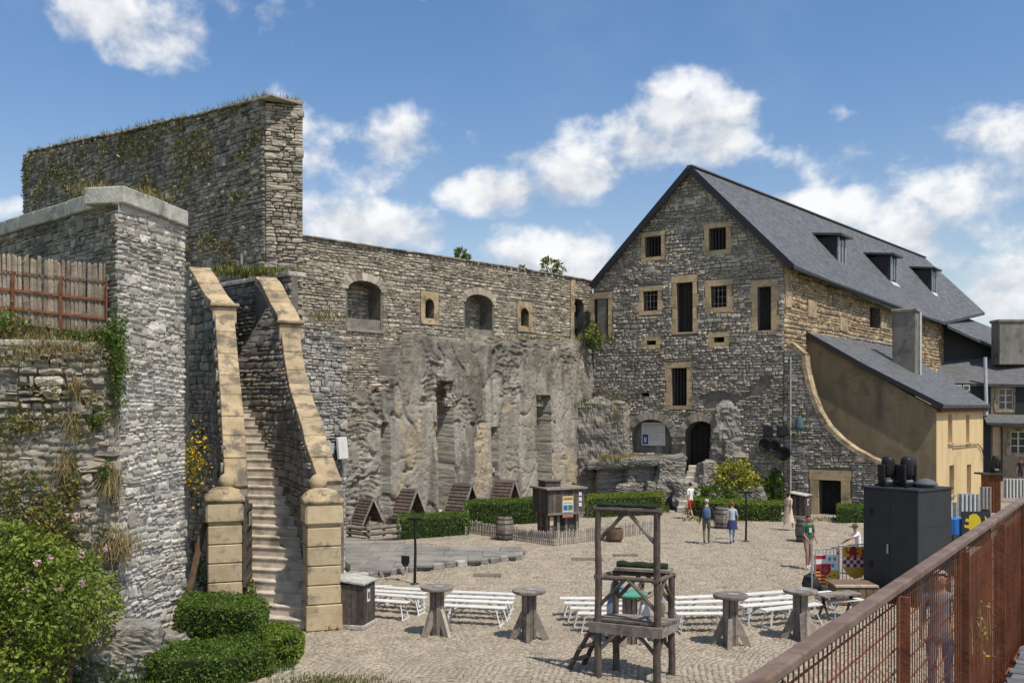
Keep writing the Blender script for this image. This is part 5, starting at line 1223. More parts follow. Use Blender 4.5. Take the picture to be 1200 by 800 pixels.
for i in range(2):
    mb = MB(); w_ = (q[2]-q[0]); mb.prism([HP(q[0]+w_*(.08+.46*i), q[1]+.12, .405), HP(q[0]+w_*(.46+.46*i), q[1]+.12, .405), HP(q[0]+w_*(.46+.46*i), q[3]-.12, .405), HP(q[0]+w_*(.08+.46*i), q[3]-.12, .405)], HP.n3*.02, WHITE); k_ = mb.build('window_frame', dw); k_.matrix_parent_inverse = Matrix.Identity(4)
    mb = MB(); mb.prism([HP(q[0]+w_*(.13+.46*i), q[1]+.2, .43), HP(q[0]+w_*(.41+.46*i), q[1]+.2, .43), HP(q[0]+w_*(.41+.46*i), q[3]-.2, .43), HP(q[0]+w_*(.13+.46*i), q[3]-.2, .43)], HP.n3*.006, GLASS); k_ = mb.build('pane', dw); k_.matrix_parent_inverse = Matrix.Identity(4)
mb = MB(); a = hq(1152, 489, .1); b = hq(1310, 492, .1); roof_face([a+HP.n3*1.3-Vector((0, 0, .35)), b+HP.n3*1.3-Vector((0, 0, .35)), b+Vector((0, 0, .25)), a+Vector((0, 0, .25))], SLATE2, (b-a), mb, Vector((0, 0, -.15))); mb.build('pent_roof', hs)
mb = MB(); a = hq(1156, 486, .5); mb.tube([a, a+Vector((-.1, 0, 4.2))], .13, LEAD, 8); mb.build('vent_pipe', hs)
q = pxrect(HP, 1163, 500, 1173, 545); mb = MB(); mb.prism([HP(u, z, .005) for u, z in rect(*q)], HP.n3*.09, M('pink_render', (.5,.36,.25), (.56,.42,.3), rnd=0)); mb.build('pale_pilaster', hs)
mb = MB(); a = hq(1174, 500, .2); mb.tube([a, Vector((a.x, a.y, 0))], .06, IRON, 6); mb.build('downpipe', hs)
cc = P(1184, 478, 70.5); zc0, zc1 = EYE+(HZ-412)/F*70.5, EYE+(HZ-375)/F*70.5
chm = thing('tall_chimney', 'broad stained stone chimney standing on the slate house ridge', 'chimney', (cc.x, cc.y, zc0-1)); mb = MB(); mb.box((cc.x, cc.y, (zc0+zc1)/2-.5), (2.3, 1.2, zc1-zc0+1), CHIM, bev=.05); mb.build('shaft', chm); mb = MB(); mb.box((cc.x, cc.y, zc1-.1), (2.5, 1.4, .22), CHIM, bev=.05); mb.build('cap', chm)
# ================================================================== ROCKS AT THE BARN FOOT
def rk(px, py, w_px, h_px, Y, dy, seed, label=None, strata=(.45, .25, .85), **k):
    c = P(px, py, Y); k_ = Y/F; q_ = random.Random(seed); return rock('rock_outcrop', label, (c.x, c.y, c.z), (w_px*k_*1.12, dy*1.15, h_px*k_*1.08), seed, strata=strata, rz=q_.uniform(-.5, .5), tilt=(q_.uniform(-.08, .08), q_.uniform(-.12, .12)), **k)
rk(700, 532, 40, 118, 53.4, 1.5, 31, 'tall slate outcrop with a grass cap between plaster wall and barn', strata=(.5, .1, .75), step=.28)
rk(725, 515, 20, 84, 52.7, 1.0, 32, 'smooth rock pillar left of the arched niche with the board', strata=(.2, .2, .9), sq=.75, amp=.12)
rk(716, 568, 32, 52, 51.2, 1.2, 33, 'slate ledge block under the niche, farthest from the steps', step=.22)
rk(749, 566, 30, 54, 50.8, 1.3, 34, 'middle slate ledge block under the information board', step=.22)
rk(783, 566, 30, 55, 50.2, 1.4, 35, 'slate ledge block beside the small rock steps', step=.22)
rk(848, 522, 26, 92, 49.9, 1.0, 36, 'tall leaning rock buttress beside the arched door', strata=(-.5, .2, .8), step=.25)
rk(829, 564, 20, 46, 49.2, 1.0, 37, 'low rock beside the small rock steps', strata=(-.4, .2, .8))
rk(880, 562, 46, 56, 49.2, .5, 38, 'dark broken rock under the round wall lamps', strata=(.1, .2, .9), step=.2)
rk(745, 541, 104, 10, 51.0, 2.2, 41, 'flat ledge top under the arched niche', strata=(0, .2, .9), amp=.08, sq=.8)
for px, py, w_, h_, Y, sd_ in ((690, 572, 22, 40, 52.0, 61), (735, 582, 24, 26, 50.2, 62), (768, 580, 22, 30, 49.8, 63), (862, 545, 24, 60, 49.6, 64), (838, 585, 24, 24, 48.4, 65), (876, 585, 34, 24, 48.4, 66), (800, 578, 14, 30, 49.0, 67)): rk(px, py, w_, h_, Y, .9, sd_)
stp = thing('rock_steps', 'small rock-cut steps leading up to the arched barn door', 'steps', tuple(G(810, 590)))
for i in range(8):
    z = .28*(i+1); c = P(808+i*1.6, 478, 47.9+.32*i); mb = MB(); mb.box((c.x, c.y, z/2), (1.25-.02*i, .5, z), STEP, rz=-.3+rg.uniform(-.04, .04), bev=.03); mb.build('step', stp)

# ================================================================== BENCHES
def bench_proto():
    r = thing('bench', 'white slatted folding bench', 'bench', (0, 0, 0), 'white benches set out in rows')
    for k, y in enumerate((-.068, .068)): mb = MB(); mb.box((0, y, .445), (2.0, .12, .035), WHITE, bev=.006); mb.build('plank', r)
    for x in (-.72, .72):
        for s in (-1, 1): mb = MB(); mb.beam((x-.02, s*.10, .42), (x+.16*(1 if x > 0 else -1), s*.2, 0), .035, .03, WHITE); mb.build('leg', r)
        mb = MB(); mb.beam((x+.14*(1 if x > 0 else -1), -.22, .025), (x+.14*(1 if x > 0 else -1), .22, .025), .04, .04, WHITE); mb.build('foot_bar', r)
        mb = MB(); mb.beam((x+.08*(1 if x > 0 else -1), 0, .15), (x*.35, 0, .42), .03, .03, GALV); mb.build('brace', r)
        mb = MB(); mb.box((x, 0, .41), (.05, .24, .03), GALV); mb.build('cross_piece', r)
    return r
BN = bench_proto(); first = True
rows = [((428, 687), (446, 687), 'white bench end just showing behind the litter bin'),
 ((452, 688), (498, 690.5), 'white bench behind the first high table, farthest row'), ((437, 691.5), (499, 695), 'white bench behind the first high table, second row from the slate platform'),
 ((430, 695), (499, 700), 'white bench between litter bin and first high table, third row'), ((428, 702), (479, 705.5), 'shortest white bench beside the litter bin, nearest row'),
 ((530, 693), (605, 696), 'white bench between the first two high tables, farthest row'), ((523, 698), (603, 701), 'white bench between the first two high tables, second row back'),
 ((521, 702.5), (601, 706), 'white bench between the first two high tables, third row back'), ((520, 708.5), (593, 712), 'white bench between the first two high tables, nearest row'),
 ((656, 700.5), (735, 701), 'white bench behind the wooden scaffold, farthest row'), ((661, 706), (738, 707), 'white bench behind the wooden scaffold, second row back'),
 ((668, 712), (742, 713), 'white bench behind the wooden scaffold, third row back'), ((677, 718), (746, 719.5), 'white bench behind the wooden scaffold, nearest row'),
 ((790, 700), (862, 697), 'white bench between scaffold and fourth high table, farthest row'), ((790, 706), (860, 703.5), 'white bench between scaffold and fourth high table, second row back'),
 ((790, 712), (850, 711), 'white bench between scaffold and fourth high table, third row back'), ((792, 718.5), (848, 718), 'white bench touching the fourth high table, nearest row'),
 ((866, 697), (945, 690.5), 'white bench between the last two high tables, farthest row'), ((870, 703), (938, 698.5), 'white bench between the last two high tables, second row back'),
 ((868, 709.5), (930, 705), 'white bench between the last two high tables, third row back'), ((893, 714.5), (960, 707), 'white bench standing behind the last high table, nearest row'),
 ((915, 699), (975, 693), 'white bench reaching towards the heraldic shields'), ((977, 704), (1003, 702), 'white bench end beside the dark cabinet')]
for a, b, lb in rows:
    p, q = G(*a, .445), G(*b, .445); L_ = (q-p).length; c = (p+q)/2; rz = math.atan2(q.y-p.y, q.x-p.x)
    if first: o = move(BN, (c.x, c.y, 0), rz, lb); first = False
    else: o = dup(BN, (c.x, c.y, 0), rz, lb)
    o.scale = (max(.5, min(1.15, L_/2.0)), 1, 1)
# ================================================================== HIGH TABLES
def table_proto():
    r = thing('high_table', 'round high table', 'high table', (0, 0, 0), 'rustic high tables on timber trunks')
    mb = MB(); mb.lathe([(.36, -.045), (.385, -.03), (.39, .0), (.385, .028), (.3, .034)], WOODG, (0, 0, 1.1), 24); mb.build('tabletop', r)
    mb = MB(); mb.lathe([(.13, 0), (.14, .01), (.135, .012)], GALV, (.03, -.05, 1.134), 12); mb.build('ashtray', r)
    mb = MB(); 
    for a in range(8): an = a*math.pi/4; mb.beam((.11*math.cos(an), .11*math.sin(an), 0), (.115*math.cos(an), .115*math.sin(an), 1.06), .10, .10, WOODG, up=(math.cos(an), math.sin(an), 0))
    mb.build('trunk', r)
    for a in range(4):
        an = a*math.pi/2+.5; d = Vector((math.cos(an), math.sin(an), 0)); sd = Vector((-d.y, d.x, 0))*.045; mb = MB()
        ring = [d*.13+Vector((0, 0, .62)), d*.20+Vector((0, 0, .60)), d*.46+Vector((0, 0, .0)), d*.30+Vector((0, 0, 0)), d*.13+Vector((0, 0, .3))]
        mb.prism([p-sd for p in ring], sd*2, WOODP if a == 3 else WOODG); mb.build('buttress', r)
    return r
TB = table_proto(); first = True
for px, py, rz, lb in ((512, 743, .3, 'round-topped high table nearest the litter bin'), (620, 748, 1.0, 'round-topped high table standing alone between benches and scaffold'), (738, 753, .5, 'round-topped high table under a green cloth behind the scaffold'),
        (856, 755, .8, 'round-topped high table to the right of the scaffold'), (938, 748, .9, 'round-topped high table nearest the heraldic shields')):
    c = G(px, py)
    if first: TBo = move(TB, c, rz, lb); first = False
    else: dup(TB, c, rz, lb)
c = G(738, 753); cl = thing('table_cloth', 'green cloth on the high table behind the scaffold', 'cloth', (c.x, c.y, 1.14)); mb = MB(); mb.lathe([(.40, -.05), (.41, -.02), (.40, .005), (.02, .012)], flat('green_cloth', (.08, .30, .20)), (c.x, c.y, 1.14), 20); mb.build('cover', cl)
# ================================================================== LITTER BINS
def bin_proto():
    r = thing('litter_bin', 'bin', 'litter bin', (0, 0, 0), 'brown timber litter bins'); w, d, h0, h1 = .84, .72, 1.16, 1.0
    mb = MB(); mb.box((0, 0, .06), (w+.06, d+.06, .12), COPE, bev=.02); mb.build('base', r)
    for i in range(6):
        x = -w/2+w*(i+.5)/6; mb = MB(); mb.box((x, -d/2, .12+.48), (w/6-.012, .04, .94), WOODD if i % 2 else WOODK); mb.build('plank', r)
        mb = MB(); mb.box((x, d/2, .12+.5), (w/6-.012, .04, 1.0), WOODK); mb.build('plank', r)
    for i in range(5):
        y = -d/2+d*(i+.5)/5; 
        for s in (-1, 1): mb = MB(); mb.box((s*w/2, y, .12+.5), (.04, d/5-.012, 1.0), WOODK if i % 2 else WOODD); mb.build('plank', r)
    mb = MB(); mb.box((0, 0, 1.15), (w+.14, d+.14, .06), COPE, ry=.12, bev=.015); mb.build('roof', r)
    mb = MB(); mb.box((w/2+.025, -.05, .78), (.012, .16, .30), WHITE, bev=.004); mb.build('notice', r); mb = MB(); mb.box((w/2+.033, -.05, .78), (.006, .09, .16), BLACK); mb.build('pictogram', r)
    return r
BI = bin_proto(); c = G(413, 733); move(BI, c, -.25, 'large brown timber litter bin beside the stone gate pier'); c = G(937, 606); dup(BI, c, -.7, 'brown timber litter bin with a white notice beside the low barn door')
# ================================================================== TIMBER SCAFFOLD (a mock gallows)
fl, fr_, bl_, br_ = G(701, 792), G(770, 800.5), G(722, 784), G(787, 790)
gal = thing('timber_scaffold', 'rough timber scaffold with two tall posts, plank deck, ladder and green turf pads', 'scaffold', tuple((fl+br_)/2))
def pole(a, b, r0, r1, nm, m=WOODK, par=gal, n=9):
    a, b = Vector(a), Vector(b); k = 6; pts = []
    for i in range(k+1):
        p = a.lerp(b, i/k); w_ = .012 if 0 < i < k else 0; pts.append(p+Vector((rg.uniform(-w_, w_), rg.uniform(-w_, w_), 0)))
    mb = MB(); mb.tube(pts, [r0+(r1-r0)*i/k+rg.uniform(-.004, .004) for i in range(k+1)], m, n); return mb.build(nm, par)
up = lambda p, z: Vector((p.x, p.y, z))
ZT, ZM, ZD = 3.28, 1.98, 1.12
pole(up(fl, 0), up(fl, ZT), .075, .062, 'tall_post'); pole(up(fr_, 0), up(fr_, ZT), .078, .066, 'tall_post'); pole(up(bl_, 0), up(bl_, ZM), .07, .06, 'short_post'); pole(up(br_, 0), up(br_, ZM), .075, .065, 'short_post')
dx = (fr_-fl).normalized(); dyv = (br_-fr_).normalized()
pole(up(fl, ZT+.03)-dx*.08, up(fr_, ZT+.03)+dx*.10, .065, .07, 'top_beam')
def pad(p, q, nm, wd=.2):
    mb = MB(); n = 8; mb.tube([p.lerp(q, i/n)+Vector((0, 0, .01*math.sin(i*2.3))) for i in range(n+1)], [wd*.24+.010*math.sin(i*1.9) for i in range(n+1)], GREENPAD, 9); return mb.build(nm, gal)
pad(up(fl, ZT+.12)-dx*.02, up(fr_, ZT+.12)+dx*.0, 'turf_pad')
for a, b in ((fl, fr_), (bl_, br_), (fl, bl_), (fr_, br_)): pole(up(a, ZM-.02)-(b-a).normalized()*.08, up(b, ZM-.0)+(b-a).normalized()*.08, .05, .05, 'rail')
mb = MB(); mb.beam(up(bl_, ZM+.09), up(br_, ZM+.09), .42, .05, WOODG); mb.build('perch_board', gal); pad(up(bl_, ZM+.16)+dx*.02, up(br_, ZM+.16)-dx*.08, 'turf_pad', .3)
for a, b, z0, z1 in ((fl, fr_, ZT-.6, ZT), (fr_, fl, ZT-.62, ZT), (fl, fr_, ZM-.6, ZM), (fr_, fl, ZM-.62, ZM), (br_, bl_, ZM-.55, ZM), (bl_, br_, ZM-.55, ZM), (fr_, br_, ZM-.5, ZM), (br_, fr_, ZM-.5, ZM),
        (fl, fr_, ZD-.62, ZD-.18), (fr_, fl, ZD-.62, ZD-.18), (bl_, br_, ZD-.62, ZD-.18), (br_, bl_, ZD-.62, ZD-.18), (fr_, br_, ZD-.6, ZD-.18)):
    d = (b-a).normalized(); ln = min((z1-z0)*.95, (b-a).length*.6); pole(up(a, z0), up(a, z1)+d*ln, .042, .038, 'brace', WOODG if rg.random() < .4 else WOODK)
nb = 7
for i in range(nb):
    f = (i+.5)/nb; p, q = up(fl, ZD)+(bl_-fl)*f-dx*.12, up(fr_, ZD)+(br_-fr_)*f+dx*.14; mb = MB(); mb.beam(p, q+Vector((0, 0, rg.uniform(-.012, .012))), (bl_-fl).length/nb*.93, .045, WOODG); mb.build('deck_board', gal)
for a, b in ((fl, fr_), (bl_, br_)):
    off = -dyv*.09 if a is fl else dyv*.06; mb = MB(); mb.beam(up(a, ZD-.13)-dx*.14+off, up(b, ZD-.13)+dx*.1+off, .055, .2, WOODG); mb.build('deck_beam', gal)
for a, b in ((fl, bl_), (fr_, br_)):
    s = -dx*.09 if a is fl else dx*.09; mb = MB(); mb.beam(up(a, ZD-.13)+s-(b-a).normalized()*.05, up(b, ZD-.13)+s+(b-a).normalized()*.05, .055, .2, WOODG); mb.build('deck_beam', gal)
l0p, l1p = G(667, 783), G(684, 777.5)
for a, f in ((l0p, .25), (l1p, .85)): pole(up(a, 0), up(fl, ZD-.02)+(bl_-fl)*f-dx*.13, .05, .045, 'ladder_rail')
for k in (.18, .42, .66, .88):
    p, q = up(l0p, 0).lerp(up(fl, ZD)+(bl_-fl)*.25-dx*.13, k), up(l1p, 0).lerp(up(fl, ZD)+(bl_-fl)*.85-dx*.13, k); mb = MB(); mb.beam(p-(q-p)*.12, q+(q-p)*.12, .08, .05, WOODG); mb.build('rung', gal)
# ================================================================== FALCONRY BLOCK: T-PERCHES, SHELTERS, KIOSK, FENCES
def perch(px, py, ptop, wpx, label):
    b = G(px, py); h = (py-ptop)*b.y/F; w_ = wpx*b.y/F; r = thing('t_perch', label, 'bird perch', tuple(b), 'tall bird perches with green tops')
    mb = MB(); mb.tube([b, b+Vector((.02, 0, h*.5)), b+Vector((0, 0, h))], [.045, .04, .035], BLACK, 8); mb.build('pole', r)
    mb = MB(); mb.box(b+Vector((0, 0, h)), (w_, .12, .05), BLACK, bev=.01); mb.build('cross_bar', r); mb = MB(); mb.box(b+Vector((0, 0, h+.04)), (w_*1.03, .16, .05), GREENPAD, bev=.02); mb.build('turf_pad', r)
    mb = MB(); mb.lathe([(.14, 0), (.15, .01), (.05, .05)], IRON, b, 12); mb.build('foot_plate', r)
perch(486, 684, 608, 17, 'thin T-shaped bird perch in front of the slate platform'); perch(874, 634, 577, 14, 'thin T-shaped bird perch in front of the golden shrub')
b = G(475, 668, .16); r = thing('ground_plaque', 'small dark shield-shaped plaque standing on the slate platform', 'plaque', tuple(b)); mb = MB(); w_ = .13; zb = b.z+.12
mb.prism([(b.x-w_, b.y, zb+.34), (b.x+w_, b.y, zb+.34), (b.x+w_, b.y, zb+.12), (b.x+.06, b.y, zb), (b.x-.06, b.y, zb), (b.x-w_, b.y, zb+.12)], (0, .03, 0), BLACK); mb.build('plate', r); mb = MB(); mb.tube([b-Vector((0, 0, .01)), b+Vector((0, .015, .2))], .02, IRON, 6); mb.build('stake', r)
# pale raised bed along the plaster wall
pb = [(405, 617), (440, 614), (500, 607), (560, 601), (625, 595), (690, 588), (690, 580), (600, 578), (500, 590), (405, 604)]
mb = MB(); mb.prism([tuple(G(x, y)[:2])+(-.05,) for x, y in pb], (0, 0, .30), SAND); GBED = kindof(mb.build('gravel_bed', None), 'structure')
for i in range(26):
    f = i/26; a = [(408, 615.5), (470, 609.5), (560, 600), (660, 590.5)]; k = f*3; j = int(k); p, q = G(*a[j]), G(*a[j+1]); c = p.lerp(q, k-j); mb = MB(); mb.box((c.x, c.y, .13), (rg.uniform(.4, .75), rg.uniform(.3, .5), rg.uniform(.3, .42)), SAND if i % 3 else COPE, rz=.75+rg.uniform(-.2, .2), bev=.07); mb.build('edge_stone', GBED)
def shelter_proto():
    r = thing('bird_shelter', 'shelter', 'bird shelter', (0, 0, 0), 'shingled A-frame bird shelters'); L_, w_, h = 1.15, .72, 1.38
    for s in (-1, 1):
        n = 9; 
        for i in range(n):
            a, b = i/n, (i+1.22)/n; y0, z0 = s*w_*(1-a), h*a; y1, z1 = s*w_*(1-min(1, b)), h*min(1, b); o = .03+.0
            lo, hi = Vector((0, y0+s*.05, z0+.035)), Vector((0, y1+s*.012, z1+.01)); mb = MB(); mb.prism([lo+Vector((-L_/2, 0, 0)), lo+Vector((L_/2, 0, 0)), hi+Vector((L_/2, 0, 0)), hi+Vector((-L_/2, 0, 0))], Vector((0, -s*.02, -.03)), SHING); mb.build('shingle_board', r)
    for x in (-L_/2+.02, L_/2-.01):
        for s in (-1, 1): mb = MB(); mb.beam((x, s*w_*1.04, 0), (x, 0, h), .09, .05, WOODP if x > 0 and s > 0 else WOODG, up=(1, 0, 0)); mb.build('rafter', r)
    mb = MB(); mb.prism([(-L_/2+.06, -w_*.95, 0), (-L_/2+.06, w_*.95, 0), (-L_/2+.06, 0, h*.95)], (.03, 0, 0), WOODD); mb.build('back_wall', r)
    mb = MB(); mb.tube([(L_/2-.2, -.1, 0), (L_/2-.2, -.1, .32)], .04, WOODP, 7); mb.lathe([(.1, 0), (.11, .05), (.03, .1)], GREENPAD, (L_/2-.2, -.1, .32), 9); mb.build('perch_block', r)
    return r
SHp = shelter_proto(); first = True
for px, py, sc_, yaw, lb in ((430, 613, .80, -.75, 'smallest A-frame bird shelter, nearest the stair'), (478, 607, .98, -.62, 'A-frame bird shelter behind the low log rail'), (542, 600.5, 1.02, -.60, 'A-frame bird shelter behind the front box hedge'), (592, 594.5, 1.02, -.58, 'A-frame bird shelter nearest the timber kiosk'), (640, 586, .8, -.6, 'A-frame bird shelter half hidden behind the kiosk roof')):
    c = G(px, py, .25); 
    if first: o = move(SHp, c, yaw, lb); first = False
    else: o = dup(SHp, c, yaw, lb)
    o.scale = (sc_,)*3
# log rail
a, b, c = G(409, 634), G(431, 636.5), G(466, 632.5); lr = thing('log_rail', 'low fence of stacked logs beside the slate platform', 'log fence', tuple(b))
for p, q in ((a, b), (b, c)):
    for z in (.14, .36, .58): pole(up(p, z)-(q-p).normalized()*.1, up(q, z)+(q-p).normalized()*.1, .085, .075, 'log', WOODG, lr, 8)
for p in (a, b, c, b.lerp(c, .5)): pole(up(p, 0)+Vector((.02, .12, 0)), up(p, .85)+Vector((.02, .12, 0)), .06, .055, 'stake', WOODG, lr, 8)
# kiosk
kf = G(643, 632); kr = G(686, 629); kl = G(627, 626.5); kz = thing('timber_kiosk', 'dark timber kiosk on a narrower base with a poster on its front', 'kiosk', tuple(kf))
ku = (kr-kf); kv = (kl-kf); KU, KV = ku.normalized(), Vector((-ku.y, ku.x, 0)).normalized(); KW, KD = 1.62, 1.35; K0 = kf+KU*.0
kp = lambda u, v, z: K0+KU*u+KV*v+Vector((0, 0, z))
def kbox(u0, v0, z0, u1, v1, z1, m, nm, par=kz):
    mb = MB(); mb.hexa([kp(u0, v0, z0), kp(u1, v0, z0), kp(u1, v1, z0), kp(u0, v1, z0), kp(u0, v0, z1), kp(u1, v0, z1), kp(u1, v1, z1), kp(u0, v1, z1)], m); return mb.build(nm, par)
kbox(.14, .2, 0, KW-.1, KD-.1, 1.06, WOODD, 'base_core'); kbox(0, .04, 1.02, KW, KD, 2.02, WOODK, 'cabin_core')
for i in range(9):
    f0, f1 = i/9, (i+.93)/9; kbox(KW*f0, -.01, 1.0, KW*f1, .04, 2.0, WOODK if i % 2 else WOODD, 'plank'); 
for i in range(7):
    f0, f1 = i/7, (i+.93)/7; kbox(-.045, KD*f0, 1.0, 0, KD*f1, 2.0, WOODK if i % 2 else WOODD, 'plank'); kbox(KW, KD*f0, 1.0, KW+.04, KD*f1, 2.0, WOODK, 'plank')
for u in (.18, .52, .88, KW-.22): kbox(u-.06, .12, 0, u+.06, .21, 1.05, WOODG, 'post')
for v in (.3, .8): kbox(.06, v-.06, 0, .15, v+.06, 1.05, WOODG, 'post')
kbox(.55, .15, .35, .86, .2, .95, VOID, 'hatch')
kbox(-.14, -.12, 2.0, KW+.14, KD+.1, 2.07, WOODG, 'roof'); kbox(.1, .45, 2.07, .8, 1.05, 2.3, WOODD, 'roof_hatch'); kbox(.05, .4, 2.3, .85, 1.1, 2.35, WOODG, 'roof_hatch_lid')
kbox(-.06, -.06, .98, KW+.05, .0, 1.06, WOODG, 'sill_beam')
PW = flat('poster_white', (.62, .63, .64)); PY = flat('poster_yellow', (.62, .40, .04)); PB = flat('poster_blue', (.05, .12, .28)); PG = flat('poster_green', (.07, .17, .07)); PR = flat('poster_red', (.42, .10, .05))
po = thing('poster', 'yellow and white event poster fixed to the front of the kiosk', 'poster', tuple(kp(.9, -.03, .75)))
def pq(u0, z0, u1, z1, m, nm, d): mb = MB(); mb.prism([kp(u0, d, z0), kp(u1, d, z0), kp(u1, d, z1), kp(u0, d, z1)], -KV*.006, m); mb.build(nm, po)
pq(.62, .85, 1.12, 1.72, PW, 'sheet', -.03); pq(.63, 1.55, 1.11, 1.70, PY, 'yellow_heading', -.038); pq(.68, 1.6, 1.06, 1.64, WOODB, 'heading_print', -.046); pq(.66, 1.15, .85, 1.36, PB, 'blue_photograph', -.038); pq(.88, 1.15, 1.09, 1.36, PG, 'green_photograph', -.038); pq(.62, .85, 1.12, .93, PR, 'red_footer', -.038)
for z in (1.46, 1.42, 1.08, 1.03, .99): pq(.67, z, 1.06, z+.018, GREYT, 'print_line', -.038)
pl_ = thing('price_list', 'narrow white notices on the kiosk side post', 'notice', tuple(kp(1.5, -.03, 1.3)))
for z in (1.28, 1.5, 1.72): mb = MB(); mb.prism([kp(1.38, -.03, z), kp(1.52, -.03, z), kp(1.52, -.03, z+.16), kp(1.38, -.03, z+.16)], -KV*.006, PW); mb.build('sheet', pl_)
mb = MB(); mb.prism([kp(.1, .1, .55), kp(.26, .1, .55), kp(.26, .1, .9), kp(.1, .1, .9)], -KV*.02, flat('notice_cream', (.6, .45, .3))); tag(mb.build('small_notice'), 'small cream notice nailed to the kiosk base', 'notice')
# picket fence round the kiosk
def pickets(label, pts, h, group, gap=.105):
    r = thing('picket_fence', label, 'fence', tuple(pts[0]), group)
    for p, q in zip(pts, pts[1:]):
        L_ = (q-p).length; n = int(L_/gap); d = (q-p).normalized(); nn_ = Vector((d.y, -d.x, 0))
        for i in range(n):
            c = p.lerp(q, (i+.5)/n); hh = h*rg.uniform(.9, 1.08); t_ = nn_*.012; w_ = d*.028; ln = d*rg.uniform(-.02, .02); mb = MB()
            mb.prism([c-w_, c+w_, c+w_+ln+Vector((0, 0, hh-.05)), c+ln+Vector((0, 0, hh)), c-w_+ln+Vector((0, 0, hh-.05))], t_*2, WOODP); mb.build('picket', r)
        for z in (.14, h*.72): mb = MB(); mb.beam(up(p, z)-nn_*.02, up(q, z)-nn_*.02, .02, .035, WOODG); mb.build('rail', r)
pickets('low grey picket fence turning the corner in front of the kiosk', [G(549, 624), G(600, 632.5), G(650, 639.5), G(700, 633), G(764, 624.5)], .56, None)
# barrels
def barrel_proto(m=WOODG):
    r = thing('barrel', 'barrel', 'barrel', (0, 0, 0), 'old wooden barrels'); n = 16; h = .92; rad = lambda z: .29+.085*math.sin(math.pi*z/h)
    for k in range(n):
        a0, a1 = 2*math.pi*(k+.03)/n, 2*math.pi*(k+.97)/n; mb = MB(); vv = []; lv = [h*i/6 for i in range(7)]
        for z in lv:
            for an, rr in ((a0, 0), (a1, 0), (a1, -.03), (a0, -.03)): vv.append(((rad(z)+rr)*math.cos(an), (rad(z)+rr)*math.sin(an), z))
        fs = [(0, 1, 2, 3), (27, 26, 25, 24)]+[(i*4+q, i*4+(q+1) % 4, i*4+4+(q+1) % 4, i*4+4+q) for i in range(6) for q in range(4)]; mb.add(vv, fs, m); mb.build('stave', r)
    for z in (.06, .24, .66, .84): mb = MB(); mb.lathe([(rad(z-.02)+.006, -.025), (rad(z+.02)+.006, .025), (rad(z)-.01, .025), (rad(z)-.01, -.025)], IRON, (0, 0, z), 20); mb.build('hoop', r)
    mb = MB(); mb.lathe([(.27, 0), (.275, .02)], m, (0, 0, h-.06), 16); mb.build('lid', r); return r
BR = barrel_proto(); move(BR, G(591.5, 632), 0, 'grey wooden barrel beside the kiosk picket fence')
dup(BR, G(846, 618.5), .3, 'grey wooden barrel beside the person with a backpack'); dup(BR, G(943, 634.5), .6, 'dark wooden barrel behind the person in a green shirt')
c = G(720, 634); tub = thing('wooden_tub', 'cut-down barrel tub beside the picket fence, framed by the scaffold', 'tub', tuple(c)); mb = MB(); mb.lathe([(.27, 0), (.33, .15), (.35, .34), (.33, .52), (.29, .52), (.29, .44), (.01, .42)], WOODB, c, 18); mb.build('staves', tub)
for z in (.12, .4): mb = MB(); mb.lathe([(.34, -.02), (.355, 0), (.34, .02)], IRON, c+Vector((0, 0, z)), 18); mb.build('hoop', tub)
# garden seats and table seen over the hedge
def garden_bench(px, py, label):
    c = G(px, py); r = thing('garden_bench', label, 'bench', tuple(c), 'dark benches behind the hedge')
    for y in (-.12, .0, .12): mb = MB(); mb.box((c.x, c.y+y, .45), (1.5, .1, .04), WOODD); mb.build('slat', r)
    for z in (.65, .82): mb = MB(); mb.box((c.x, c.y+.2, z), (1.5, .03, .11), WOODD); mb.build('back_slat', r)
    for x in (-.6, .6): mb = MB(); mb.box((c.x+x, c.y, .22), (.07, .34, .44), WOODD); mb.beam((c.x+x, c.y+.2, .4), (c.x+x, c.y+.22, .9), .06, .05, WOODD); mb.build('leg', r)
garden_bench(724, 600, 'dark garden bench behind the low hedge beside the pale boulder'); garden_bench(762, 597, 'dark garden bench under the slate ledge by the rock steps')
tag(rock('boulder', None, tuple(G(698, 600)), (1.0, .6, .5), 51), 'pale boulder on grass beside the dark garden bench', 'boulder'); bpy.data.objects['boulder'].pop('kind', None) if 'boulder' in bpy.data.objects else None
bpy.data.objects['boulder'].data.materials.clear(); bpy.data.objects['boulder'].data.materials.append(SAND)
# white floodlight beside the stair
u, z = CW.px(401, 525, 1.7); c = Vector(CW(u, z, 1.7)); r = thing('floodlight', 'white flat floodlight on a bracket beside the stair parapet', 'floodlight', tuple(c)); rzw = math.atan2(CW.u.y, CW.u.x)
mb = MB(); mb.box(c, (.62, .16, .95), WHITE, rz=rzw+.25, rx=.1, bev=.03); mb.build('housing', r); mb = MB(); mb.beam(c-CW.n3*.45, c, .08, .9, IRON); mb.beam(c-CW.n3*.2+Vector((0, 0, -.6)), c-CW.n3*.2+Vector((0, 0, .6)), .08, .08, IRON); mb.build('bracket', r)
mb = MB(); q = c-CW.n3*.1-CW.u3*-.55; mb.box(q, (.3, .14, .45), GALV, rz=rzw, bev=.02); mb.build('control_box', r)
lb_ = G(404, 676); r = thing('small_lantern', 'small dark lantern standing at the stair wall foot', 'lantern', tuple(lb_)); mb = MB(); mb.box((lb_.x, lb_.y, .18), (.3, .3, .36), WOODD, bev=.03); mb.build('body', r); mb = MB(); mb.lathe([(.2, 0), (.02, .14)], IRON, (lb_.x, lb_.y, .36), 4); mb.build('cap', r)

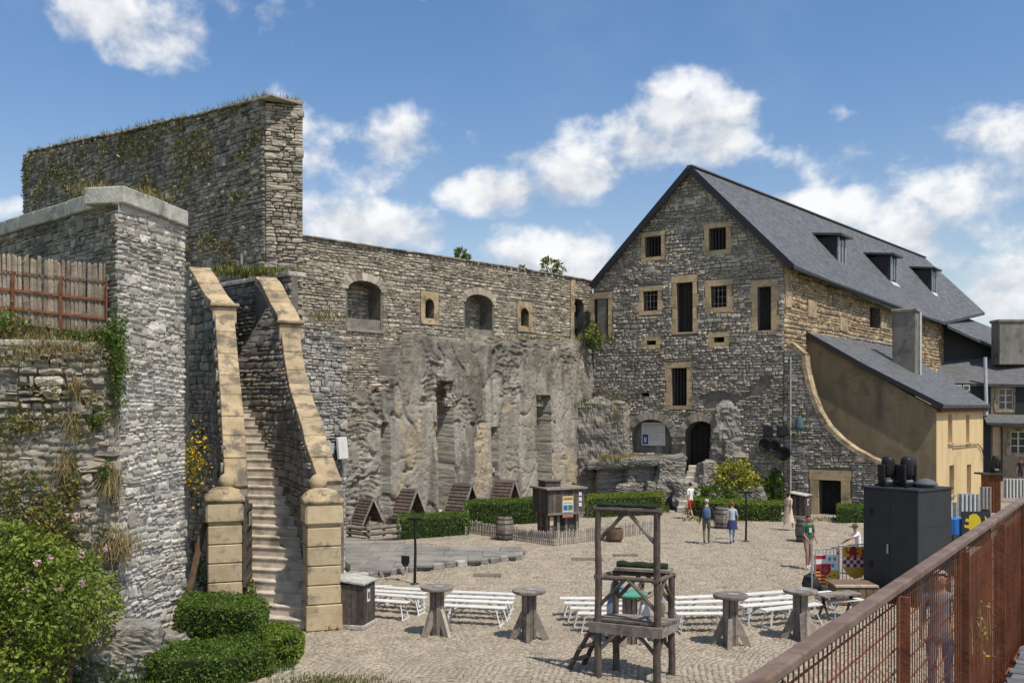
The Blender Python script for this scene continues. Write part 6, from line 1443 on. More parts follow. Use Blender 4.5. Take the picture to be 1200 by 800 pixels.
# ================================================================== DARK CABINET WITH STAGE LIGHTS
cm = Vector(((1076-CX)/F*24.9, 24.9, 0)); ca = Vector((-.60, .80, 0)); cb_ = Vector((.80, .60, 0)); CH = EYE+(HZ-574)/F*24.9; CA, CBW = 1.62, 1.72
cab = thing('equipment_cabinet', 'tall charcoal equipment cabinet carrying stage lights behind the rusty railing', 'cabinet', tuple(cm))
def cbox(a0, b0, z0, a1, b1, z1, m, nm, par=cab, bev=0):
    mb = MB(); mb.hexa([cm+ca*a+cb_*b+Vector((0, 0, z)) for z in (z0, z1) for a, b in ((a0, b0), (a1, b0), (a1, b1), (a0, b1))], m); o = mb.build(nm, par)
    if bev: k = o.modifiers.new('bevel', 'BEVEL'); k.width = bev; k.segments = 2
    return o
cbox(0, 0, 0, CA, CBW, CH-.06, CAB, 'body', bev=.02); cbox(-.03, -.03, CH-.06, CA+.03, CBW+.03, CH, CAB, 'top_plate', bev=.01)
for z in (.9, 2.35): cbox(CA-.28, -.025, z, CA-.2, 0, z+.18, BLACK, 'hinge')
cbox(CA*.5-.006, -.003, .02, CA*.5+.006, .0, CH-.1, BLACK, 'door_gap'); cbox(CA*.5+.03, -.05, 1.35, CA*.5+.07, -.02, 1.6, GALV, 'handle'); cbox(.02, -.012, .02, .06, 0, CH-.08, CAB, 'edge_angle')
for z in (.5, 1.3, 2.1): cbox(.0, .04, z, -.006, CBW-.04, z+.025, CAB, 'rib'); cbox(.12, CBW, .0, .9, CBW+.01, 1.0, BLACK, 'vent')
def moving_head(label, pos, rz, s=1.0, tilt=0):
    r = thing('stage_light', label, 'stage light', tuple(pos), 'black moving-head stage lights'); p = Vector(pos); q = Matrix.Rotation(rz, 3, 'Z'); w = lambda x, y, z: p+q@Vector((x*s, y*s, z*s))
    mb = MB(); mb.box(w(0, 0, .07), (.46*s, .36*s, .14*s), BLACK, rz=rz, bev=.03*s); mb.build('base', r); mb = MB(); mb.lathe([(.15*s, 0), (.15*s, .05*s)], GALV, w(0, 0, .14), 14); mb.build('swivel', r)
    for x in (-.22, .22): mb = MB(); mb.box(w(x, 0, .38), (.08*s, .26*s, .46*s), BLACK, rz=rz, bev=.03*s); mb.build('yoke_arm', r)
    mb = MB(); mb.lathe([(.10*s, -.0), (.15*s, .03*s), (.175*s, .12*s), (.18*s, .4*s), (.165*s, .52*s), (.12*s, .58*s)], BLACK, w(0, 0, .24), 16); mb.build('head', r, True); mb = MB(); mb.lathe([(.11*s, 0), (.11*s, .012*s)], GLASS, w(0, 0, .82), 14); mb.build('lens', r)
mz = Vector((0, 0, CH)); moving_head('black moving-head stage light on the cabinet, nearer the curved wall', cm+ca*1.2+cb_*.55+mz, .3); moving_head('black moving-head stage light on the cabinet, nearer its domed cover', cm+ca*.78+cb_*.8+mz, .5); 
moving_head('black moving-head stage light half hidden behind the two cabinet lights', cm+ca*1.0+cb_*1.35+mz, .9, .95)
c = cm+ca*.35+cb_*1.0+mz; r = thing('domed_cover', 'grey domed cover on top of the dark cabinet', 'cover', tuple(c)); mb = MB(); mb.lathe([(.22, 0), (.2, .05), (.31, .07), (.30, .12), (.2, .2), (.06, .24)], flat('cover_grey', (.10, .11, .12)), c, 18); mb.build('dome', r, True)
for i in range(4):
    a = cm+ca*(.5+.3*i)+cb_*.3+mz; mb = MB(); mb.tube([a+Vector((0, 0, .03)), a+ca*.2+cb_*.25+Vector((0, 0, .02)), a+ca*.1+cb_*.6+Vector((0, 0, .03))], .02, BLACK, 6); o = mb.build('cable', cab)
# ================================================================== BARRIERS, HERALDIC SHIELDS AND THE WOODEN STAGE
def barrier(label, a, b, h=1.2, group='grey steel crowd barriers', gap=.13, panel=None):
    r = thing('crowd_barrier', label, 'barrier', tuple(a), group); d = (b-a)
    for z in (.2, h): mb = MB(); mb.tube([up(a, z), up(b, z)], .022, GALV, 6); mb.build('rail', r)
    for p in (a, b): mb = MB(); mb.tube([up(p, 0), up(p, h+.02)], .024, GALV, 6); mb.build('post', r)
    n = max(3, int(d.length/gap))
    for i in range(1, n): p = a.lerp(b, i/n); mb = MB(); mb.tube([up(p, .2), up(p, h)], .012 if panel is None else panel, GALV if panel is None else WHITE, 5); mb.build('bar', r)
    return r
g0, g1, g2 = G(951.5, 694), G(983, 690), G(1018, 687)
barrier('steel barrier holding the red, white and gold quartered shield', g0, g1-Vector((.05, 0, 0)), 1.22); barrier('steel barrier holding the gold shield with a chequered band', g1, g2, 1.27)
SY = 27.1
CR = flat('heraldic_red', (.36, .03, .05)); CWH = flat('heraldic_white', (.74, .74, .72)); CG = flat('heraldic_gold', (.68, .42, .06)); CBL = flat('heraldic_blue', (.10, .27, .50)); CDK = flat('heraldic_black', (.03, .03, .035))
def spx(x, y, d=0): return P(x, y, SY-.02-d)
def shield(label, outline, shapes):
    c = spx(*outline[0]); r = thing('heraldic_shield', label, 'shield', (c.x, c.y, c.z), 'painted heraldic shields on the barriers'); mb = MB(); mb.prism([spx(*p) for p in outline[1]], (0, .035, 0), outline[2]); mb.build('board', r)
    for nm, pts, m, lv in shapes:
        mb = MB(); mb.prism([spx(x, y, .002+lv*.004) for x, y in pts], (0, .003, 0), m); mb.build(nm, r)
def pr(x0, y0, x1, y1): return [(x0, y1), (x1, y1), (x1, y0), (x0, y0)]
X = lambda x: 930+x/6.67; Yy = lambda y: 600+y/6.67
def lion(cx, cy, s, flip=1):
    pts = [(-.5,.1),(-.62,-.25),(-.45,-.42),(-.5,-.1),(-.3,-.05),(-.22,-.35),(-.05,-.5),(.1,-.52),(.3,-.42),(.32,-.25),(.45,-.3),(.5,-.15),(.3,-.1),(.34,.05),(.55,.02),(.52,.15),(.3,.2),(.28,.4),(.42,.5),(.2,.52),(.1,.28),(-.1,.3),(-.12,.5),(-.3,.52),(-.22,.3),(-.3,.15)]
    return [(cx+flip*x*s, cy+y*s) for x, y in pts]
o1 = [(X(160), Yy(333)), (X(352), Yy(333)), (X(352), Yy(480)), (X(335), Yy(530)), (X(300), Yy(570)), (X(258), Yy(590)), (X(215), Yy(570)), (X(180), Yy(530)), (X(160), Yy(480))]
sh = [('red_band', pr(X(162), Yy(335), X(252), Yy(365)), CR, 0), ('red_field', pr(X(162), Yy(405), X(252), Yy(460)), CR, 0),
      ('gold_quarter', [(X(256), Yy(588)), (X(300), Yy(568)), (X(333), Yy(530)), (X(350), Yy(480)), (X(350), Yy(452)), (X(256), Yy(452))], CG, 0),
      ('gold_stripe_field', [(X(163), Yy(446)), (X(163), Yy(480)), (X(182), Yy(530)), (X(216), Yy(568)), (X(255), Yy(586)), (X(255), Yy(446))], CG, 0)]
for k, (y, xa) in enumerate(((470, 163), (497, 170), (524, 182), (551, 204))): sh.append(('red_stripe', pr(X(xa), Yy(y), X(255), Yy(y+14)), CR, 1))
for (x, y) in ((282, 360), (322, 360), (308, 412)): sh += [('blue_charge', [(X(x-10), Yy(y+10)), (X(x), Yy(y+22)), (X(x+10), Yy(y+10)), (X(x+12), Yy(y-14)), (X(x+3), Yy(y-4)), (X(x), Yy(y-18)), (X(x-3), Yy(y-4)), (X(x-12), Yy(y-14))], CBL, 1)]
for (x, y) in ((285, 500), (318, 492), (290, 535)): sh += [('dark_charge', [(X(x-7), Yy(y)), (X(x), Yy(y+9)), (X(x+7), Yy(y)), (X(x), Yy(y-9))], CDK, 1)]
sh += [('red_inner_shield', [(X(206), Yy(402)), (X(206), Yy(455)), (X(220), Yy(482)), (X(248), Yy(494)), (X(276), Yy(482)), (X(292), Yy(455)), (X(292), Yy(402))], CR, 2), ('gold_emblem', [(X(243), Yy(420)), (X(243), Yy(445)), (X(228), Yy(440)), (X(236), Yy(462)), (X(250), Yy(470)), (X(264), Yy(462)), (X(270), Yy(440)), (X(254), Yy(447)), (X(254), Yy(420))], flat('dull_gold', (.35, .16, .08)), 3)]
shield('red, white and gold quartered heraldic shield with a small red inner shield', ((X(258), Yy(590)), o1, CWH), sh)
o2 = [(X(385), Yy(268)), (X(575), Yy(268)), (X(575), Yy(430)), (X(555), Yy(480)), (X(525), Yy(508)), (X(480), Yy(520)), (X(440), Yy(500)), (X(405), Yy(460)), (X(385), Yy(420))]
sh = [('white_band', pr(X(387), Yy(347), X(573), Yy(428)), CWH, 0), ('red_lion', lion(X(462), Yy(310), 13.5), CR, 1), ('red_tail', [(X(525), Yy(345)), (X(540), Yy(320)), (X(528), Yy(300)), (X(545), Yy(285)), (X(552), Yy(310)), (X(548), Yy(340))], CR, 1)]
for j in range(3):
    for i in range(7):
        if (i+j) % 2 == 0 or False: continue
        sh.append(('red_check', pr(X(387+26.5*i), Yy(347+27*j), X(387+26.5*i+26.5), Yy(347+27*j+27)), CR, 1))
shield('gold heraldic shield with a red lion and red-white chequered band', ((X(480), Yy(520)), o2, CG), sh)
c0_ = P(1127, 629, 29.5); r = thing('heraldic_shield', 'dark heraldic panel with a yellow lion beyond the rusty handrail', 'shield', (c0_.x, c0_.y, 0), 'painted heraldic shields on the barriers'); SYs = SY; SY = 29.5
mb = MB(); mb.prism([spx(*p) for p in pr(1127, 599, 1161, 640)], (0, .04, 0), CDK); mb.build('board', r); mb = MB(); mb.prism([spx(x, y, .004) for x, y in lion(1143, 614, 24, -1)], (0, .003, 0), flat('lion_yellow', (.55, .42, .03))); mb.build('yellow_lion', r); 
for x in (1129, 1159): p = P(x, 605, 29.55); mb = MB(); mb.tube([up(p, 0), up(p, p.z)], .03, GALV, 6); mb.build('post', r)
SY = SYs
c = P(1119, 478, 29.8); r = thing('blue_drum', 'bright blue drum beside the dark lion panel', 'drum', (c.x, c.y, 0)); zz = EYE+(HZ-626)/F*29.8; mb = MB(); mb.lathe([(.24, 0), (.26, .02), (.26, .5), (.24, .52)], flat('blue_plastic', (.03, .16, .5)), (c.x, c.y, zz), 16); mb.lathe([(.3, 0), (.3, zz)], WOODD, (c.x, c.y, 0), 12); mb.build('body', r)
# striped barriers further off
for k, (x0, x1, yt, lb) in enumerate(((1103, 1121, 588, 'white-barred barrier beside the cabinet'), (1123, 1147, 578.5, 'white-barred barrier in front of the yellow house'), (1149, 1161, 570.5, 'narrow white-barred barrier beside the rusty mesh stand'), (1176, 1204, 561, 'white-barred barrier behind the rusty mesh stand'), (1206, 1234, 556, 'white-barred barrier by the brown house'))):
    Y = (EYE-1.3)*F/(yt-HZ); a, b = P(x0, 478, Y+.2), P(x1, 478, Y-.2); a.z = b.z = 0; barrier(lb, a, b, 1.3, 'white-barred barriers', .17, .045)
    mb = MB(); mb.prism([up(a, .2)+Vector((0, .06, 0)), up(b, .2)+Vector((0, .06, 0)), up(b, 1.28)+Vector((0, .06, 0)), up(a, 1.28)+Vector((0, .06, 0))], (0, .02, 0), flat('barrier_sheet', (.28, .31, .35)) if k == 0 else bpy.data.materials['barrier_sheet']); ob = mb.build('backing_sheet', [o for o in bpy.data.objects if o.get('label') == lb][0])
# wooden stage with a plank table in front of the cabinet
sA = G(983, 716); sg_ = thing('wooden_stage', 'low plank stage with stepped seats in front of the dark cabinet', 'stage', tuple(sA)); 
def sbox(x0, x1, y0, y1, z0, z1, m, nm): mb = MB(); mb.box(((x0+x1)/2, (y0+y1)/2, (z0+z1)/2), (x1-x0, y1-y0, z1-z0), m); mb.build(nm, sg_)
x0, x1, yA = (982-600)/F*25, (1017-600)/F*25, 25.2
sbox(x0+.1, x1+.3, yA, yA+.9, 0, .50, WOODB, 'body'); 
for i in range(5): sbox(x0, x1+.35, yA-.06+.2*i, yA+.12+.2*i, .5, .545, WOODP if i == 0 else WOODB, 'plank')
for i in range(6): sbox(x0+.02+.2*i, x0+.2+.2*i, yA-.03, yA, .04, .47, WOODB, 'front_board')
pt0, pt1 = G(960, 697.5, .62), G(1002, 693.5, .62); r = thing('plank_table', 'long grey plank table beside the wooden stage', 'table', (pt0.x, pt0.y, 0)); mb = MB(); mb.beam(pt0, pt1, .45, .04, WOODG); mb.build('top', r)
for f in (.12, .88): p = pt0.lerp(pt1, f); mb = MB(); mb.beam(up(p, 0)+Vector((-.15, 0, 0)), up(p, .6)+Vector((.05, 0, 0)), .05, .05, WOODD); mb.beam(up(p, 0)+Vector((.15, 0, 0)), up(p, .6)+Vector((-.05, 0, 0)), .05, .05, WOODD); mb.build('leg', r)
c = G(951, 692); r = thing('black_bag', 'black bag lying at the foot of the quartered shield', 'bag', tuple(c)); mb = MB(); mb.lathe([(.05, 0), (.26, .02), (.28, .2), (.22, .42), (.08, .5)], CDK, c, 12); mb.build('sack', r, True); mb = MB(); mb.tube([c+Vector((-.1, 0, .45)), c+Vector((0, -.05, .62)), c+Vector((.1, 0, .45))], .015, CDK, 5); mb.build('strap', r)
# rusty mesh stand with a stage light
RS = 47.5; a = P(1157.5, 478, RS); b = P(1173, 478, RS); zt_ = EYE+(HZ-556)/F*RS; r = thing('rusty_stand', 'tall rusty mesh stand carrying a stage light near the yellow house', 'stand', (a.x, a.y, 0)); wd = (b-a).length
mb = MB(); mb.box(((a.x+b.x)/2, a.y+.35, zt_/2), (wd, .7, zt_), RUST, bev=.02); mb.build('box', r); mb = MB(); mb.box(((a.x+b.x)/2-.1, a.y+.3, zt_+.04), (wd+.45, .95, .08), IRON); mb.build('top_plate', r)
for i in range(9): mb = MB(); x = a.x+wd*(i+.5)/9; mb.box((x, a.y-.02, zt_/2), (.02, .03, zt_), RUSTB); mb.build('bar', r)
moving_head('black stage light on the rusty mesh stand', (b.x-.1, a.y+.35, zt_+.08), .4, 1.05)

# ================================================================== WALKWAY AND RUSTY BALUSTRADE
hD = .75; h0, h1 = Vector(((880-CX)/F, 1, (HZ-800)/F)), Vector(((1200-CX)/F, 1, (HZ-583)/F))
H0, H1 = h0*(hD/-h0.z), h1*(hD/-h1.z); RD = (H1-H0); RD.z = 0; LEN = RD.length; RD.normalize(); RN = Vector((-RD.y, RD.x, 0))    # RN towards the yard
HA = Vector((H0.x, H0.y, 0)); ZH, ZDk = EYE-hD, EYE-1.85
bal = thing('rusty_balustrade', 'rust-brown steel balustrade with close vertical bars and flat handrail beside the walkway', 'balustrade', (HA.x, HA.y, ZDk))
rp = lambda s, d, z: HA+RD*s+RN*d+Vector((0, 0, z))
S0, S1 = -1.6, 11.0
def rprism(s0, s1, d0, d1, z0, z1, m, nm, bev=0):
    mb = MB(); mb.hexa([rp(s, d, z) for z in (z0, z1) for s, d in ((s0, d0), (s1, d0), (s1, d1), (s0, d1))], m); o = mb.build(nm, bal)
    if bev: k = o.modifiers.new('bevel', 'BEVEL'); k.width = bev; k.segments = 2
    return o
s = S0
while s < S1-.1: rprism(s, min(S1, s+2.0)-.006, -.022, .038, ZH-.036, ZH, RAILM, 'handrail', .008); s += 2.0
mb = MB(); mb.hexa([(x*.0024, y*.0024, z) for z in (0, 1.0) for x, y in ((-1, -1), (1, -1), (1, 1), (-1, 1))], RUST); barme = mb.mesh('bar')
n = int((S1-S0)/.052); rz = math.atan2(RD.y, RD.x)
for i in range(n):
    s = S0+.052*(i+.5); o = bpy.data.objects.new('bar', barme); COL.objects.link(o); p = rp(s, .012, ZDk-.12); mt = Matrix.Translation(p) @ Matrix.Rotation(rz, 4, 'Z') @ Matrix.Diagonal((1, 1, ZH-.036-ZDk+.12, 1)); o.parent = bal; o.matrix_parent_inverse = Matrix.Translation(-Vector(bal.location)) @ mt
for k in range(12):
    z = ZDk-.08+(ZH-ZDk)*k/11.0*.98; mb = MB(); mb.beam(rp(S0, .024, z), rp(S1, .024, z), .006, .006, RUST); mb.build('mesh_wire', bal)
for s in (-1.3, .24, 1.77, 3.3, 4.83, 6.36, 7.89, 9.42): rprism(s-.025, s+.025, -.01, .0, ZDk-.2, ZH-.055, RUST, 'post'); rprism(s-.006, s+.006, -.05, -.01, ZDk-.2, ZH-.055, RUST, 'post_web')
for (s0_, s1_) in ((3.34, 4.79), (4.87, 6.32), (6.4, 7.85)): rprism(s0_, s1_, .028, .034, ZDk-.4, ZH-.16, RUST, 'sheet_panel')
rprism(S0, S1, .0, .06, ZDk-.22, ZDk-.13, RUST, 'bottom_rail')
walk = thing('walkway', 'grey board walkway on steel beams behind the rusty balustrade', 'walkway', (HA.x+2, HA.y-1, 0))
s = S0
while s < S1:
    mb = MB(); w_ = .145; mb.hexa([rp(t_, d, z) for z in (ZDk-.04+rg.uniform(-.003, .003), ZDk+rg.uniform(-.003, .003)) for t_, d in ((s, -3.0), (s+w_-.012, -3.0), (s+w_-.012, -.06+rg.uniform(-.03, .02)), (s, -.06+rg.uniform(-.03, .02)))], DECKM); mb.build('deck_board', walk); s += w_
for d in (-.25, -1.5, -2.8): mb = MB(); mb.hexa([rp(t_, e, z) for z in (ZDk-.3, ZDk-.05) for t_, e in ((S0, d-.06), (S1, d-.06), (S1, d+.06), (S0, d+.06))], RUST); mb.build('beam', walk)
for s in (-1, 2.6, 6.2, 9.8):
    for d in (-.25, -2.8): mb = MB(); p = rp(s, d, 0); mb.box((p.x, p.y, (ZDk-.3)/2), (.16, .16, ZDk-.3), RUST); mb.build('leg', walk)
# steel landing beyond the railing, where a walker stands
lc = P(1106, 478, 12.2); lz = 1.42; ld = thing('steel_landing', 'rusty steel stair landing seen through the balustrade bars', 'landing', (lc.x, lc.y, 0))
mb = MB(); mb.box((lc.x+.6, lc.y+.3, lz-.06), (2.4, 1.6, .1), RUST); mb.build('deck', ld); mb = MB(); mb.box((lc.x+.6, lc.y-.52, lz-.5), (2.4, .03, .9), RUST); mb.build('skirt', ld)
for x in (-.5, 1.7):
    for y in (-.4, 1.0): mb = MB(); mb.box((lc.x+x, lc.y+y, (lz-.1)/2), (.1, .1, lz-.1), RUST); mb.build('leg', ld)
# ================================================================== PLANTS
nr = np.random.default_rng(5)
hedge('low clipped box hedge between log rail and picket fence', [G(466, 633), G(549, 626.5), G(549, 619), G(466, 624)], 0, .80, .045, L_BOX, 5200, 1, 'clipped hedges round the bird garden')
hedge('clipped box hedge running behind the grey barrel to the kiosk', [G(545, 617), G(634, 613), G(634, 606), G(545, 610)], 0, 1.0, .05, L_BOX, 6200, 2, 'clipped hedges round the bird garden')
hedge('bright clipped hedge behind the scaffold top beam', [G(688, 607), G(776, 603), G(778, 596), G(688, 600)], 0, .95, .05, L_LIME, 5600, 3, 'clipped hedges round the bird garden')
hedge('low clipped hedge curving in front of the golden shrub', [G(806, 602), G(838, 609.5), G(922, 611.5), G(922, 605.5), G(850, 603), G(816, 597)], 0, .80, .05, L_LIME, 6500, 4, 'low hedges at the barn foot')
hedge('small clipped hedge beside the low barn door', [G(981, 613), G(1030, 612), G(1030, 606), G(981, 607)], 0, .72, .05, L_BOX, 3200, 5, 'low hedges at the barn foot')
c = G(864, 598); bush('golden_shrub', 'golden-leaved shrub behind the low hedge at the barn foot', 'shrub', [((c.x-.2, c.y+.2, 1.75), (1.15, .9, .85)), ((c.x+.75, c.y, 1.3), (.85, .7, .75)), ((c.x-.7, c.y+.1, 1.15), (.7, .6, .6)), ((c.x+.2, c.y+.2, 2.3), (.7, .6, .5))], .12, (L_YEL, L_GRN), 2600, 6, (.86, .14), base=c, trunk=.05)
c = G(836, 600); bush('green_shrub', 'dark green leafy shrub under the golden shrub', 'shrub', [((c.x, c.y, .75), (.95, .5, .7)), ((c.x+.9, c.y, .55), (.7, .5, .5))], .13, (L_GRN, L_BOX), 1100, 7, (.6, .4), base=c, trunk=.03)
c = G(908, 599); bush('feathery_shrub', 'feathery green shrub between golden shrub and pale downpipe', 'shrub', [((c.x, c.y, 1.0), (.6, .45, .95)), ((c.x+.1, c.y, 1.7), (.35, .3, .55)), ((c.x-.35, c.y, .7), (.4, .35, .6))], .09, (L_GRN,), 2300, 8, base=c, trunk=.03, long=2.6)
# grass behind the hedge
pts = []
for _ in range(2600):
    p = G(rg.uniform(678, 785), rg.uniform(589, 601)); pts.append((p.x, p.y, 0))
kindof(blades('grass', pts, .32, (L_GRS, L_DRY), 9, pick=(.8, .2)), 'stuff')
# dry grass and moss on the ledges and the outcrop
pts = []
for _ in range(1500):
    f = rg.random(); p = P(702+100*f, 538, 50.6+rg.uniform(-.9, 1.2)); pts.append((p.x, p.y, P(0, 537, 50.6).z-.12+rg.uniform(0, .1)))
kindof(blades('ledge_grass', pts, .28, (L_DRY, L_WALL), 10, pick=(.8, .2)), 'stuff')
# grass mounds: outcrop top, stair end wall, scroll foot, curtain ledge
def tuft(px, py, Y, rx, ry, n, h, mats, pick, label, cat='grass tuft', rz_=.12, name='grass_tuft', w_=.02, lean=.5):
    c = P(px, py, Y); k = Y/F; pts = [(c.x+rg.gauss(0, rx*k*.5), c.y+rg.gauss(0, .3), c.z+rg.gauss(0, ry*k*.4)) for _ in range(n)]
    o = blades(name, pts, h, mats, int(px+py), pick=pick, width=w_, lean=lean); return kindof(o, 'stuff')
tuft(703, 474, 53.4, 34, 6, 800, .26, (L_GRS, L_WALL), (.7, .3), 'green grass cap growing on the tall slate outcrop')
tuft(722, 486, 52.3, 8, 18, 260, .22, (L_WALL, L_DRY), (.5, .5), 'dry moss hanging down the outcrop edge')
tuft(287, 321, 32.3, 50, 3, 800, .25, (L_GRS, L_WALL), (.6, .4), 'grass growing on the stair end wall coping')
tuft(690, 398, 53.6, 30, 5, 260, .35, (L_GRS, L_DRY), (.5, .5), 'dry grass on the sill of the far wall opening')
tuft(375, 373, 40.2, 30, 6, 260, .22, (L_DRY, L_WALL), (.7, .3), 'dry grass on the top of the blue-grey wall')
tuft(465, 436, 46.2, 22, 24, 520, .3, (L_WALL, L_DRY), (.5, .5), 'mossy weeds in the hollow above the plaster wall')
tuft(425, 463, 43.5, 26, 8, 260, .25, (L_DRY,), None, 'dry grass on the broken plaster edge by the stair')
tuft(600, 396, 48.5, 90, 2, 260, .14, (L_WALL,), None, 'small weeds along the plaster wall top')
c = P(694, 392, 53.4); bush('young_tree', 'young green sapling in the far opening beside the barn', 'sapling', [((c.x, c.y, c.z+.1), (.4, .35, .6)), ((c.x+.25, c.y, c.z-.5), (.4, .3, .35))], .12, (L_GRN, L_YEL), 420, 12, (.8, .2), base=c-Vector((0, 0, .8)), trunk=.03)
for px, py, s, lb in ((540, 298, .55, 'small dark bush growing on the curtain wall top over the second arch'), (645, 313, .95, 'larger bush on the curtain wall top near the barn'), (612, 316, .4, 'low weeds on the curtain wall top between two bushes')):
    u, z = CW.px(px, py, -.4); c = Vector(CW(u, z, -.4)); bush('wall_bush', lb, 'bush', [((c.x, c.y, c.z), (.6*s, .5*s, .6*s)), ((c.x+.5*s, c.y, c.z-.15), (.5*s, .4*s, .4*s)), ((c.x-.3*s, c.y, c.z+.25*s), (.3*s, .3*s, .4*s))], .10, (L_GRN, L_WALL), int(420*s), 13+int(px), (.6, .4), base=c-Vector((0, 0, .5)), trunk=.02, long=2.2)
# weeds on the tower: along its head and in patches down its face
pts = []; dirs = []
for _ in range(3600):
    k = rg.random()*(len(tt)-1); j = int(k); f = k-j; u = tt[j][0]+(tt[j+1][0]-tt[j][0])*f; z = tt[j][1]+(tt[j+1][1]-tt[j][1])*f
    if mn.noise(Vector((u*.6, 4, 4))) < -.12: continue
    pts.append(TL(u, z+.02, rg.uniform(-1.0, .1)))
kindof(blades('tower_top_weeds', [tuple(p) for p in pts], .36, (L_WALL, L_GRS, L_DRY), 14, tower, pick=(.45, .25, .3), width=.016, lean=.8), 'stuff')
pts = []
while len(pts) < 5200:
    u, z = rg.uniform(ua, ub), rg.uniform(9.5, 19.5); zt = np.interp(u, [q[0] for q in tt], [q[1] for q in tt])
    f = (zt-z)/7
    if f < 0 or mn.noise(Vector((u*.55, z*.7, 2)))+.35*mn.noise(Vector((u*2, z*2, 2))) < .02+.30*f: continue
    pts.append(TL(u, z, rg.uniform(.04, .22)))
leaves('tower_face_weeds', [tuple(p) for p in pts], .085, (L_WALL, L_GRN, L_DRY, L_WHT), 15, tower, (.50, .12, .34, .04), 2.2)['kind'] = 'stuff'
pts = [TEp(rg.uniform(eu0, eu1), zt_c+.02, rg.uniform(-1, 0)) for _ in range(260)]
kindof(blades('tower_top_weeds', [tuple(p) for p in pts], .35, (L_WALL, L_DRY), 16, tower), 'stuff')
# weeds behind the coping of the bastion
pts = []
for _ in range(1100):
    s = rg.uniform(.2, 7.5); p = Vector((Bp.x, Bp.y, ztp+.34))+PD*s-PLf.n3*rg.uniform(.5, 1.4); pts.append(tuple(p))
for _ in range(500):
    p = Vector((Bp.x, Bp.y, ztp+.34)).lerp(Vector((Cp.x, Cp.y, ztp+.34)), rg.random())-PRt.n3*rg.uniform(.4, 1.3); pts.append(tuple(p))
kindof(blades('bastion_top_weeds', pts, .2, (L_DRY, L_WALL), 17, pier, width=.009, lean=.7), 'stuff')
# terrace: dry grass mound, green plants, hanging weeds
pts = []
for _ in range(8500):
    u = rg.uniform(l0, l1); d = rg.uniform(.0, 2.6); rise = .42*min(1, d/1.2)*(.75+.5*mn.noise(Vector((u*1.2, d, 3)))); p = LW(u, zl+rise-.12, -d); pts.append(tuple(p))
kindof(blades('terrace_grass', pts, .34, (L_DRY, L_GRS), 18, pick=(.9, .1), width=.009, lean=.9), 'stuff')
def wallplant(px, py, rx, rz_, leaf, n, mats, pick, label, seed, name='wall_plant', cat='wall plant', S=LW, dep=.12, long=1.6, dmax=.28):
    u, z = S.px(px, py, dep); k = S(u, z).y/F; pts = []
    for _ in range(n):
        a, b = rg.gauss(0, .45), rg.gauss(0, .45); pts.append(tuple(S(u+a*rx*k, z+b*rz_*k, dep+rg.uniform(0, dmax)*max(.2, 1-a*a-b*b))))
    c = S(u, z, dep); r = thing(name, label, cat, tuple(c)); leaves('leaves', pts, leaf, mats, seed, r, pick, long); return r
def hang(px, py, w_px, n, ln, mats, pick, label, seed, S=LW, dep=.1, name='hanging_grass'):
    u, z = S.px(px, py, dep); k = S(u, z).y/F; pts = []; dr = []
    for _ in range(n):
        pts.append(tuple(S(u+rg.gauss(0, .5)*w_px*k, z+rg.gauss(0, .12), dep+rg.uniform(0, .12)))); dr.append((S.n3.x*.3+rg.gauss(0, .28), S.n3.y*.3+rg.gauss(0, .28), -1*rg.uniform(.3, 1)))
    o = blades(name, pts, ln*.8, mats, seed, None, lean=.30, width=.0065, pick=pick, dirs=dr); return tag(o, label, 'wall plant')
wallplant(10, 380, 30, 22, .05, 620, (L_GRN, L_WALL, L_WHT), (.7, .24, .06), 'green leafy plant with white flowers in front of the picket fence', 20, dep=-.35, dmax=.6)
wallplant(95, 395, 30, 9, .05, 330, (L_GRN, L_GRS), (.7, .3), 'low green plants on the ledge under the picket fence', 21, dep=-.05)
wallplant(138, 425, 12, 66, .05, 1100, (L_GRN, L_GRS, L_BOX), (.5, .3, .2), 'ivy trailing down the retaining wall at the bastion corner', 22, 'ivy', 'ivy')
wallplant(128, 394, 20, 20, .05, 420, (L_GRN, L_GRS), (.6, .4), 'bright green plants at the end of the picket fence', 23, dep=.05)
wallplant(114, 492, 9, 12, .045, 260, (L_GRS, L_GRN), (.7, .3), 'small bright fern in the retaining wall', 24, 'fern', 'fern')
wallplant(30, 495, 50, 24, .05, 420, (L_WALL, L_GRS), (.6, .4), 'scattered weeds across the rough retaining wall', 25)
wallplant(85, 565, 14, 34, .05, 420, (L_WALL, L_GRN), (.6, .4), 'olive weeds on the retaining wall above the flowering shrub', 26)
wallplant(125, 555, 12, 22, .05, 300, (L_GRN, L_GRS), (.6, .4), 'green weeds beside the long dry grass on the retaining wall', 27)
wallplant(62, 610, 34, 60, .055, 1300, (L_WALL, L_GRN), (.75, .25), 'olive brown bush rising out of the flowering shrub', 28, dmax=.7)
hang(60, 404, 60, 620, .34, (L_DRY, L_WALL), (.75, .25), 'dry grass hanging over the ledge under the picket fence', 30)
hang(88, 450, 6, 130, .45, (L_DRY, L_WALL), (.7, .3), 'brown dry tuft high on the retaining wall', 31)
hang(85, 490, 9, 200, .6, (L_DRY,), None, 'long dry grass streak in the middle of the retaining wall', 32)
hang(130, 555, 9, 300, .8, (L_DRY,), None, 'longest dry grass bunch hanging on the retaining wall', 33)
hang(138, 632, 22, 620, .6, (L_DRY, L_WALL), (.85, .15), 'dry grass bunch beside the pink flowers', 34)
pts = []
for i_ in range(34):
    px, py, n = rg.uniform(-20, 135), rg.uniform(410, 640), rg.randrange(30, 110); u, z = LW.px(px, py, .2); sx, sz = rg.uniform(.05, .2), rg.uniform(.05, .2)
    pts += [tuple(LW(u+rg.gauss(0, sx), z+rg.gauss(0, sz), .2+rg.uniform(0, .15))) for _ in range(n)]
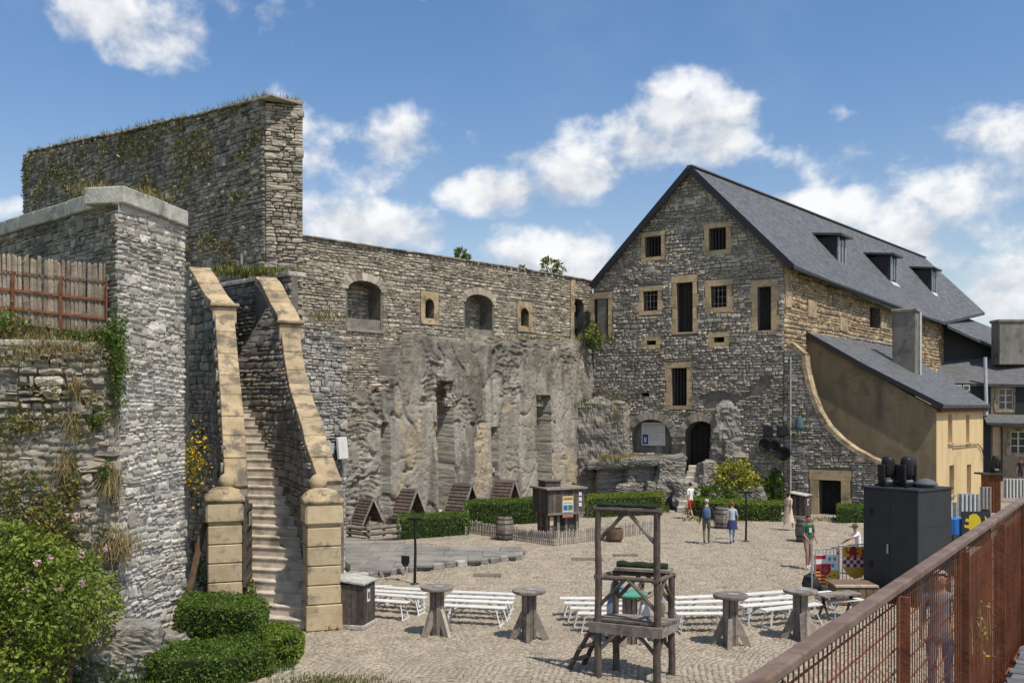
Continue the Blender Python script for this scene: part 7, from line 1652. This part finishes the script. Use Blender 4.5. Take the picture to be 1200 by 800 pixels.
kindof(leaves('crevice_weeds', pts, .04, (L_WALL, L_GRN, L_DRY), 200, ret, (.5, .25, .25), 2.0), 'stuff')
hang(78, 540, 12, 300, .6, (L_DRY,), None, 'dry grass streak above the olive weeds', 35)
r = wallplant(229, 541, 24, 40, .055, 620, (L_GOLD, L_GRN), (.72, .28), 'yellow flowering wall plant between the bastion and stair', 36, 'flowering_wall_plant', S=Pl(P(212, 478, 24.6)[:2], P(262, 478, 24.2)[:2]), dep=.05, dmax=.35)
# big flowering shrub in front of the retaining wall
c = G(95, 800); B_ = []
for px, py, Y, rx, rz_ in ((20, 735, 17.6, .9, .88), (72, 722, 17.4, .85, .82), (112, 708, 17.6, .5, .6), (40, 665, 17.9, 1.0, .75), (85, 668, 17.9, .55, .42), (-40, 700, 17.6, 1.1, 1.1), (10, 632, 18.0, .6, .38), (30, 780, 17.3, .8, .5)):
    p = P(px, py, Y); B_.append(((p.x, p.y, p.z), (rx, .62, rz_)))
fs_ = bush('flowering_shrub', 'large leafy green shrub with pale pink flowers below the retaining wall', 'shrub', B_, .062, (L_ROSE,), 14500, 40, base=Vector((c.x, 17.6, 0)), trunk=.04)
FLW = MB(); prg = random.Random(3)
for px, py in ((150, 580+26), (98, 648), (100, 683), (60, 652), (45, 660), (126, 642), (30, 690), (70, 690)):
    if px > 130: px = 60+px%60
    p = P(px*.98, py, 17.15); pts = [(p.x+prg.gauss(0, .03), p.y+prg.gauss(0, .03), p.z+prg.gauss(0, .03)) for _ in range(16)]
    o = leaves('flower', pts, .05, (L_PINK,), px*7+py, fs_, long=1.1)
# clipped box at the stair foot and the loose grass round it
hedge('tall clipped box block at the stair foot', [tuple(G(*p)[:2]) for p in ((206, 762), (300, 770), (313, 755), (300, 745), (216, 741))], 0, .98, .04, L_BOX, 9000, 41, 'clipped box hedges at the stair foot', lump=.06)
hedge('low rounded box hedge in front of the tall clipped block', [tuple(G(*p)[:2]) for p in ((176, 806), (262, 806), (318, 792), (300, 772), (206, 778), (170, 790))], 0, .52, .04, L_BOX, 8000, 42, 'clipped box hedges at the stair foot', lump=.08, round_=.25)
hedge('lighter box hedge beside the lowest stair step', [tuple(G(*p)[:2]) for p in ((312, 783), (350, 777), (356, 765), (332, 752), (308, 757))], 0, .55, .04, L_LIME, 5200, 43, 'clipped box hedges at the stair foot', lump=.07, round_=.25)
c = G(262, 728); bush('young_shrub', 'bright young leafy shoots behind the tall clipped box block', 'shrub', [((c.x, c.y, .95), (.6, .35, .35)), ((c.x-.55, c.y, 1.2), (.14, .12, .4)), ((c.x+.5, c.y, .8), (.35, .3, .3))], .065, (L_GRS, L_GRN), 900, 44, (.6, .4), base=c)
c = G(150, 795); bush('low_shrub', 'loose low greenery at the foot of the rocky wall', 'shrub', [((c.x, c.y, .3), (.8, .6, .4)), ((c.x+.7, c.y+.1, .35), (.5, .5, .35)), ((c.x-.6, c.y-.2, .3), (.6, .5, .35))], .06, (L_GRN, L_GRS), 2600, 45, (.6, .4), base=c)
pts = []
while len(pts) < 7000:
    p = G(rg.uniform(60, 362), rg.uniform(757, 830));
    if uz_in([tuple(q) for q in bed_poly], (p.x, p.y)) or (p.y < 17.8 and p.x < -5.0): pts.append((p.x, p.y, -.02))
kindof(blades('grass', pts, .15, (L_GRS, L_GRN), 46, pick=(.7, .3), width=.012), 'stuff')
pts = []
for _ in range(1600): 
    a = G(385, 800); p = (a.x+rg.gauss(0, .55), a.y+rg.gauss(0, .28), 0)
    pts.append(p)
kindof(blades('grass', pts, .07, (L_GRS, L_DRY), 47, pick=(.6, .4), width=.01), 'stuff')
pts = []                                                              # weeds at wall feet
for _ in range(900):
    p = G(rg.uniform(800, 1030), rg.uniform(606.5, 611)); pts.append((p.x, p.y, 0))
for _ in range(240):
    p = G(rg.uniform(356, 396), rg.uniform(735, 739)); pts.append((p.x, p.y, 0))
kindof(blades('wall_foot_weeds', pts, .12, (L_GRS, L_WALL), 48), 'stuff')
# plants growing through the railing
for i, (px, py, Y, lb) in enumerate(((1147, 735, 5.6, 'thin weed stems with pale seed heads against the rusty sheet'), (1164, 745, 5.9, 'yellow flowered weed growing at the edge of the walkway'), (1158, 712, 5.8, 'slender dry weed beside the yellow flowered weed'))):
    c = P(px, py+30, Y)+RN*.0; c = rp((c-HA).dot(RD), -.03, c.z); r = thing('weed', lb, 'weed', tuple(c)); pts = [tuple(c+Vector((rg.gauss(0, .05), rg.gauss(0, .05), rg.uniform(0, .2)))) for _ in range(14)]
    leaves('leaves', pts, .016, (L_WALL, L_GOLD if i == 1 else L_DRY), 60+i, r, (.5, .5), 2.0); blades('stems', [tuple(c+Vector((rg.gauss(0, .03), rg.gauss(0, .03), -.02))) for _ in range(9)], .26, (L_DRY,), 61+i, r, width=.002)

# ================================================================== PEOPLE
SKIN = flat('skin', (.48, .28, .20)); SKIN2 = flat('tanned_skin', (.36, .20, .14))
HAIRD = flat('dark_hair', (.022, .015, .012)); HAIRG = flat('grey_hair', (.40, .39, .37)); HAIRR = flat('auburn_hair', (.20, .065, .025)); HAIRB = flat('brown_hair', (.06, .035, .022))
def cloth(n, c): return flat('cloth_'+n, c, .9)
C_W, C_R, C_BK, C_KH, C_GB, C_NV, C_CR, C_GN, C_BG, C_DN, C_GY, C_LB, C_OL = [cloth(n, c) for n, c in (('white', (.72, .72, .74)), ('red', (.42, .03, .025)), ('black', (.03, .03, .037)), ('khaki', (.16, .15, .095)), ('grey_blue', (.42, .46, .53)), ('navy', (.03, .045, .12)), ('cream', (.60, .47, .36)), ('green', (.03, .11, .065)), ('beige', (.33, .25, .19)), ('denim', (.13, .20, .33)), ('grey', (.28, .28, .32)), ('light_blue', (.25, .38, .55)), ('olive', (.12, .12, .07)))]
SHOE = flat('dark_shoe', (.03, .028, .026)); SHOEW = flat('white_shoe', (.66, .66, .66))
def person(label, pos, face, H=1.72, top=C_W, bottom=C_BK, skin=SKIN, hair=HAIRD, shoes=SHOE, sleeves='short', legs='long', arms=((.12, .1), (.12, .1)), fwd=((.0, .1), (.0, .1)), stride=.16, lean=0.0, hairlen=.0, skirt=None, female=False, base=0.0, head_turn=0.0):
    """arms: (sideways angle, elbow bend) per side; fwd: (shoulder swing, elbow swing); one skinned body"""
    k = H/1.72; root = thing('person', label, 'person', (0, 0, 0)); hipz = .90*k; V_ = []; E_ = []; RD_ = []; TAGS = []
    def v(p, r, tg):
        V_.append(Vector(p)); RD_.append(r if isinstance(r, tuple) else (r, r)); TAGS.append(tg); return len(V_)-1
    def e(a, b): E_.append((a, b))
    sw = .155 if female else .178; ly = lambda z: lean*(z-hipz)           # forward lean: +y is forward
    pel = v((0, 0, hipz), (.135*k, .10*k), 'pelvis'); wst = v((0, ly(1.08*k), 1.08*k), (.118*k if female else .13*k, .09*k), 'torso'); chs = v((0, ly(1.28*k), 1.28*k), (.148*k, .105*k), 'torso'); shl = v((0, ly(1.41*k), 1.41*k), (.10*k, .08*k), 'torso')
    nk = v((0, ly(1.49*k)+.01, 1.49*k), .052*k, 'neck'); hd0 = v((0, ly(1.57*k)+.03, 1.565*k), (.068*k, .078*k), 'head'); hd1 = v((0, ly(1.62*k)+.02, 1.635*k), (.078*k, .095*k), 'head'); hd2 = v((0, ly(1.66*k)+.012, 1.69*k), (.058*k, .07*k), 'head')
    for a, b in ((pel, wst), (wst, chs), (chs, shl), (shl, nk), (nk, hd0), (hd0, hd1), (hd1, hd2)): e(a, b)
    hands = []; feet = []
    for i, s in enumerate((-1, 1)):
        a0, a1 = arms[i]; f0, f1 = fwd[i]
        S_ = Vector((s*sw*k, ly(1.40*k), 1.395*k)); d0 = Vector((s*math.sin(a0), math.sin(f0), -math.cos(a0)*math.cos(f0))).normalized(); El = S_+d0*.29*k
        d1 = Vector((s*math.sin(a0-a1)*math.cos(f0+f1), math.sin(f0+f1), -math.cos(f0+f1)*math.cos(a0-a1))).normalized(); Wr = El+d1*.245*k; Hd = Wr+d1*.06*k
        m1 = S_.lerp(El, .5)
        ids = [v(S_, .058*k, 'upper'), v(m1, .046*k, 'upper'), v(El, .038*k, 'elbow'), v(El.lerp(Wr, .45), .036*k, 'fore'), v(Wr, .026*k, 'fore'), v(Hd, (.034*k, .02*k), 'hand')]
        e(shl, ids[0]); [e(ids[q], ids[q+1]) for q in range(5)]; hands.append((Hd, d1, s))
        st = stride*(1 if i else -1); hp = Vector((s*.088*k, 0, hipz-.06*k)); kn = Vector((s*.092*k, st*.55+.03, .50*k)); an = Vector((s*.092*k, st-.03 if st < 0 else st, .085*k+max(0, -st)*.10)); toe = an+Vector((s*.02, .13*k, -.048*k)); heel = an+Vector((0, -.03, -.03*k))
        ids = [v(hp, .088*k, 'thigh'), v(hp.lerp(kn, .5), .074*k, 'thigh'), v(kn, .053*k, 'knee'), v(kn.lerp(an, .35), .054*k, 'shin'), v(kn.lerp(an, .75), .040*k, 'shin'), v(an, .036*k, 'foot'), v(an.lerp(toe, .55), (.042*k, .032*k), 'foot'), v(toe, (.034*k, .022*k), 'foot')]
        e(pel, ids[0]); [e(ids[q], ids[q+1]) for q in range(7)]
    me = bpy.data.meshes.new('body'); me.from_pydata([tuple(x) for x in V_], E_, []); o = link_mesh('body', me, root)
    sk = o.modifiers.new('skin', 'SKIN'); sk.use_smooth_shade = True; sv = me.skin_vertices[0].data
    for i, r in enumerate(RD_): sv[i].radius = r; sv[i].use_root = (i == 0)
    ss = o.modifiers.new('sub', 'SUBSURF'); ss.levels = 1; ss.render_levels = 1
    bpy.context.view_layer.update(); dg = bpy.context.evaluated_depsgraph_get(); nm = bpy.data.meshes.new_from_object(o.evaluated_get(dg)); o.modifiers.clear(); o.data = nm; nm.materials.clear(); bpy.data.meshes.remove(me)
    mats = [skin, top, bottom, shoes]; [nm.materials.append(m) for m in mats]
    segs = [(V_[a], V_[b], TAGS[a], TAGS[b]) for a, b in E_]
    for p in nm.polygons:
        c = p.center; best = None
        for a, b, ta, tb in segs:
            ab = b-a; t_ = max(0, min(1, (c-a).dot(ab)/ab.length_squared)); d = (c-(a+ab*t_)).length
            if best is None or d < best[0]: best = (d, t_, ta, tb)
        tg = best[2] if best[1] < .5 else best[3]; m = 0
        if tg in ('torso',) or (tg == 'pelvis' and c.z > hipz+.03): m = 1
        elif tg == 'pelvis' or (tg == 'thigh'): m = 2
        elif tg in ('knee', 'shin'): m = 2 if legs == 'long' or (legs == 'knee' and c.z > .46*k) else 0
        elif tg == 'upper': m = 1 if sleeves != 'none' else 0
        elif tg in ('elbow', 'fore'): m = 1 if sleeves == 'long' else 0
        elif tg == 'foot': m = 3
        if tg == 'neck' and c.z < 1.455*k+ly(1.45*k)*0: m = 1
        p.material_index = m
    # fingers and thumb, closed into the same mesh
    mb = MB()
    for Hd, d, s in hands:
        side = d.cross(Vector((0, 0, 1) if abs(d.z) < .9 else (0, 1, 0))).normalized(); pn = side.cross(d)
        for q, (off, ln) in enumerate(((-.024, .062), (-.008, .074), (.008, .070), (.023, .055))):
            a = Hd+side*off*k+d*.012; b = a+d*ln*.55*k+pn*.006; c_ = b+d*ln*.42*k+pn*.022*k; mb.tube([a, b, c_], [.0085*k, .008*k, .006*k], skin, 6)
        a = Hd-side*.022*k-d*.035*k; b = a-side*.026*k+d*.03*k; mb.tube([a, b, b+d*.026*k-side*.004], [.0105*k, .0095*k, .007*k], skin, 6)
    bm = bmesh.new(); bm.from_mesh(nm); tmp = mb.mesh('hands', True); bm.from_mesh(tmp); bm.to_mesh(nm); bm.free(); bpy.data.meshes.remove(tmp); nm.polygons.foreach_set('use_smooth', [True]*len(nm.polygons)); nm.update()
    # face, ears and hair
    hc = Vector((0, ly(1.63*k)+.025, 1.63*k)); mb = MB()
    mb.lathe([(.004, -.014), (.012, -.008), (.009, .01), (.003, .022)], skin, hc+Vector((0, .088*k, -.008)), 6)
    for s in (-1, 1): mb.lathe([(.004, -.03), (.012, -.022), (.014, .012), (.006, .026)], skin, hc+Vector((s*.079*k, -.008, -.01)), 6, sy=1.4)
    mb.build('nose_and_ears', root, True); mb = MB()
    for s in (-1, 1): mb.box(hc+Vector((s*.03*k, .087*k, .017)), (.022, .008, .009), HAIRD)
    mb.box(hc+Vector((0, .082*k, -.052*k)), (.045, .01, .008), flat('lips', (.35, .12, .10)) if 'lips' not in bpy.data.materials else bpy.data.materials['lips']); mb.build('eyes_and_mouth', root)
    if hair:
        vv = []; fs = []; nu, nv = 14, 8
        for j in range(nv+1):
            for i in range(nu):
                an = 2*math.pi*i/nu; back = max(0, -math.sin(an)); low = -.25-1.0*back*(.55+hairlen) if j == nv else 0; ph = (math.pi/2)*(1-j/nv) + (0)
                ph = math.pi/2-(math.pi/2-(.62 if math.sin(an) > .3 else -.1-.75*back))*j/nv
                r_ = Vector((.092*k*math.cos(ph)*math.cos(an), .105*k*math.cos(ph)*math.sin(an)-.012, .088*k*math.sin(ph)+.03*k)); 
                if j == nv and back > .2: r_.z -= hairlen*back
                vv.append(hc+r_*(1+.05*mn.noise(Vector((i*.9, j*.9, H*9)))))
        fs = [(j*nu+i, j*nu+(i+1) % nu, (j+1)*nu+(i+1) % nu, (j+1)*nu+i) for j in range(nv) for i in range(nu)]; mb = MB(); mb.add(vv, fs, hair); mb.build('hair', root, True)
    if skirt:
        zt_k, zb_k, rb, m, nm_ = skirt; mb = MB(); vv = []; nu = 20
        for j in range(7):
            f = j/6; z = (zt_k+(zb_k-zt_k)*f)*k; rr = .15*k+(rb-.15)*k*f
            for i in range(nu):
                an = 2*math.pi*i/nu; w_ = 1+.07*f*math.sin(an*5+H*7); vv.append((rr*w_*math.cos(an), rr*w_*math.sin(an)*(.78+.1*f)+ly(z)*(1-f), z))
        mb.add(vv, [(j*nu+i, j*nu+(i+1) % nu, (j+1)*nu+(i+1) % nu, (j+1)*nu+i) for j in range(6) for i in range(nu)], m); mb.build(nm_, root, True)
    root.location = (pos.x, pos.y, base); root.rotation_euler = (0, 0, face); return root
def accessory(nm, label, cat, who, pts_fn):
    mb = MB(); pts_fn(mb); r = thing(nm, label, cat, (0, 0, 0)); o = mb.build('bag' if cat == 'backpack' else nm+'_piece', r, True); r.location = who.location; r.rotation_euler = who.rotation_euler; return r
AWAY = 0.0
person('person in white T-shirt and red shorts walking towards the rock steps', G(809, 608), R(35), 1.72, C_W, C_R, skin=SKIN, hair=HAIRD, shoes=SHOE, legs='knee', stride=.24, arms=((.15, .05), (.15, .05)), fwd=((-.2, .15), (.25, .2)))
pb_ = person('grey-haired person in a dark jacket carrying a blue backpack', G(828, 637), R(-8), 1.74, C_BK, C_KH, hair=HAIRG, sleeves='long', stride=.12, arms=((.15, .0), (.28, .1)), fwd=((.05, .2), (.1, .25)), lean=-.02)
def bp(mb):
    mb.lathe([(.02, 0), (.13, .01), (.16, .1), (.165, .3), (.15, .42), (.08, .5), (.01, .52)], flat('backpack_blue', (.07, .12, .20)), (-.01, -.20, .95), 12, 1, .72); mb.box((0, -.30, 1.08), (.2, .06, .2), flat('backpack_pocket', (.05, .08, .14)), bev=.03)
    for s in (-1, 1): mb.tube([(s*.1, -.12, 1.42), (s*.11, .06, 1.47), (s*.11, .125, 1.32), (s*.13, .06, 1.05)], .02, C_BK, 6)
accessory('backpack', 'blue-grey backpack worn over a dark jacket', 'backpack', pb_, bp)
pw = person('red-haired person in pale T-shirt with navy jacket tied round the waist', G(858, 637), R(5), 1.62, C_GB, C_LB, hair=HAIRR, stride=.10, female=True, shoes=SHOE, arms=((.2, .1), (.3, .25)), fwd=((.1, .1), (.1, .3)), skirt=(1.0, .62, .24, C_NV, 'tied_jacket'))
person('person in a cream dress walking beside the litter bin', G(924, 621), R(-50), 1.66, C_CR, C_CR, hair=HAIRB, stride=.22, female=True, shoes=SHOEW, legs='none', arms=((.12, .05), (.12, .3)), fwd=((.1, .5), (-.25, .1)), hairlen=.08, skirt=(1.08, .36, .25, C_CR, 'dress_skirt'))
pg_ = person('person in a green T-shirt and beige shorts standing by the barrel', G(947, 666.5), R(205), 1.76, C_GN, C_BG, skin=SKIN2, hair=HAIRB, shoes=SHOEW, legs='knee', stride=.05, arms=((.12, .45), (.12, .45)), fwd=((.15, .55), (.15, .55)))
mb = MB(); mb.box((0, .108, 1.29), (.12, .012, .15), flat('shirt_print', (.45, .5, .5)), bev=.004); o = mb.build('shirt_print'); o.parent = pg_; 
ps_ = person('person in a white shirt and cap leaning on the barrier above the gold shield', P(1007, 478, 29.8), R(95), 1.62, C_W, C_NV, hair=HAIRB, female=True, stride=.05, arms=((.3, .1), (.15, .1)), fwd=((1.25, .1), (.7, .4)), lean=.18)
ps_.location.z = 0
def capf(mb): mb.lathe([(.098, 0), (.096, .04), (.06, .085), (.01, .095)], C_OL, (0, .135, 1.545), 12); mb.box((0, .25, 1.55), (.15, .13, .015), C_OL, rx=-.1)
accessory('sun_cap', 'olive peaked cap worn above the gold shield', 'cap', ps_, capf)
person('person in a blue shirt leaning on the table with the green cloth', G(716, 752), R(-70), 1.60, C_DN, C_GB, hair=HAIRD, sleeves='long', stride=.05, arms=((.2, .1), (.2, .1)), fwd=((.9, .5), (.9, .5)), lean=.28)
person('dark-haired child in a white dress beside the table with green cloth', G(755, 748), R(60), 1.30, C_W, C_W, hair=HAIRB, female=True, stride=.04, arms=((.2, .1), (.2, .1)), fwd=((.7, .5), (.5, .5)), lean=.1, hairlen=.06, skirt=(1.05, .45, .27, C_W, 'dress_skirt'))
pn_ = person('person in a grey shirt and navy cap behind the scaffold post', G(776, 752), R(75), 1.60, C_GY, C_KH, hair=HAIRD, stride=.06, arms=((.25, .1), (.25, .1)), fwd=((.6, .6), (.6, .6)), lean=.16)
def capn(mb): mb.lathe([(.1, 0), (.098, .04), (.06, .085), (.01, .095)], C_NV, (0, .12, 1.52), 12); mb.box((0, .235, 1.525), (.15, .13, .015), C_NV, rx=-.1)
accessory('peaked_cap', 'navy peaked cap worn behind the scaffold post', 'cap', pn_, capn)
person('grey-haired person in a light top seen through the balustrade bars', Vector((lc.x, lc.y+.1, 0)), R(150), 1.74, C_GY, C_DN, hair=HAIRG, stride=.08, base=lz)
person('person in dark clothes standing beyond the white-barred barrier', P(1196, 478, 66), R(170), 1.76, C_BK, C_BK, hair=HAIRD, legs='knee', skin=SKIN2, stride=.12, arms=((.2, .1), (.2, .1)))
